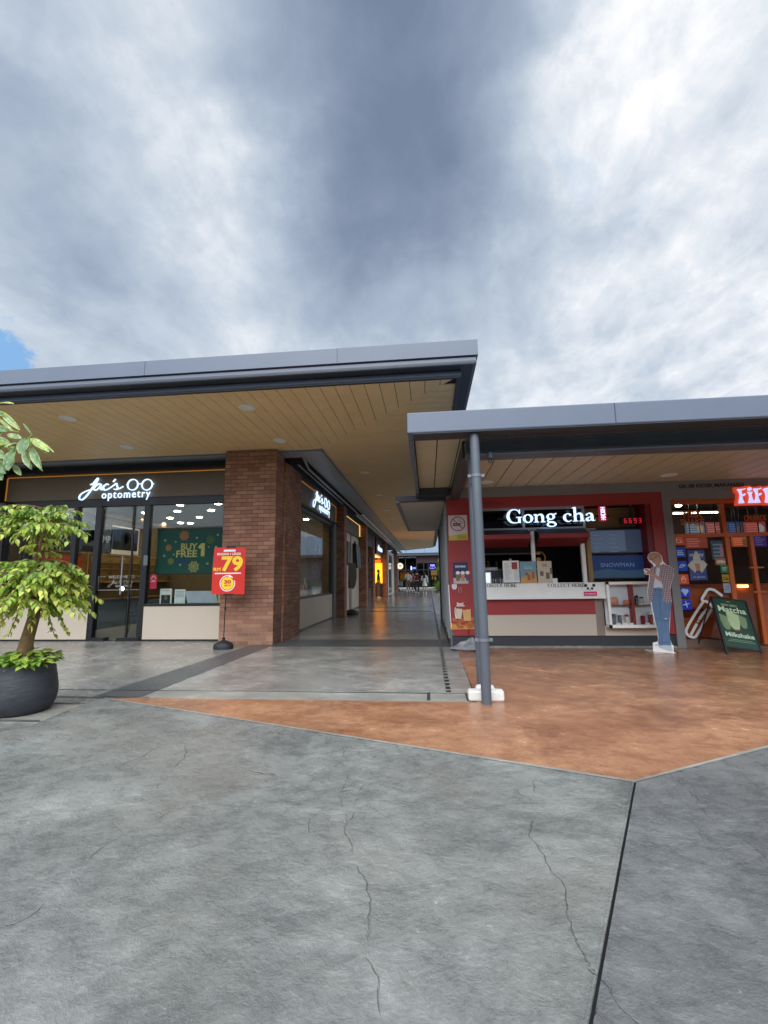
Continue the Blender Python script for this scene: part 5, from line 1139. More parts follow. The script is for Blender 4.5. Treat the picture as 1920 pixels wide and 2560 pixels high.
# glowing bubble letter sign
Yf = YK-.14; F = FY(Yf)
t = thing('shop_sign', 'glowing white bubble letters FiFB on a red orange backing over the orange shop', 'shop sign', (5.2, Yf, 2.4))
def fz(a_, b__): w3 = at(1660+a_*.1567, 1180+b__*.1567, 'y', Yf); return w3.x, w3.z
x0, z1_ = fz(1145, 268); x1, z0_ = fz(1700, 495); unit = (fz(1275, 268)[0]-x0)*1.1; Hh = z1_-z0_
def bub(ch, x):
    S = {'F': [[(.30, .95, .42), (.36, .78, .24), (.40, .6, .20), (.36, .4, .24), (.34, .2, .42), (.34, .04, .60)], [(.1, .93, .13), (.6, .92, .14), (.95, .98, .10)], [(.35, .56, .13), (.66, .54, .14), (.85, .64, .14)]],
         'i': [[(.42, .76, .56), (.42, .62, .26), (.42, .45, .22), (.42, .2, .42), (.42, .04, .68)]],
         'B': [[(.24, .95, .5), (.34, .75, .30), (.36, .5, .26), (.32, .25, .34), (.28, .04, .5)], [(.2, .93, .13), (.7, .95, .16), (1.05, .76, .26), (.8, .55, .16), (.4, .52, .12)], [(.5, .53, .12), (.95, .50, .18), (1.15, .26, .28), (.85, .06, .18), (.2, .05, .13)]],
         'U': [[(.24, .95, .4), (.24, .5, .3), (.3, .15, .3), (.6, .05, .2), (.9, .15, .3), (.95, .5, .3), (.95, .95, .4)]]}[ch]
    return [[(x+a_*unit, z0_+b__*Hh, w*unit) for a_, b__, w in s] for s in S]
word = [('F', 0), ('i', 1.02), ('F', 1.78), ('B', 2.92), ('U', 4.4)]
bk = MB(); ft = MB(); n_ = 0
for ch, o_ in word:
    for s in bub(ch, x0+o_*unit):
        bk.stroke(F, s, -.05-n_*.0003, .0+n_*.0003, k=4, grow=.035); ft.stroke(F, s, .004, .03+n_*.0003, k=4); n_ += 1
    if ch == 'i': bk.disc(F, x0+(o_+.42)*unit, z0_+.95*Hh, .2*unit+.035, -.05, .003); ft.disc(F, x0+(o_+.42)*unit, z0_+.95*Hh, .2*unit, .004, .032)
bk.build('sign_backing', emis('sign_orange', (226, 80, 50), .30), t); ft.build('bubble_lettering', emis('led_lilac', (190, 200, 250), .62), t)

# ------------------------------------------------ easel board
p0 = at(1816.7, 1637, 'z', 0); p1 = at(1905, 1634, 'z', 0); tl = at(1776, 1490, 'y', p0.y+.36); 
eb = thing('easel_board', 'dark green A-frame board advertising a matcha milkshake before the orange shop', 'easel board', (p0.x, p0.y, 0))
O_ = Vector((p0.x, p0.y, 0)); U_ = Vector((p1.x-p0.x, p1.y-p0.y+0, 0)); wB = U_.length; U_.normalize()
V_ = Vector((tl.x-p0.x, tl.y-p0.y, tl.z)); LB = V_.length; V_.normalize(); U_ = (U_-V_*U_.dot(V_)).normalized(); N_ = U_.cross(V_) ; N_ = N_ if N_.y < 0 else -N_
F = Fr(O_, U_, V_, N_)
MB().fbox(F, .025, wB-.025, .14, LB-.01, -.012, 0).build('board', mat('board_green', (26, 62, 48), .4, var=.15, scale=6), eb)
MB().fbox(F, 0, .025, 0, LB, -.018, .008).fbox(F, wB-.025, wB, 0, LB, -.018, .008).fbox(F, .025, wB-.025, LB-.02, LB, -.018, .008).fbox(F, .025, wB-.025, .12, .14, -.018, .008).build('frame', 'black_metal', eb)
T0 = F.p(0.012, LB, -.01); T1 = F.p(wB-.012, LB, -.01)
for T in (T0, T1): MB().tube([T, Vector((T.x+(-.10 if T is T0 else -.02), T.y+.34, .0))], .011, 8).build('leg', 'black_metal', eb)
MB().tube([T0+Vector((-.08, .26, -LB*.72)), T1+Vector((-.02, .26, -LB*.72))], .008, 6).build('brace', 'black_metal', eb)
bh = LB-.14
mat('mint', (200, 222, 190), .5, var=0); mat('matcha', (168, 190, 142), .5, var=.12, scale=9); mat('matcha_dim', (118, 142, 104), .5, var=.15, scale=9); mat('berry', (130, 70, 62), .5)
q = MB().text(F, 'BERRY BERRY', .14, .40, .14+.83*bh, .14+.87*bh, .001, .02); q.build('board_lettering', 'matcha', eb)
MB().text(F, 'Matcha', .07, wB-.06, .14+.70*bh, .14+.82*bh, .001, .018).text(F, 'Milkshake', .08, wB-.05, .14+.20*bh, .14+.29*bh, .001, .018).build('board_lettering', 'mint', eb)
MB().fbox(F, .12, wB-.1, .14+.145*bh, .14+.15*bh, 0, .001).fbox(F, .09, wB-.06, .14+.115*bh, .14+.12*bh, 0, .001).fbox(F, .24, .3, .14+.92*bh, .14+.93*bh, 0, .001).build('small_print', 'matcha', eb)
for (u, v, s, m_) in ((.07, .33, .9, 'matcha_dim'), (.36, .40, .8, 'matcha_dim'), (.19, .34, 1.15, 'matcha')):
    v = .14+v*bh; w_ = .15*s; n0 = .002 if m_ == 'matcha' else .0005
    MB().poly(F, [(u+.01, v+.05*s), (u+.05*s, v), (u+.12*s, v+.01), (u+w_, v+.10*s), (u+w_*1.05, v+.22*s), (u+.5*w_, v+.25*s), (u-.01, v+.28*s), (u-.012, v+.15*s)], n0, n0+.001).build('cup_print', m_, eb)
MB().stroke(F, [(.21, .14+.36*bh, .02), (.27, .14+.335*bh, .026), (.34, .14+.36*bh, .02)], .003, .004).build('berry_print', 'berry', eb)

# ------------------------------------------------ cardboard standee
Ys = 7.40; F = FY(Ys)
def S8(pts, dn=0): return [(lambda w3: (w3.x, w3.z))(at(1590+a_*.1221, 1370+b__*.1221, 'y', Ys)) for a_, b__ in pts]
sd = thing('cardboard_standee', 'life size cardboard cutout of a smiling man in a plaid shirt and blue jeans', 'standee', (3.55, Ys, 0))
zmin = min(p[1] for p in S8([(350, 2130), (775, 2170)]))
def S9(pts): return [(a_, max(.002, b__-zmin)) for a_, b__ in S8(pts)]
def lay(name, pts, m, n, sm=True, parent=sd):
    P = S9(pts)
    if sm: P = catmull(P, 3, True); P = [(a_, max(.002, b__)) for a_, b__ in P]
    return MB().poly(F, P, n-.001, n).build(name, m, parent)
outline = [(370, 88), (300, 105), (250, 150), (242, 215), (275, 285), (345, 335), (365, 375), (350, 405), (285, 440), (225, 425), (180, 425), (160, 455), (165, 485), (205, 497), (175, 515), (170, 540), (200, 552), (270, 556), (276, 600), (236, 880), (236, 960), (262, 1105), (300, 1115), (370, 1465), (440, 1700), (462, 1900), (440, 1930), (350, 1950), (350, 2130), (775, 2170), (770, 2010), (738, 1985), (692, 1850), (690, 1700), (716, 1112), (737, 1108), (700, 860), (722, 760), (778, 560), (772, 430), (700, 378), (620, 353), (552, 280), (522, 170), (455, 105)]
MB().poly(F, S9(outline), -.012, 0).build('board', 'white_paint', sd)
m, nt, b = nodes('plaid'); N = nt.nodes; L = nt.links; g = N.new('ShaderNodeNewGeometry')
ws_ = []
for dirn, s_ in (('X', 13), ('Z', 10)):
    w = N.new('ShaderNodeTexWave'); w.bands_direction = dirn; w.inputs['Scale'].default_value = s_; w.inputs['Distortion'].default_value = 1.2; w.inputs['Detail'].default_value = 1; L.new(g.outputs['Position'], w.inputs['Vector']); ws_.append(w)
mxp = N.new('ShaderNodeMix'); mxp.data_type = 'RGBA'; L.new(ws_[0].outputs['Fac'], mxp.inputs[0]); mxp.inputs[6].default_value = lin3((92, 66, 78)) + (1,); mxp.inputs[7].default_value = lin3((190, 176, 178)) + (1,)
mxq = N.new('ShaderNodeMix'); mxq.data_type = 'RGBA'; mxq.blend_type = 'MULTIPLY'; mxq.inputs[0].default_value = .8; L.new(mxp.outputs[2], mxq.inputs[6])
rr = N.new('ShaderNodeValToRGB'); rr.color_ramp.elements[0].color = (.5, .38, .42, 1); rr.color_ramp.elements[1].color = (1, 1, 1, 1); L.new(ws_[1].outputs['Fac'], rr.inputs[0]); L.new(rr.outputs[0], mxq.inputs[7]); L.new(mxq.outputs[2], b.inputs['Base Color']); b.inputs['Roughness'].default_value = .5; MATS['plaid'] = m
mat('denim', (84, 112, 146), .6, var=.16, scale=9, st=(3, 1, .6)); mat('tee', (188, 192, 204), .5, var=.04); mat('print_skin', (172, 124, 104), .5, var=.05, scale=14); mat('blond', (146, 118, 86), .5, var=.2, scale=20); mat('shoe_print', (176, 186, 196), .5, var=.1, scale=20); mat('shade_print', (84, 54, 50), .5, var=0)
lay('printed_tee', [(395, 400), (492, 400), (482, 600), (548, 770), (536, 838), (358, 838), (370, 700), (410, 480)], 'tee', .001)
lay('printed_jeans', [(318, 1100), (342, 960), (358, 834), (536, 834), (560, 1000), (575, 1100), (716, 1108), (705, 1300), (690, 1500), (686, 1700), (698, 1850), (722, 1985), (700, 2012), (470, 2012), (462, 1850), (440, 1700), (378, 1440)], 'denim', .0015)
lay('printed_shirt', [(296, 440), (400, 385), (415, 480), (372, 700), (360, 840), (322, 1100), (266, 1100), (242, 960), (244, 880), (284, 600), (280, 500)], 'plaid', .0025)
lay('printed_shirt', [(486, 385), (560, 335), (620, 360), (700, 385), (765, 435), (770, 560), (716, 760), (694, 860), (728, 1105), (578, 1108), (540, 860), (545, 770), (470, 600), (488, 480)], 'plaid', .0025)
lay('printed_arm', [(168, 450), (190, 430), (225, 432), (280, 470), (330, 510), (460, 590), (535, 640), (505, 695), (420, 645), (330, 590), (270, 548), (215, 545), (180, 545), (182, 522), (232, 505), (206, 478)], 'print_skin', .0035)
lay('printed_sleeve', [(530, 610), (640, 560), (750, 580), (705, 755), (600, 765), (510, 700)], 'plaid', .0045)
lay('printed_head', [(292, 160), (370, 120), (465, 150), (500, 230), (490, 320), (495, 405), (395, 405), (405, 352), (345, 305), (290, 235)], 'print_skin', .0035)
lay('printed_hair', [(252, 215), (258, 150), (310, 112), (370, 98), (450, 114), (510, 180), (528, 280), (500, 330), (492, 240), (455, 190), (395, 168), (340, 180), (298, 235), (285, 275)], 'blond', .0045)
q = MB()
for pts, w in ((((305, 236), (350, 246)), .010), (((378, 214), (420, 200)), .010), (((312, 228), (352, 232)), .004), (((372, 200), (420, 186)), .004), (((368, 270), (382, 284)), .005), (((385, 312), (420, 305), (444, 286)), .009)):
    P = S9(pts); q.stroke(F, [(a_, b__, w) for a_, b__ in P], .0045, .0055, smooth=False)
q.build('printed_face', 'shade_print', sd)
P = S9([(388, 306), (418, 302), (438, 288)]); MB().stroke(F, [(a_, b__, .004) for a_, b__ in P], .0056, .006, smooth=False).build('printed_smile', 'print_white', sd)
lay('printed_shoe', [(468, 2010), (700, 2005), (745, 2080), (750, 2118), (690, 2122), (600, 2095), (480, 2050)], 'shoe_print', .004)
lay('printed_shoe', [(385, 1985), (465, 1975), (466, 2010), (385, 2005)], 'shoe_print', .004)
q = MB()
for pts in (((385, 1462), (440, 1455), (495, 1470)), ((520, 1495), (600, 1505), (685, 1490)), ((480, 1110), (495, 1300), (500, 1500)), ((400, 850), (402, 900)), ((360, 870), (520, 868)), ((468, 1930), (580, 1945), (700, 1930))):
    P = S9(pts); q.stroke(F, [(a_, b__, .006) for a_, b__ in P], .0015, .0025, smooth=False)
q.build('printed_seams', mat('denim_dark', (48, 66, 92), .6), sd)
P = S9([(585, 1452), (640, 1460)]); MB().stroke(F, [(a_, b__, .012) for a_, b__ in P], .0015, .003, smooth=False).build('printed_rip', 'tee', sd)
MB().box(3.42, 3.74, Ys+.012, Ys+.3, 0, .012).build('foot', 'white_paint', sd)
MB().tube([(3.66, Ys+.012, .75), (3.86, Ys+.42, .004)], .003, 6).build('stay_string', 'print_white', sd)

# ------------------------------------------------ red promotion sign on a pole
Yp = 7.80; F = FY(Yp-.02)
c_ = at(565, 1619, 'z', 0)
ps = thing('promo_stand', 'red promotion board with a big yellow 79 on a black pole beside the corner pier', 'sign stand', (c_.x, Yp, 0))
bz = MB(); k = 28; rings = [(0, 1.0), (.05, 1.02), (.09, .94), (.13, .55), (.15, .2)]
vs = [(c_.x+.02+.175*r_*math.cos(2*math.pi*j/k)+(.0), Yp+.14*r_*math.sin(2*math.pi*j/k), z_) for z_, r_ in rings for j in range(k)]
bz.add(vs, [(i*k+j, i*k+(j+1) % k, (i+1)*k+(j+1) % k, (i+1)*k+j) for i in range(4) for j in range(k)] + [tuple(range(k-1, -1, -1)), tuple(range(4*k, 5*k))]).build('base', 'rubber', ps, smooth=True)
MB().tube([(c_.x+.02, Yp, .12), (c_.x+.02, Yp, .2)], .026, 12).build('socket', 'rubber', ps); MB().tube([(c_.x+.02, Yp, .2), (c_.x+.03, Yp, 1.0)], .009, 8).build('pole', 'black_metal', ps); MB().tube([(c_.x+.028, Yp, .68), (c_.x+.03, Yp, .74)], .018, 8).build('clamp', 'black_metal', ps)
def Q(a_, b__): w3 = at(380+a_*.1627, 1280+b__*.1627, 'y', Yp-.02); return w3.x, w3.z
brd = [Q(965, 545), Q(1445, 545), Q(1432, 900), Q(1420, 1265), Q(915, 1265), Q(930, 900)]
MB().poly(F, brd, 0, .006).build('board', 'sign_red', ps)
(x0, z0_), (x1, z1_) = Q(1145, 545), Q(1285, 522); MB().box(x0, x1, Yp-.03, Yp-.005, z0_-.01, z1_).build('clip', 'black_metal', ps)
(x0, z0_), (x1, z1_) = Q(1100, 1275), Q(1245, 1255); MB().box(x0, x1, Yp-.03, Yp-.005, z0_-.01, z1_).build('clip', 'black_metal', ps)
def qt(s, a0, b0, a1, b1, m, bold=.02, n=.0075):
    (x0, z1_), (x1, z0_) = Q(a0, b0), Q(a1, b1); MB().text(F, s, x0, x1, z0_, z1_, n, bold).build('board_lettering', m, ps)
qt('79', 1075, 680, 1395, 910, 'print_yellow', .035); qt('RM', 950, 857, 1058, 906, 'print_yellow', .025); qt('BINGKAI + LENSA', 1007, 630, 1370, 660, 'print_white', .02)
(x0, z1_), (x1, z0_) = Q(1105, 580), Q(1285, 608); MB().fbox(F, x0, x1, z0_, z1_, .006, .007).build('pill_print', 'print_white', ps)
(x0, z1_), (x1, z0_) = Q(967, 937), Q(1368, 948); MB().fbox(F, x0, x1, z0_, z1_, .006, .007).build('small_print', 'print_white', ps)
cx, cz = Q(1160, 1095); r_ = .125*.1627*1.0/1090*0+abs(Q(1282, 1095)[0]-cx)
MB().stroke(F, [(cx+r_*.92*math.cos(t_), cz+r_*.92*math.sin(t_), .016) for t_ in [R(20-i*13) for i in range(26)]], .006, .007, smooth=False).poly(F, [Q(1190, 958), Q(1255, 1010), Q(1180, 1000)], .006, .0075).build('arrow_print', 'print_white', ps)
MB().disc(F, cx, cz, r_*.78, .006, .007).build('disc_print', 'print_yellow', ps)
qt('30', 1112, 1045, 1218, 1103, 'sign_red', .05, .008); qt('MINS', 1118, 1113, 1212, 1143, 'sign_red', .02, .008)

# ================================================================== inside and behind the optical shop glass
Yb = 9.02; F = FY(Yb)
def Q3(a_, b__): w3 = at(380+a_*.1627, 1280+b__*.1627, 'y', Yb); return w3.x, w3.z
gb = thing('promo_banner', 'dark green banner reading BUY FREE 1 with star motifs hung behind the shop window', 'banner', (-5, Yb, 1.6))
(x0, z1_), (x1, z0_) = Q3(90, 282), Q3(1110, 935)
brd = catmull([(x0, z1_), (x0+.5, z1_+.005), (x1, z1_), (x1, z0_), (x0+.6, z0_+.0), (x0-.03, z0_-.015), (x0+.015, (z0_+z1_)/2)], 1, True)
MB().poly(F, brd, -.004, 0).build('cloth', 'banner_green', gb); MB().fbox(F, x0-.01, x1+.02, z1_, z1_+.02, -.01, .004).fbox(F, x0-.03, x1+.02, z0_-.02, z0_, -.01, .004).build('rod', 'black_metal', gb)
def star_(a_, b__, r_, m, q_=.78, line=False):
    x, z = Q3(a_, b__); rr = r_*.1627*Yb/1100*1.02; q = MB()
    if line:
        for s_ in (1, .8): q.stroke(F, [(x+rr*s_*(1 if i % 2 == 0 else .74)*math.cos(math.pi*i/8+.39), z+rr*s_*(1 if i % 2 == 0 else .74)*math.sin(math.pi*i/8+.39)) for i in range(16)], .001, .002, .010, True, 1)
        for i in range(4): q.stroke(F, [(x+rr*.6*math.cos(math.pi*i/4), z+rr*.6*math.sin(math.pi*i/4), .008), (x-rr*.6*math.cos(math.pi*i/4), z-rr*.6*math.sin(math.pi*i/4), .008)], .001, .0022+i*.0002, smooth=False)
        q.ring(F, x, z, rr*.42, .008, .001, .003)
    else: q.star(F, x, z, rr, .001, .002, rot=.39)
    q.build('star_print', m, gb)
star_(497, 362, 88, 'motif_orange'); star_(255, 550, 58, 'motif_orange'); star_(288, 757, 58, 'motif_olive'); star_(900, 425, 72, 'motif_olive', line=True); star_(640, 842, 92, 'gold_print', line=True)
q = MB()
for a_, b__ in ((205, 437), (190, 672), (690, 395), (433, 810), (853, 792), (1012, 350), (985, 535)): x, z = Q3(a_, b__); q.ring(F, x, z, .017, .010, .001, .002, 12)
for a_, b__ in ((365, 458), (333, 655), (872, 537)): x, z = Q3(a_, b__); q.star(F, x, z, .022, .001, .002, 4, .4)
q.build('dot_print', mat('pale_gold', (200, 202, 160), .5, var=0), gb)
MB().poly(F, [Q3(*p_) for p_ in ((712, 530), (762, 478), (815, 478), (803, 680), (748, 680), (757, 560), (722, 566))], .001, .002).build('banner_numeral', 'gold_print', gb)
for s, a0, b0, a1, b1 in (('BUY', 450, 484, 695, 580), ('FREE', 376, 592, 690, 690)):
    (u0, v1), (u1, v0) = Q3(a0, b0), Q3(a1, b1); MB().text(F, s, u0, u1, v0, v1, .001, .02).build('banner_lettering', 'gold_print', gb)
(u0, v1), (u1, v0) = Q3(350, 722), Q3(525, 812); MB().fbox(F, u0, u1, v0, v1, .0005, .001).build('blue_patch', mat('patch_blue', (24, 60, 92), .6), gb)
# cards and the white board on the sill
Yc = 8.97; F = FY(Yc)
def Qc(a_, b__): w3 = at(380+a_*.1627, 1280+b__*.1627, 'y', Yc); return w3.x, w3.z
MB().box(-5.9, -4.06, 8.9, 9.3, .66, .69).build('window_ledge', 'dark_wood', shop)
(x0, z1_), (x1, z0_) = Qc(127, 1180), Qc(295, 1400); t = thing('display_card', 'white acrylic card with a dark portrait photo on the window ledge', 'card', (x0, Yc, .69))
MB().fbox(F, x0, x1, .692, z1_, -.012, 0).build('card', 'print_white', t); MB().fbox(F, x0+.03, x1-.03, .71, z1_-.13, 0, .002).build('photo_print', 'print_black', t); MB().disc(F, (x0+x1)/2+.005, (z1_+.62)/2+.03, .035, .002, .003, ry=.05).build('portrait_print', mat('dim_skin', (120, 96, 88), .6), t); MB().text(F, 'INSPIRED', x0+.05, x1-.06, z1_-.05, z1_-.03, .001, 0).build('lettering', 'print_black', t)
(x0, z1_), (x1, z0_) = Qc(352, 1190), Qc(503, 1400); t = thing('display_card', 'white and pale blue form card on the window ledge', 'card', (x0, Yc, .69))
MB().fbox(F, x0, x1, .692, z1_, -.012, 0).build('card', 'print_white', t); q = MB()
for i in range(5): q.fbox(F, x0+.02, x1-.02, z1_-.05-i*.028, z1_-.04-i*.028, 0, .001)
q.ring(F, x0+.06, .75, .02, .005, 0, .001).ring(F, x1-.06, .75, .02, .005, 0, .001); q.build('blue_print', mat('form_blue', (110, 140, 170), .5), t)
tag(MB().poly(F, [Qc(*p) for p in ((545, 1395), (510, 1225), (530, 1215), (925, 1212), (985, 1240), (1010, 1395))], -.02, 0).build('white_board', mat('board_pale', (184, 190, 198), .4)), 'large pale slanted board lying against the window right of the cards', 'board')
(x0, z1_), (x1, z0_) = Qc(1015, 1270), Qc(1055, 1395); tag(MB().fbox(F, x0, x1, .692, z1_, -.02, 0).build('yellow_slip', 'gold_print'), 'narrow yellow strip standing at the right end of the window ledge', 'slip')
# door decal
Yd = YJ+.04; F = FY(Yd)
def Qd(a_, b__): w3 = at(180+a_*.1567, 1240+b__*.1567, 'y', Yd); return w3.x, w3.z
t = thing('door_decal', 'fine white welcome lettering and frame on the glass shop door', 'decal', (-6.7, Yd, 1.1)); mat('decal_white', (190, 192, 184), .5, var=0)
(x0, z1_), (x1, z0_) = Qd(430, 1290), Qd(1098, 1494); q = MB()
q.stroke(F, [(x0+.15, z1_, .008), (x0, z1_, .008), (x0-.0, z0_, .008), (x1, z0_, .008), (x1, z1_, .008), (x1-.1, z1_, .008)], .001, .002, smooth=False); q.build('frame_line', 'decal_white', t)
(u0, v1), (u1, v0) = Qd(585, 1272), Qd(998, 1310); MB().text(F, 'WELCOME TO', u0, u1, v0, v1, .001, 0).build('lettering', 'decal_white', t)
(u0, v0), (u1, v1) = Qd(570, 1455), Qd(968, 1400); logo(F, u0, v0, u1-u0, .001, .001, 'decal_white', t, .45, 0)
a = at(376.5, 1436, 'y', Yd); b_ = at(391, 1472, 'y', Yd); t = thing('card_sticker', 'small crimson arch topped insurance sticker reading AIA by the door frame', 'sticker', (a.x, Yd, b_.z))
MB().poly(F, [(a.x, b_.z), (b_.x, b_.z), (b_.x, a.z-.04), (b_.x-.03, a.z), (a.x+.03, a.z), (a.x, a.z-.04)], .001, .003).build('plate', mat('crimson', (190, 22, 66), .5), t); MB().text(F, 'AIA', a.x+.03, b_.x-.03, a.z-.16, a.z-.12, .0032, .0).stroke(F, [(a.x+.02, a.z-.1, .008), ((a.x+b_.x)/2, a.z-.03, .008), (b_.x-.02, a.z-.1, .008)], .003, .004).build('lettering', 'print_white', t)
a = at(361, 1391, 'y', Yd-.05); tag(MB().fbox(FY(YJ-.03), a.x, a.x+.09, a.z-.19, a.z+.02, 0, .002).build('door_notice', 'trim_grey'), 'small dark grey notice on the black door jamb', 'notice')
# side wall pictures and shelves (inner left wall x = -9.2)
FI = FX(-9.18)
def picture(label, p0_, q0_, p1_, q1_, ground, parts, frame=None, lettering=None):
    a = at(p0_, q0_, 'x', -9.15); b_ = at(p1_, q1_, 'x', -9.15); y0, y1 = min(a.y, b_.y), min(max(a.y, b_.y), 15.0); z1 = a.z; z0 = at(p0_, q1_, 'x', -9.15).z
    z1 = min(z1, 3.04); z0 = max(z0, 2.03)
    t = thing('wall_picture', label, 'picture', (-9.18, (y0+y1)/2, z0)); F = FX(-9.16)
    MB().fbox(F, y0, y1, z0, z1, -.03, 0).build('panel', frame or ground, t)
    e_ = .05*(y1-y0) if frame else 0
    if frame: MB().fbox(F, y0+e_, y1-e_, z0+.14, z1-.05, 0, .004).build('photo_print', ground, t)
    w_, h_ = y1-y0, z1-z0
    for kind, u, v, a_, b__, m in parts:
        q = MB()
        if kind == 'd': q.disc(F, y0+u*w_, z0+v*h_, a_*w_, .005, .007, ry=b__*h_)
        else: q.fbox(F, y0+u*w_, y0+a_*w_, z0+v*h_, z0+b__*h_, .004, .0055)
        q.build('print_shape', m, t)
    if lettering: MB().text(F, lettering, y0+.05*w_, y0+.85*w_, z0+.35*h_, z0+.62*h_, .006, .02).build('print_lettering', 'pale_blue_print', t)
mat('pic_blue', (30, 58, 104), .5, var=.2); mat('pic_slate', (74, 84, 104), .5, var=.15); mat('pic_black', (14, 14, 18), .5, var=.1); mat('pic_skin', (120, 92, 84), .6, var=.1)
picture('dim picture of a crouching figure before blue cloth, leftmost on the inner wall', 118, 1325, 176, 1370, 'pic_blue', [('r', .0, 0, .35, .8, 'pic_black'), ('d', .25, .6, .08, .14, 'pic_skin')])
picture('tall picture of a face in dark glasses with curly hair', 196, 1297, 241, 1376, 'pic_slate', [('d', .6, .62, .33, .34, 'pic_black'), ('d', .72, .5, .16, .22, 'pic_skin'), ('r', .58, .52, .9, .6, 'pic_black'), ('r', .3, 0, .95, .18, 'pic_black')])
picture('slate blue picture with large pale letters beside the framed portrait', 254, 1312, 279, 1380, 'pic_slate', [('r', 0, 0, .1, .5, 'kiosk_red_dark')], lettering='IMP')
picture('white framed portrait of a person in sunglasses against deep blue', 281, 1312, 346, 1386, 'pic_blue', [('r', .08, .15, .92, .45, 'pic_black'), ('d', .52, .58, .2, .26, 'pic_black'), ('d', .52, .58, .11, .19, 'pic_skin'), ('r', .41, .6, .63, .68, 'pic_black')], frame='print_white')
random.seed(5)
rc = thing('display_shelf', 'lit orange and red shelf bay of spectacle frames on the inner wall', 'shelf', (-9.1, 10.1, 1.2))
MB().box(-9.19, -9.15, 9.5, 10.9, 1.24, 1.9).build('back_panel', emis('shelf_glow', (150, 56, 22), .2), rc); MB().box(-9.19, -9.0, 9.44, 9.5, 1.24, 1.98).box(-9.19, -9.0, 10.9, 10.96, 1.24, 1.98).build('side_panel', 'shelf_wood', rc)  # back panel glows: shelf lighting put into its colour
rc = thing('display_shelf', 'warm lit shelf bay of small spectacle frames towards the back', 'shelf', (-9.1, 12.8, 1.2))
MB().box(-9.19, -9.15, 11.2, 14.8, 1.24, 1.95).build('back_panel', emis('shelf_warm', (120, 92, 50), .10), rc)  # weak glow of the panel stands in for the shelf lighting
for i in range(3): MB().box(-9.15, -9.02, 11.2, 14.8, 1.4+i*.18, 1.41+i*.18).build('glass_shelf', 'shelf_wood', rc)
for i in range(24):
    y = 11.4+(i % 8)*.44; z_ = 1.425+(i//8)*.18; Fz = FX(-9.05)
    q = MB().ring(Fz, y-.04, z_+.03, .032, .009, 0, .006, 12).ring(Fz, y+.04, z_+.03, .032, .009, 0, .006, 12).stroke(Fz, [(y-.01, z_+.04, .008), (y+.01, z_+.04, .008)], 0, .007, smooth=False)
    tag(q.build('spectacle_frame', 'print_black'), 'dark spectacle frame on the glass shelves of the back bay', 'spectacles', 'spectacles on the back bay')
# desk, chairs, stool lamp
tb = thing('desk', 'dark consulting desk just inside the glass shop door', 'desk', (-6.2, 10.9, 0)); MB().box(-7.0, -5.2, 10.5, 11.3, .70, .76).build('desk_top', 'trim_dark', tb)
MB().box(-7.0, -6.9, 10.55, 11.25, .012, .7).box(-5.3, -5.2, 10.55, 11.25, .012, .7).build('desk_leg', 'black_metal', tb); MB().box(-6.9, -5.3, 11.1, 11.15, .25, .7).build('modesty_panel', 'trim_dark', tb)
def chair(label, x, y, rz):
    t = thing('chair', label, 'chair', (x, y, 0), rz, 'chairs at the desk'); q = MB().box(-.23, .23, -.22, .22, .42, .48); q.build('seat', 'fabric_black', t, bevel=.03, local=True)
    MB().box(-.22, .22, .18, .24, .50, .84).build('backrest', 'fabric_black', t, bevel=.03, local=True)
    for sx in (-1, 1):
        for sy in (-1, 1): MB().tube([(sx*.18, sy*.17, .43), (sx*.24, sy*.23, .012)], .014, 6).build('leg', 'black_metal', t, local=True)
    return t
chair('dark low backed chair in front of the consulting desk', -6.75, 10.1, math.pi); chair('dark low backed chair in front of the consulting desk', -5.9, 10.1, math.pi-.2)
cb = thing('cabinet', 'dark teal low cabinet along the left inside the optical shop', 'cabinet', (-8.4, 11.2, 0)); MB().box(-9.1, -8.5, 10.2, 12.4, .012, .72).build('carcass', mat('teal_dark', (16, 38, 40), .5), cb); MB().box(-9.12, -8.46, 10.16, 12.44, .72, .75).build('top_board', 'trim_dark', cb); MB().box(-8.5, -8.49, 10.3, 12.3, .38, .39).build('drawer_gap', 'black_metal', cb)
a = at(306, 1472, 'y', 10.9); t = thing('desk_lamp', 'small bright round lamp on the consulting desk', 'lamp', (a.x, 10.9, .76)); MB().disc(FY(10.88), a.x, a.z, .05, -.02, .02).build('bulb', emis('bulb', (230, 245, 255), 6), t); MB().tube([(a.x, 10.92, .76), (a.x, 10.92, a.z)], .01, 8).build('stem', 'black_metal', t); MB().lathe((a.x, 10.92, .76), [(.07, 0), (.06, .02)], 14).build('foot', 'black_metal', t)
# side window display
def xs(px, py, X=-3.35): return at(px, py, 'x', X)
MB().box(-3.7, -3.14, 9.95, 13.8, .70, .74).build('window_ledge', 'white_paint', shop)
a = at(737, 1464, 'x', -3.3); tag(MB().poly(FX(-3.35), [(11.0, .76), (11.9, .76), (11.95, .84), (11.6, .95), (11.0, 1.2)], -.12, .06).build('toy_slide', mat('slide_yellow', (246, 160, 20), .4)), 'glossy yellow orange wedge shaped stand in the side window', 'display stand')
for i, (y, h, m_) in enumerate(((12.0, .34, 'kiosk_red'), (12.25, .5, 'gold_print'), (12.45, .42, 'print_black'), (12.35, .24, 'cup_red'))): tag(MB().lathe((-3.4-.06*(i % 2), y, .74), [(.05, 0), (.055, h*.6), (.02, h*.75), (.02, h)], 12).build('bottle', m_, smooth=True), ['red squat bottle in the side window', 'tall gold bottle in the side window', 'tall black bottle in the side window', 'small crimson bottle in the side window'][i], 'bottle')
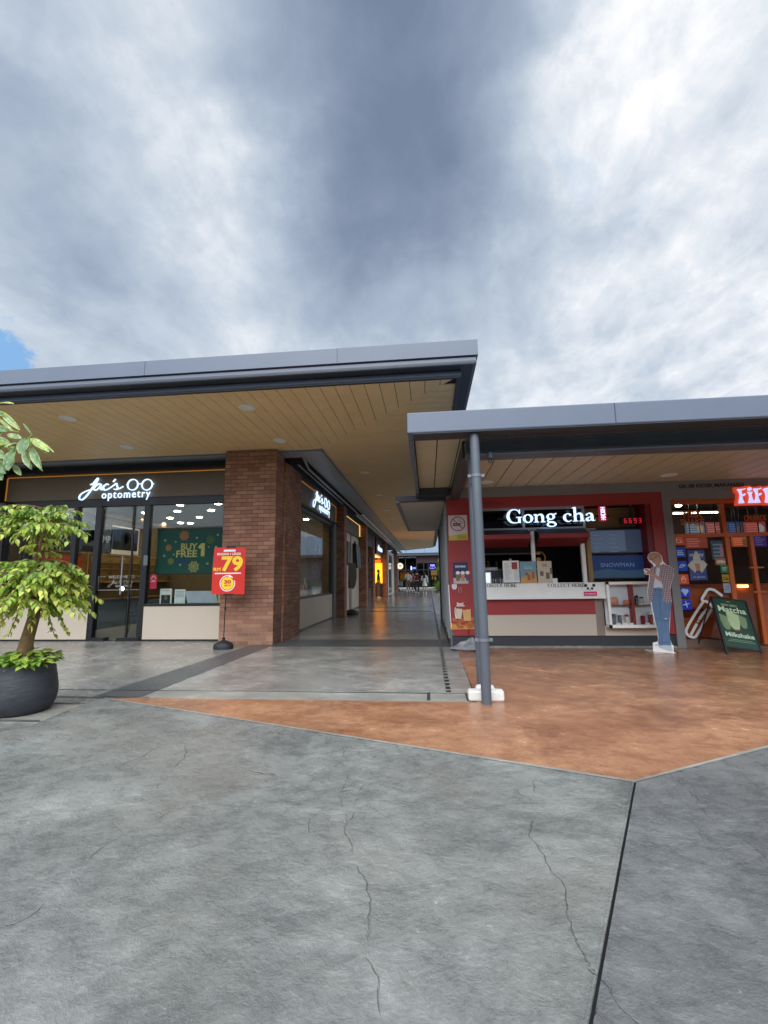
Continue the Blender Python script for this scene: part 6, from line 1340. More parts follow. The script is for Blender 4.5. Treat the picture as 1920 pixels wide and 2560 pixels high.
pw = thing('potted_plant', 'small bushy plant with a white flower in a white square pot in the side window', 'plant', (-3.4, 13.3, .74)); MB().add([(-3.47, 13.15, .74), (-3.33, 13.15, .74), (-3.33, 13.45, .74), (-3.47, 13.45, .74), (-3.5, 13.08, .98), (-3.3, 13.08, .98), (-3.3, 13.52, .98), (-3.5, 13.52, .98)], [(3, 2, 1, 0), (4, 5, 6, 7), (0, 1, 5, 4), (1, 2, 6, 5), (2, 3, 7, 6), (3, 0, 4, 7)]).build('pot', 'print_white', pw)
def lf(q, base, d_, up, L_, W_, col, droop=.25):
    d_ = Vector(d_).normalized(); up = Vector(up); s_ = d_.cross(up); s_ = s_.normalized() if s_.length > 1e-4 else Vector((1, 0, 0)); n_ = s_.cross(d_).normalized(); base = Vector(base)
    P = lambda t, w, h: base+d_*(L_*t)+s_*(W_*w)+n_*(h*L_-droop*L_*t*t)
    vs = [P(0, 0, 0), P(.30, 0, -.0), P(.68, 0, -.0), P(1, 0, -.03), P(.25, -.46, .08), P(.62, -.42, .08), P(.25, .46, .08), P(.62, .42, .08)]
    b0 = len(q.v); q.add(vs, [(0, 1, 4), (1, 2, 5, 4), (2, 3, 5), (0, 6, 1), (1, 6, 7, 2), (2, 7, 3)])
    if q.c is None: q.c = []
    c2 = col
    q.c += [(col, .25, 0, 1), (col, .45, 0, 1), (col, .40, 0, 1), (c2, .15, 0, 1)] + [(c2, 0, 0, 1)]*4
leafmat('fig_leaf', (72, 120, 36), (140, 178, 52), (224, 220, 96)); leafmat('pothos_leaf', (66, 116, 34), (128, 172, 44), (190, 210, 84)); leafmat('bush_leaf', (46, 84, 36), (84, 124, 46), (130, 160, 70)); leafmat('varieg_leaf', (120, 150, 84), (150, 172, 104), (196, 204, 92))
random.seed(21); q = MB()
for i in range(110):
    a_ = random.uniform(0, 6.28); e_ = random.uniform(-.2, 1.3); r_ = random.uniform(.03, .2); c = Vector((-3.4, 13.3, 1.1))+Vector((math.cos(a_)*r_*.8, math.sin(a_)*r_, random.uniform(-.12, .22))); lf(q, c, (math.cos(a_), math.sin(a_), .4), (0, 0, 1), .08, .05, random.random()*.5)
q.build('foliage', 'bush_leaf', pw); MB().disc(FX(-3.32), 13.3, 1.42, .1, -.03, .03, 9, .07).disc(FX(-3.31), 13.15, 1.34, .06, -.03, .03, 8).build('flower', 'print_white', pw)
rp = thing('window_poster', 'tall dim red poster with a 79 and a yellow ring hanging inside the side window', 'poster', (-3.3, 12, 1.3)); FP = FX(-3.28); a = at(771, 1305, 'x', -3.28); b_ = at(806, 1440, 'x', -3.28); y0, y1 = a.y, b_.y; z0, z1 = 1.25, 2.72
mat('dim_red', (128, 48, 40), .6); mat('dim_gold', (150, 130, 62), .6)
MB().fbox(FP, y0, y1, z0, z1, -.004, 0).build('sheet', 'dim_red', rp); MB().text(FP, '79', y0+.4*(y1-y0), y1-.1*(y1-y0), 2.0, 2.45, .001, .035).build('lettering', mat('dim_pale', (160, 130, 110), .6), rp); MB().ring(FP, (y0+y1)/2-.1, 1.62, .30, .05, .001, .002, ry=.26).text(FP, '30', (y0+y1)/2-.3, (y0+y1)/2+.1, 1.54, 1.7, .001, .02).build('ring_print', 'dim_gold', rp)

# ================================================================== walkway things
# second sign stand seen from the side, tilted screen
c_ = at(876, 1537, 'z', 0)
t = thing('sign_stand', 'grey backed curved sign on a black pole seen side on past the second pier', 'sign stand', (c_.x, c_.y, 0)); Ye = c_.y; F = FY(Ye)
MB().lathe((c_.x+.02, Ye, 0), [(.26, 0), (.27, .06), (.2, .13), (.07, .17)], 20).build('base', 'rubber', t, smooth=True); MB().tube([(c_.x-.02, Ye, .15), (c_.x-.06, Ye, 1.75)], .012, 8).build('pole', 'black_metal', t)
pf = lambda *p: [(lambda w3: (w3.x, w3.z))(at(720+a_*.1808, 1160+b__*.1808, 'y', Ye)) for a_, b__ in p]
MB().poly(F, pf((835, 1365), (925, 1370), (948, 1470), (950, 1580), (930, 1680), (905, 1725), (830, 1715)), -.03, .0).build('board', mat('board_back', (120, 112, 106), .6), t)
t = thing('hanging_screen', 'black screen hung aslant on the beige shopfront', 'screen', (-3.0, 17.9, 1.9)); yy = 17.7
MB().add([(-3.04, yy, 1.70), (-2.84, yy+.0, 1.62), (-2.84, yy+1.0, 1.66), (-3.04, yy+1.0, 1.72), (-3.04, yy, 2.62), (-2.9, yy, 2.62), (-2.9, yy+1.1, 2.55), (-3.04, yy+1.1, 2.55)], [(3, 2, 1, 0), (4, 5, 6, 7), (0, 1, 5, 4), (1, 2, 6, 5), (2, 3, 7, 6), (3, 0, 4, 7)]).build('screen_case', 'black_metal', t); MB().box(-3.1, -3.0, yy+.4, yy+.6, 2.6, 2.75).build('bracket', 'black_metal', t)
tag(MB().box(-3.04, -2.86, 15.6, 16.1, 1.7, 2.55).build('dark_cabinet', 'trim_dark'), 'narrow dark box fixed to the beige shopfront beside the second pier', 'box')
tag(MB().box(-3.0, -2.8, 21.0, 21.3, .003, .75).build('bin', 'trim_grey'), 'slim grey bin in the recess past the third pier', 'bin')
t = thing('wall_meter', 'small black meter box on the side of the third pier', 'meter', (-2.7, 19.9, 1.9)); MB().box(-2.72, -2.66, 20.0, 20.3, 1.95, 2.15).build('case', 'black_metal', t); MB().box(-2.72, -2.67, 20.1, 20.25, 1.2, 1.32).build('socket', 'black_metal', t)

# people
def skinned(vs, es, rs, sub=1):
    me = bpy.data.meshes.new('s'); me.from_pydata(vs, es, []); o = bpy.data.objects.new('s', me); sc.collection.objects.link(o)
    md = o.modifiers.new('k', 'SKIN'); md.use_smooth_shade = True
    for i, r_ in enumerate(rs): me.skin_vertices[0].data[i].radius = r_ if isinstance(r_, tuple) else (r_, r_)
    me.skin_vertices[0].data[0].use_root = True
    if sub: o.modifiers.new('u', 'SUBSURF').levels = sub
    dg = bpy.context.evaluated_depsgraph_get(); m2 = bpy.data.meshes.new_from_object(o.evaluated_get(dg)); bpy.data.objects.remove(o)
    V = [v.co.copy() for v in m2.vertices]; Fc = [tuple(p.vertices) for p in m2.polygons]; bpy.data.meshes.remove(m2); return V, Fc
def person(label, x, y, H, face, top, bottom, hair, stride=.0, armL=(.03, 0), armR=(.03, 0), skirt=False, bag=None, long_hair=False, shoes='print_white', scarf=None, sleeves=.5, group=None, seat=False):
    t = thing('person', label, 'person', (x, y, .003), face, group)
    s = stride*H
    if seat:
        J = {'pel': (0, 0, .30), 'che': (0, .02, .50), 'nek': (0, .02, .60), 'hed': (0, 0, .66), 'top': (0, 0, .73), 'hpL': (-.055, 0, .28), 'hpR': (.055, 0, .28), 'knL': (-.07, -.24, .28), 'knR': (.07, -.24, .28), 'anL': (-.07, -.26, .04), 'anR': (.07, -.26, .04), 'toL': (-.07, -.34, .02), 'toR': (.07, -.34, .02), 'shL': (-.1, .02, .57), 'shR': (.1, .02, .57), 'elL': (-.13, -.04, .42), 'elR': (.13, -.04, .42), 'wrL': (-.08, -.18, .38), 'wrR': (.08, -.18, .38), 'haL': (-.06, -.23, .38), 'haR': (.06, -.23, .38)}
    else:
        J = {'pel': (0, 0, .52), 'che': (0, -.005, .70), 'nek': (0, 0, .835), 'hed': (0, -.012, .885), 'top': (0, -.008, .965), 'hpL': (-.05, 0, .50), 'hpR': (.05, 0, .50), 'knL': (-.055, -.5*stride-.01, .28), 'knR': (.055, .5*stride-.02, .28), 'anL': (-.055, -stride, .045), 'anR': (.055, stride*.9, .045+.3*abs(stride)), 'toL': (-.06, -stride-.07, .018), 'toR': (.06, stride*.9-.06, .018+.12*abs(stride)),
             'shL': (-.105, 0, .805), 'shR': (.105, 0, .805), 'elL': (-.125-armL[0], .02-armL[1]*.3, .635), 'elR': (.125+armR[0], .02-armR[1]*.3, .635), 'wrL': (-.13-armL[0]+armL[1]*.05, -.02-armL[1], .50+armL[1]*.75), 'wrR': (.13+armR[0]-armR[1]*.05, -.02-armR[1], .50+armR[1]*.75), 'haL': (-.13-armL[0]+armL[1]*.09, -.035-armL[1]*1.25, .455+armL[1]), 'haR': (.13+armR[0]-armR[1]*.09, -.035-armR[1]*1.25, .455+armR[1])}
    Rr = {'pel': (.075, .055), 'che': (.078, .055), 'nek': .03, 'hed': (.040, .046), 'top': (.034, .042), 'hpL': .05, 'hpR': .05, 'knL': .033, 'knR': .033, 'anL': .021, 'anR': .021, 'toL': .016, 'toR': .016, 'shL': .033, 'shR': .033, 'elL': .022, 'elR': .022, 'wrL': .015, 'wrR': .015, 'haL': (.02, .01), 'haR': (.02, .01)}
    E = [('pel', 'che'), ('che', 'nek'), ('nek', 'hed'), ('hed', 'top'), ('pel', 'hpL'), ('pel', 'hpR'), ('hpL', 'knL'), ('hpR', 'knR'), ('knL', 'anL'), ('knR', 'anR'), ('anL', 'toL'), ('anR', 'toR'), ('nek', 'shL'), ('nek', 'shR'), ('shL', 'elL'), ('shR', 'elR'), ('elL', 'wrL'), ('elR', 'wrR'), ('wrL', 'haL'), ('wrR', 'haR')]
    def mk(keys, edges, name, m, g=0.0, lerp=None, over={}):
        JJ = {k: J[k] for k in keys}
        if lerp:
            for k, (a_, b__, f) in lerp.items(): JJ[k] = tuple(J[a_][i]*(1-f)+J[b__][i]*f for i in range(3))
        idx = {k: i for i, k in enumerate(JJ)}
        rs = []
        for k in JJ:
            r_ = over.get(k, Rr[k] if k in Rr else .025); r_ = r_ if isinstance(r_, tuple) else (r_, r_); rs.append(((r_[0]+g)*H, (r_[1]+g)*H))
        V, Fc = skinned([tuple(c*H for c in JJ[k]) for k in JJ], [(idx[a_], idx[b__]) for a_, b__ in edges], rs)
        return MB().add(V, Fc).build(name, m, t, smooth=True, local=True)
    mk(list(J), E, 'body', 'skin')
    mk(['pel', 'che', 'nek', 'shL', 'shR'], [('pel', 'che'), ('che', 'nek'), ('nek', 'shL'), ('nek', 'shR'), ('shL', 'slL'), ('shR', 'slR')], 'shirt', top, .010, {'slL': ('shL', 'elL', 1.0) if sleeves <= .5 else ('elL', 'wrL', .8), 'slR': ('shR', 'elR', 1.0) if sleeves <= .5 else ('elR', 'wrR', .8)}, {'nek': .024, 'slL': .026, 'slR': .026}) if sleeves <= .5 else \
        mk(['pel', 'che', 'nek', 'shL', 'shR', 'elL', 'elR'], [('pel', 'che'), ('che', 'nek'), ('nek', 'shL'), ('nek', 'shR'), ('shL', 'elL'), ('shR', 'elR'), ('elL', 'slL'), ('elR', 'slR')], 'shirt', top, .010, {'slL': ('elL', 'wrL', .9), 'slR': ('elR', 'wrR', .9)}, {'nek': .026, 'slL': .018, 'slR': .018})
    if skirt:
        MB().lathe((0, 0, 0), [(.075*H, .60*H), (.095*H, .50*H), (.135*H, .36*H), (.128*H, .36*H), (.07*H, .58*H)], 20, 1, .8).build('skirt', bottom, t, smooth=True, local=True)
    else: mk(['pel', 'hpL', 'hpR', 'knL', 'knR'], [('pel', 'hpL'), ('pel', 'hpR'), ('hpL', 'knL'), ('hpR', 'knR'), ('knL', 'cuL'), ('knR', 'cuR')], 'trousers', bottom, .009, {'cuL': ('knL', 'anL', .95), 'cuR': ('knR', 'anR', .95)}, {'cuL': .028, 'cuR': .028})
    for k in ('L', 'R'):
        a_, b__ = Vector(J['an'+k])*H, Vector(J['to'+k])*H; MB().tube([a_+Vector((0, .03*H, -.02*H)), a_+Vector((0, -.01*H, -.012*H)), b__], [.022*H, .026*H, .018*H], 10).build('shoe', shoes, t, smooth=True, local=True)
    hc = Vector(J['hed'])*H; hz = .045*H
    q = MB().lathe((hc.x, hc.y+.012*H, hc.z+.005*H), [(.030*H, -.01*H), (.050*H, .02*H), (.053*H, .05*H), (.044*H, .082*H), (.02*H, .1*H)], 14)
    if long_hair: q.lathe((hc.x, hc.y+.035*H, hc.z), [(.03*H, -.22*H), (.06*H, -.15*H), (.055*H, 0), (.04*H, .06*H)], 12, 1, .5)
    q.build('headscarf' if scarf else 'hair', hair, t, smooth=True, local=True)
    if scarf: MB().lathe((hc.x, hc.y+.01*H, hc.z), [(.095*H, -.14*H), (.075*H, -.06*H), (.045*H, -.01*H)], 14, 1, .8).build('scarf_drape', hair, t, smooth=True, local=True)
    q = MB()
    for sx in (-1, 1): q.lathe((hc.x+sx*.017*H, hc.y-.042*H, hc.z+.03*H), [(.004*H, 0), (.005*H, .003*H), (.004*H, .006*H)], 6)
    q.build('eyes', 'print_black', t, local=True); MB().tube([(hc.x, hc.y-.040*H, hc.z+.03*H), (hc.x, hc.y-.054*H, hc.z+.012*H)], [.004*H, .007*H], 6).build('nose', 'skin', t, local=True)
    if bag:
        sh = Vector(J['shR'])*H; MB().tube([sh+Vector((0, -.03*H, .03*H)), Vector((0, -.072*H, .7*H)), Vector((-.1*H, -.05*H, .55*H))], .007*H, 6).build('bag_strap', 'fabric_black', t, local=True)
        MB().box(-.17*H, -.10*H, -.05*H, .05*H, .47*H, .58*H).build('shoulder_bag', 'fabric_black', t, local=True)
    return t
mat('shirt_white', (206, 208, 210), .7); mat('trouser_khaki', (96, 88, 74), .8); mat('shirt_maroon', (74, 30, 40), .8); mat('trouser_black', (34, 28, 30), .8); mat('mint_dress', (186, 208, 188), .7); mat('jeans', (72, 92, 118), .8); mat('pink_top', (176, 128, 128), .8); mat('tee_black', (22, 22, 24), .8); mat('grey_cloth', (90, 92, 96), .8); mat('scarf_rose', (140, 96, 96), .8)
def gp(px, py): return at(px, py, 'z', 0)
p = gp(1021, 1478.5); person('man in a white shirt with a cross body strap walking towards the viewer', p.x, p.y, 1.85, 0, 'shirt_white', 'trouser_khaki', 'hair', .06, bag=True)
p = gp(1033, 1478); person('woman in a rose headscarf walking behind the maroon shirted man', p.x+.0, p.y+.4, 1.66, 0, 'pink_top', 'trouser_black', 'scarf_rose', .04, scarf=True, sleeves=1)
p = gp(1043, 1484); person('man in a maroon long sleeved shirt walking away in black trousers', p.x, p.y, 1.78, math.pi, 'shirt_maroon', 'trouser_black', 'hair', .09, sleeves=1)
p = gp(1062, 1484); person('woman in a pale mint dress walking away with long dark hair', p.x, p.y, 1.66, math.pi-.3, 'shirt_white', 'mint_dress', 'hair', .04, skirt=True, long_hair=True, armR=(.03, .12), sleeves=1)
person('man in a black tee and jeans standing before the yellow lit shop', -3.12, 27.6, 1.78, math.pi*.55, 'tee_black', 'jeans', 'hair', .01, armL=(.02, .02))
person('person in grey seated by the last pier with a pushchair', -3.1, 44, 1.7, -.6, 'grey_cloth', 'trouser_black', 'hair', seat=True)
t = thing('stool', 'low dark stool under the seated person', 'stool', (-3.1, 44, 0)); MB().lathe((-3.1, 44.05, .36), [(.2, 0), (.2, .06)], 14).build('seat', 'trim_dark', t)
for a_, b__ in ((-.12, -.1), (.12, -.1), (-.12, .14), (.12, .14)): MB().tube([(-3.1+a_, 44.05+b__, .003), (-3.1+a_*.7, 44.05+b__*.7, .36)], .015, 6).build('leg', 'black_metal', t)
# pushchair
t = thing('pushchair', 'small pale pushchair beside the seated person', 'pushchair', (-2.7, 43.2, 0)); MB().add([(-2.9, 43.0, .45), (-2.5, 43.0, .45), (-2.5, 43.5, .35), (-2.9, 43.5, .35), (-2.9, 43.1, .95), (-2.5, 43.1, .95), (-2.5, 43.6, .6), (-2.9, 43.6, .6)], [(3, 2, 1, 0), (4, 5, 6, 7), (0, 1, 5, 4), (1, 2, 6, 5), (2, 3, 7, 6), (3, 0, 4, 7)]).build('seat', 'grey_cloth', t, bevel=.05)
MB().tube([(-2.9, 43.05, 1.0), (-2.85, 43.6, .1)], .015, 6).tube([(-2.5, 43.05, 1.0), (-2.55, 43.6, .1)], .015, 6).build('push_frame', 'bright_alu', t)
for a_, b__ in ((-2.87, 43.1), (-2.53, 43.1), (-2.87, 43.6), (-2.53, 43.6)): MB().tube([(a_-.02, b__, .1), (a_+.02, b__, .1)], .095, 14).build('wheel', 'rubber', t)
# planter by the far end
pl = thing('planter_bed', 'low kerbed bed of long leaved green bushes at the far right end of the walkway', 'planter', (1.2, 39, 0)); GF2 = GF
MB().poly(GF, [(.55, 45), (.55, 38), (.75, 36.4), (1.3, 35.6), (3.2, 35.4), (3.2, 45)], -.005, .16).build('kerb', 'pale_strip', pl); MB().poly(GF, [(.68, 44.8), (.68, 38), (.85, 36.6), (1.35, 35.8), (3.0, 35.6), (3.0, 44.8)], .16, .20).build('soil', 'soil', pl)
random.seed(31)
for bx, by, h_, rad, lab in ((1.15, 37.0, .95, .5, 'spiky pale green bush at the near corner of the far bed'), (1.25, 39.6, .8, .5, 'spiky green bush behind the near one in the far bed')):
    q = MB()
    for i in range(240):
        a_ = random.uniform(0, 6.28); rr = random.random()*.2; e_ = random.uniform(.35, 1.5); L_ = h_*random.uniform(.5, 1.05); lf(q, (bx+rr*math.cos(a_), by+rr*math.sin(a_), .18), (math.cos(a_)*math.cos(e_), math.sin(a_)*math.cos(e_), math.sin(e_)*1.2), (0, 0, 1), L_, .05, .4+random.random()*.6, .35)
    t = thing('bush', lab, 'bush', (bx, by, .2)); q.build('foliage', 'bush_leaf', t); MB().tube([(bx, by, .15), (bx, by, .4)], .04, 6).build('stem', 'bark', t)
def tree_crown(q, c, R3, n_, L_, lo=.0, hi=.6):
    for i in range(n_):
        while True:
            v = Vector((random.uniform(-1, 1), random.uniform(-1, 1), random.uniform(-1, 1)))
            if .15 < v.length < 1 and math.sin(v.x*7+c[2])*math.cos(v.y*6)+.4*math.sin(v.z*9) > -.55: break
        lf(q, (c[0]+v.x*R3[0], c[1]+v.y*R3[1], c[2]+v.z*R3[2]), (v.x+random.uniform(-.6, .6), v.y+random.uniform(-.6, .6), random.uniform(-.9, .4)), (0, 0, 1), L_, L_*.5, random.uniform(lo, hi))
for tx, ty, lab, hh in ((1.55, 41.5, 'slender leafy tree rising from the far bed', 3.3), (2.6, 44, 'second leafy tree further back in the far bed', 3.8)):
    t = thing('tree', lab, 'tree', (tx, ty, .2)); MB().tube([(tx, ty, .18), (tx+.05, ty, 1.2), (tx-.03, ty, hh*.8)], [.06, .05, .03], 8).build('trunk', 'bark', t, smooth=True); q = MB(); tree_crown(q, (tx, ty, hh*.62), (.85, .85, hh*.38), 900, .16); q.build('crown', 'bush_leaf', t)

# ================================================================== potted tree in the foreground
PX, PY = -3.90, 4.05
pt = thing('potted_tree', 'bushy yellow green fig tree with drooping leaves in a big round black pot', 'potted tree', (PX, PY, .006))
prof = [(.235, .004), (.265, .02), (.298, .09), (.314, .17), (.314, .24), (.300, .34), (.282, .44), (.272, .52), (.276, .535), (.258, .535), (.25, .50), (.22, .47)]
prof = [(a_*.90, b__*.84) for a_, b__ in prof]; MB().lathe((PX, PY, 0), prof, 48).build('pot', 'pot_black', pt, smooth=True)
MB().lathe((PX, PY, .39), [(.21, 0), (.21, .02), (.15, .035)], 24).build('soil', 'soil', pt)
random.seed(42)
tr = [(PX+.0, PY, .38), (PX-.025, PY, .50), (PX-.005, PY, .66), (PX+.03, PY+.01, .86), (PX+.03, PY+.02, 1.05), (PX+.0, PY+.02, 1.22)]
MB().tube(tr, [.085, .072, .056, .050, .045, .036], 14).build('trunk', 'bark', pt, smooth=True)
br = MB(); lv = MB()
top1 = [(PX+.0, PY+.02, 1.2), (PX-.02, PY+.02, 1.45), (PX-.03, PY+.02, 1.66), (PX-.02, PY, 1.78)]; top2 = [(PX+.02, PY, 1.2), (PX+.06, PY-.03, 1.42), (PX+.055, PY-.03, 1.6), (PX+.08, PY, 1.74)]
br.tube(top1, [.028, .02, .016, .010], 8); br.tube(top2, [.022, .017, .014, .008], 8)
def spray(base, az, L_, rise, droop, nl, size, hue, spread=1.0):
    """a twig that rises then droops, with two rows of hanging leaves"""
    pts = []; n_ = 8
    for i in range(n_+1):
        f = i/n_; pts.append(Vector(base)+Vector((math.cos(az)*L_*f, math.sin(az)*L_*f, rise*f-droop*f*f)))
    br.tube(pts, [.007*(1-.75*i/n_)+.0015 for i in range(n_+1)], 5)
    for j in range(nl):
        f = .25+.75*(j+random.random()*.6)/nl; k_ = min(int(f*n_), n_-1); p_ = pts[k_].lerp(pts[k_+1], f*n_-k_); d_ = (pts[k_+1]-pts[k_]).normalized(); s_ = d_.cross(Vector((0, 0, 1))).normalized()*(1 if j % 2 else -1)
        dirn = d_*random.uniform(.1, .9)+s_*random.uniform(.2, 1.0)*spread+Vector((0, 0, random.uniform(-1.1, .15)))
        lv_h = min(1, max(0, hue+random.gauss(0, .17)+(.18 if f > .85 else 0)))
        lf(lv, p_, dirn, (random.uniform(-.35, .35), random.uniform(-.35, .35), 1), size*random.uniform(.75, 1.15), size*random.uniform(.5, .66), lv_h, random.uniform(.1, .4))
tiers = [  # z, number, length, rise, droop, hue
    (1.86, 12, .42, .14, .16, .28), (1.80, 13, .48, .12, .27, .48), (1.90, 7, .24, .10, .05, .26), (1.62, 4, .20, .03, .05, .9), (1.52, 3, .20, .03, .05, .85),
    (1.38, 12, .36, .10, .14, .32), (1.31, 13, .46, .12, .22, .46), (1.23, 13, .54, .10, .29, .58), (1.14, 12, .50, .05, .30, .60), (1.06, 5, .34, -.02, .34, .72)]
for z_, n_, L_, ri, dr_, hue in tiers:
    a0 = random.random()*6
    for i in range(n_):
        az_ = a0+6.283*i/n_+random.uniform(-.15, .15); l_ = L_*random.uniform(.78, 1.08)
        spray((PX+.02, PY, z_+random.uniform(-.04, .04)), az_, l_, ri*random.uniform(.7, 1.3), dr_*random.uniform(.7, 1.25), int(7+l_*28), .070, hue)
        if l_ > .45:
            for sgn in (-1, 1):
                f = random.uniform(.35, .6); b3 = (PX+.02+math.cos(az_)*l_*f, PY+math.sin(az_)*l_*f, z_+ri*f-dr_*f*f); spray(b3, az_+sgn*random.uniform(.5, .9), l_*.42, .03, .12, 13, .072, hue+random.uniform(-.1, .1))
for i in range(46):
    up_ = i % 5 < 2; z_ = random.uniform(1.72, 1.96) if up_ else random.uniform(1.0, 1.46)
    az_ = random.uniform(0, 6.283); spray((PX+.02+random.uniform(-.05, .05), PY+random.uniform(-.05, .05), z_), az_, random.uniform(.16, .44 if up_ else .5), random.uniform(.0, .2), random.uniform(.05, .32), random.randint(9, 20), random.uniform(.055, .085), random.uniform(.25, .8), 1.3)
br.build('branches', 'bark', pt, smooth=True); lv.build('crown', 'fig_leaf', pt)
uc = thing('pothos_plant', 'low pale green trailing plant covering the soil of the black pot', 'plant', (PX, PY, .44)); q = MB(); st_ = MB()
for i in range(230):
    a_ = random.uniform(0, 6.283); rr = random.uniform(.05, .24) if i % 3 else random.uniform(.19, .27); z_ = .43+random.uniform(.02, .12)*(1.2-rr*2)+.0
    p_ = Vector((PX+rr*math.cos(a_), PY+rr*math.sin(a_), z_)); 
    if i % 5 == 0: st_.tube([(PX+rr*.6*math.cos(a_), PY+rr*.6*math.sin(a_), .41), p_], .003, 5)
    lf(q, p_, (math.cos(a_)+random.uniform(-.7, .7), math.sin(a_)+random.uniform(-.7, .7), random.uniform(-.5, .5)), (random.uniform(-.4, .4), random.uniform(-.4, .4), 1), random.uniform(.06, .1), .062, random.random(), .3)
for i in range(7):
    p_ = Vector((PX+.24+i*.022, PY-.05-.01*i, .49-.004*i)); st_.tube([p_, p_+Vector((.022, -.01, -.004))], .003, 5); lf(q, p_, (random.uniform(.2, 1), random.uniform(-.6, .6), .1), (0, 0, 1), .055, .045, .8)
q.build('leaves', 'pothos_leaf', uc); st_.build('stems', 'bark', uc)

# ================================================================== variegated branch reaching in from the left
YV = 2.2
vp = thing('variegated_tree', 'branch of a large leaved variegated rubber tree reaching in at the upper left edge', 'tree', (-3.0, 2.1, 0))
def PV(a_, b__, dy=0): return at(a_*.11756, 980+b__*.11756, 'y', YV+dy)
mm, nt, b = nodes('varieg'); N = nt.nodes; L = nt.links; at_ = N.new('ShaderNodeAttribute'); at_.attribute_name = 'leaf'; se = N.new('ShaderNodeSeparateColor'); L.new(at_.outputs['Color'], se.inputs[0])
g = N.new('ShaderNodeNewGeometry'); no = N.new('ShaderNodeTexNoise'); no.inputs['Scale'].default_value = 55; no.inputs['Detail'].default_value = 4; L.new(g.outputs['Position'], no.inputs['Vector'])
ad = N.new('ShaderNodeMath'); ad.operation = 'ADD'; L.new(no.outputs['Fac'], ad.inputs[0]); L.new(se.outputs[1], ad.inputs[1])
r_ = N.new('ShaderNodeValToRGB'); e = r_.color_ramp.elements; e[0].position = .55; e[0].color = lin3((104, 138, 88))+(1,); e[1].position = .95; e[1].color = lin3((204, 212, 92))+(1,); k_ = e.new(.78); k_.color = lin3((150, 174, 120))+(1,); L.new(ad.outputs[0], r_.inputs[0])
tl_ = N.new('ShaderNodeBsdfTranslucent'); L.new(r_.outputs[0], tl_.inputs[0]); L.new(r_.outputs[0], b.inputs['Base Color']); b.inputs['Roughness'].default_value = .35; ms_ = N.new('ShaderNodeMixShader'); ms_.inputs[0].default_value = .3; L.new(b.outputs[0], ms_.inputs[1]); L.new(tl_.outputs[0], ms_.inputs[2]); L.new(ms_.outputs[0], N['Material Output'].inputs[0]); MATS['varieg'] = mm
lq = MB(); lq.c = []
def bigleaf(p0, p1, w, tilt=.25, dy=0.0, e_=.5):
    """leaf from base px to tip px (crop), w = half width in metres"""
    A, Bp = PV(*p0, dy), PV(*p1, dy-.03); d_ = Bp-A; L_ = d_.length; d_.normalize(); s_ = d_.cross(Vector((0, -1, tilt))).normalized(); n_ = s_.cross(d_)
    nS = 9; vs = []; cc = []
    for i in range(nS):
        t_ = i/(nS-1); ww = w*max(0.0, math.sin(math.pi*min(1, t_*.93+.02))**.75)
        for j, sgn in enumerate((-1, -.5, 0, .5, 1)):
            vs.append(A+d_*(L_*t_)+s_*(ww*sgn)+n_*(abs(sgn)*w*.28-L_*.16*t_*t_)); cc.append((0, (.42 if abs(sgn) == 1 else .24 if sgn == 0 else .05)+(e_-.5)*.4, 0, 1))
    b0 = len(lq.v); lq.add(vs, [(i*5+j, i*5+j+1, (i+1)*5+j+1, (i+1)*5+j) for i in range(nS-1) for j in range(4)]); lq.c += cc
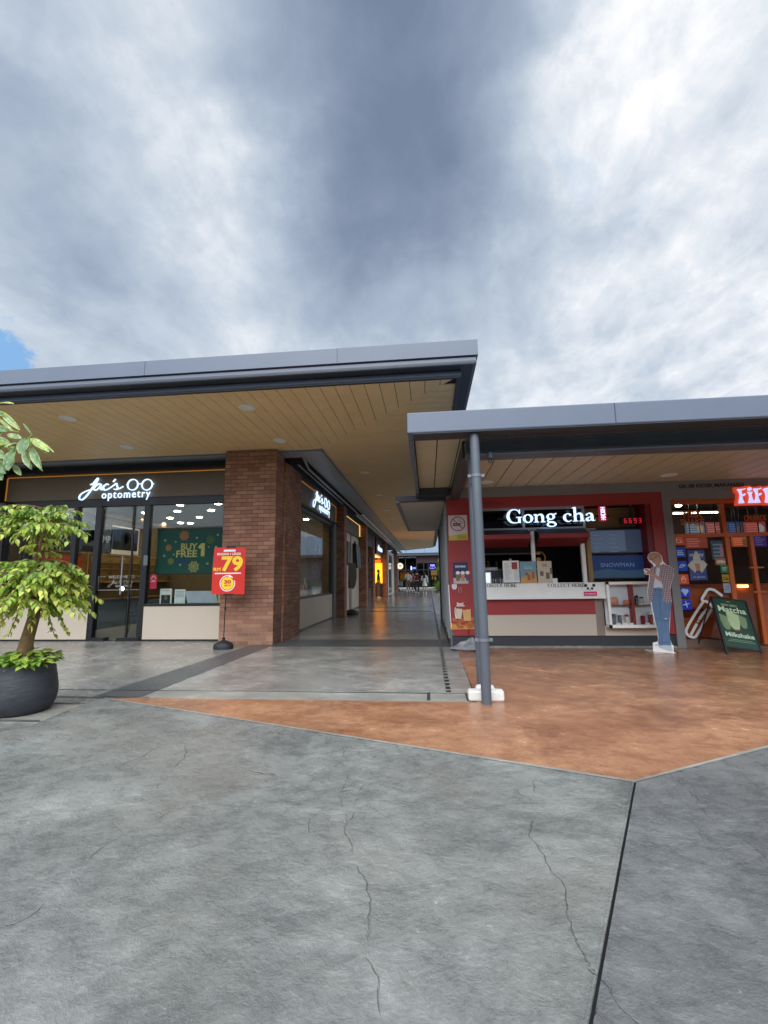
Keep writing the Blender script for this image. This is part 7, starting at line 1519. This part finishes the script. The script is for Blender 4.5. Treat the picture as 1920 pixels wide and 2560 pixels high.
for p0, p1, w, ti, dy, e_ in (((600, 985), (410, 1290), .036, -.1, -.03, .35), ((460, 1010), (150, 880), .022, .9, 0, .6), ((650, 1000), (1000, 1200), .019, 1.0, 0, .95), ((700, 960), (1125, 1190), .008, 1.5, .02, .7), ((330, 1250), (80, 1535), .030, .0, -.02, .35), ((300, 1380), (145, 1650), .026, .1, .02, .4),
                              ((520, 1250), (575, 1560), .022, .1, 0, .55), ((660, 1160), (810, 1585), .022, .25, -.02, .45), ((640, 1180), (690, 1480), .012, .6, .0, 1.0), ((370, 1090), (80, 1150), .014, 1.0, 0, .8), ((670, 1090), (995, 1260), .008, 1.2, .03, .6), ((300, 1560), (410, 1740), .016, .3, .03, .6),
                              ((0, 245), (255, 195), .013, 1.2, 0, .95), ((0, 405), (345, 735), .017, .5, 0, .85), ((-40, 560), (250, 790), .009, .8, 0, .8), ((120, 830), (375, 790), .004, 1.5, 0, .7), ((675, 900), (490, 655), .006, .9, 0, .55), ((-60, 1240), (60, 1390), .02, .2, 0, .5), ((-80, 760), (120, 800), .02, .5, .04, .4), ((-100, 450), (30, 470), .016, .2, 0, .3),
                              ((60, 1120), (-60, 1040), .02, .5, 0, .9), ((0, 1700), (20, 1850), .02, .3, .06, .3), ((-100, 1450), (60, 1700), .03, .2, .05, .3), ((230, 1150), (300, 1260), .012, .5, .03, .7), ((-120, 980), (160, 1060), .018, .4, .03, .6), ((60, 700), (-70, 960), .02, .3, .05, .3), ((820, 1560), (880, 1660), .006, .3, .05, .3), ((600, 1500), (650, 1620), .012, .4, .05, .25)):
    bigleaf(p0, p1, w, ti, dy, e_)
lq.build('leaves', 'varieg', vp, smooth=True)
T0 = Vector((-3.0, 2.1, .0)); 
MB().tube([T0, T0+Vector((.03, .02, .8)), T0+Vector((.05, .05, 1.6)), T0+Vector((.12, .05, 2.3))], [.05, .042, .034, .015], 10).build('trunk', 'bark', vp, smooth=True)
q = MB().tube([T0+Vector((.04, .04, 1.3)), PV(-260, 1300), PV(60, 1130), PV(380, 1120), PV(600, 1010), PV(700, 890)], [.018, .012, .008, .006, .005, .003], 8).tube([T0+Vector((.06, .05, 1.8)), PV(-200, 500), PV(0, 410)], [.014, .008, .004], 8).tube([T0+Vector((.06, .05, 1.9)), PV(-150, 270), PV(0, 245)], [.012, .007, .003], 6)
for a_, b__ in (((600, 1010), (600, 985)), ((380, 1120), (330, 1250)), ((420, 1110), (520, 1250)), ((640, 970), (660, 1160)), ((120, 1120), (300, 1380))): q.tube([PV(*a_), PV(*b__)], .003, 5)
q.build('branch', mat('green_stem', (120, 140, 66), .6), vp, smooth=True)
pv = thing('plant_pot', 'black round pot of the rubber tree just outside the left edge', 'pot', (-3.0, 2.1, 0))
MB().lathe((-3.0, 2.1, 0), [(.16, .002), (.2, .08), (.22, .25), (.19, .36), (.17, .36)], 32).build('pot', 'pot_black', pv, smooth=True)

# every light stays where it is: tidy up view layer
bpy.context.view_layer.update()
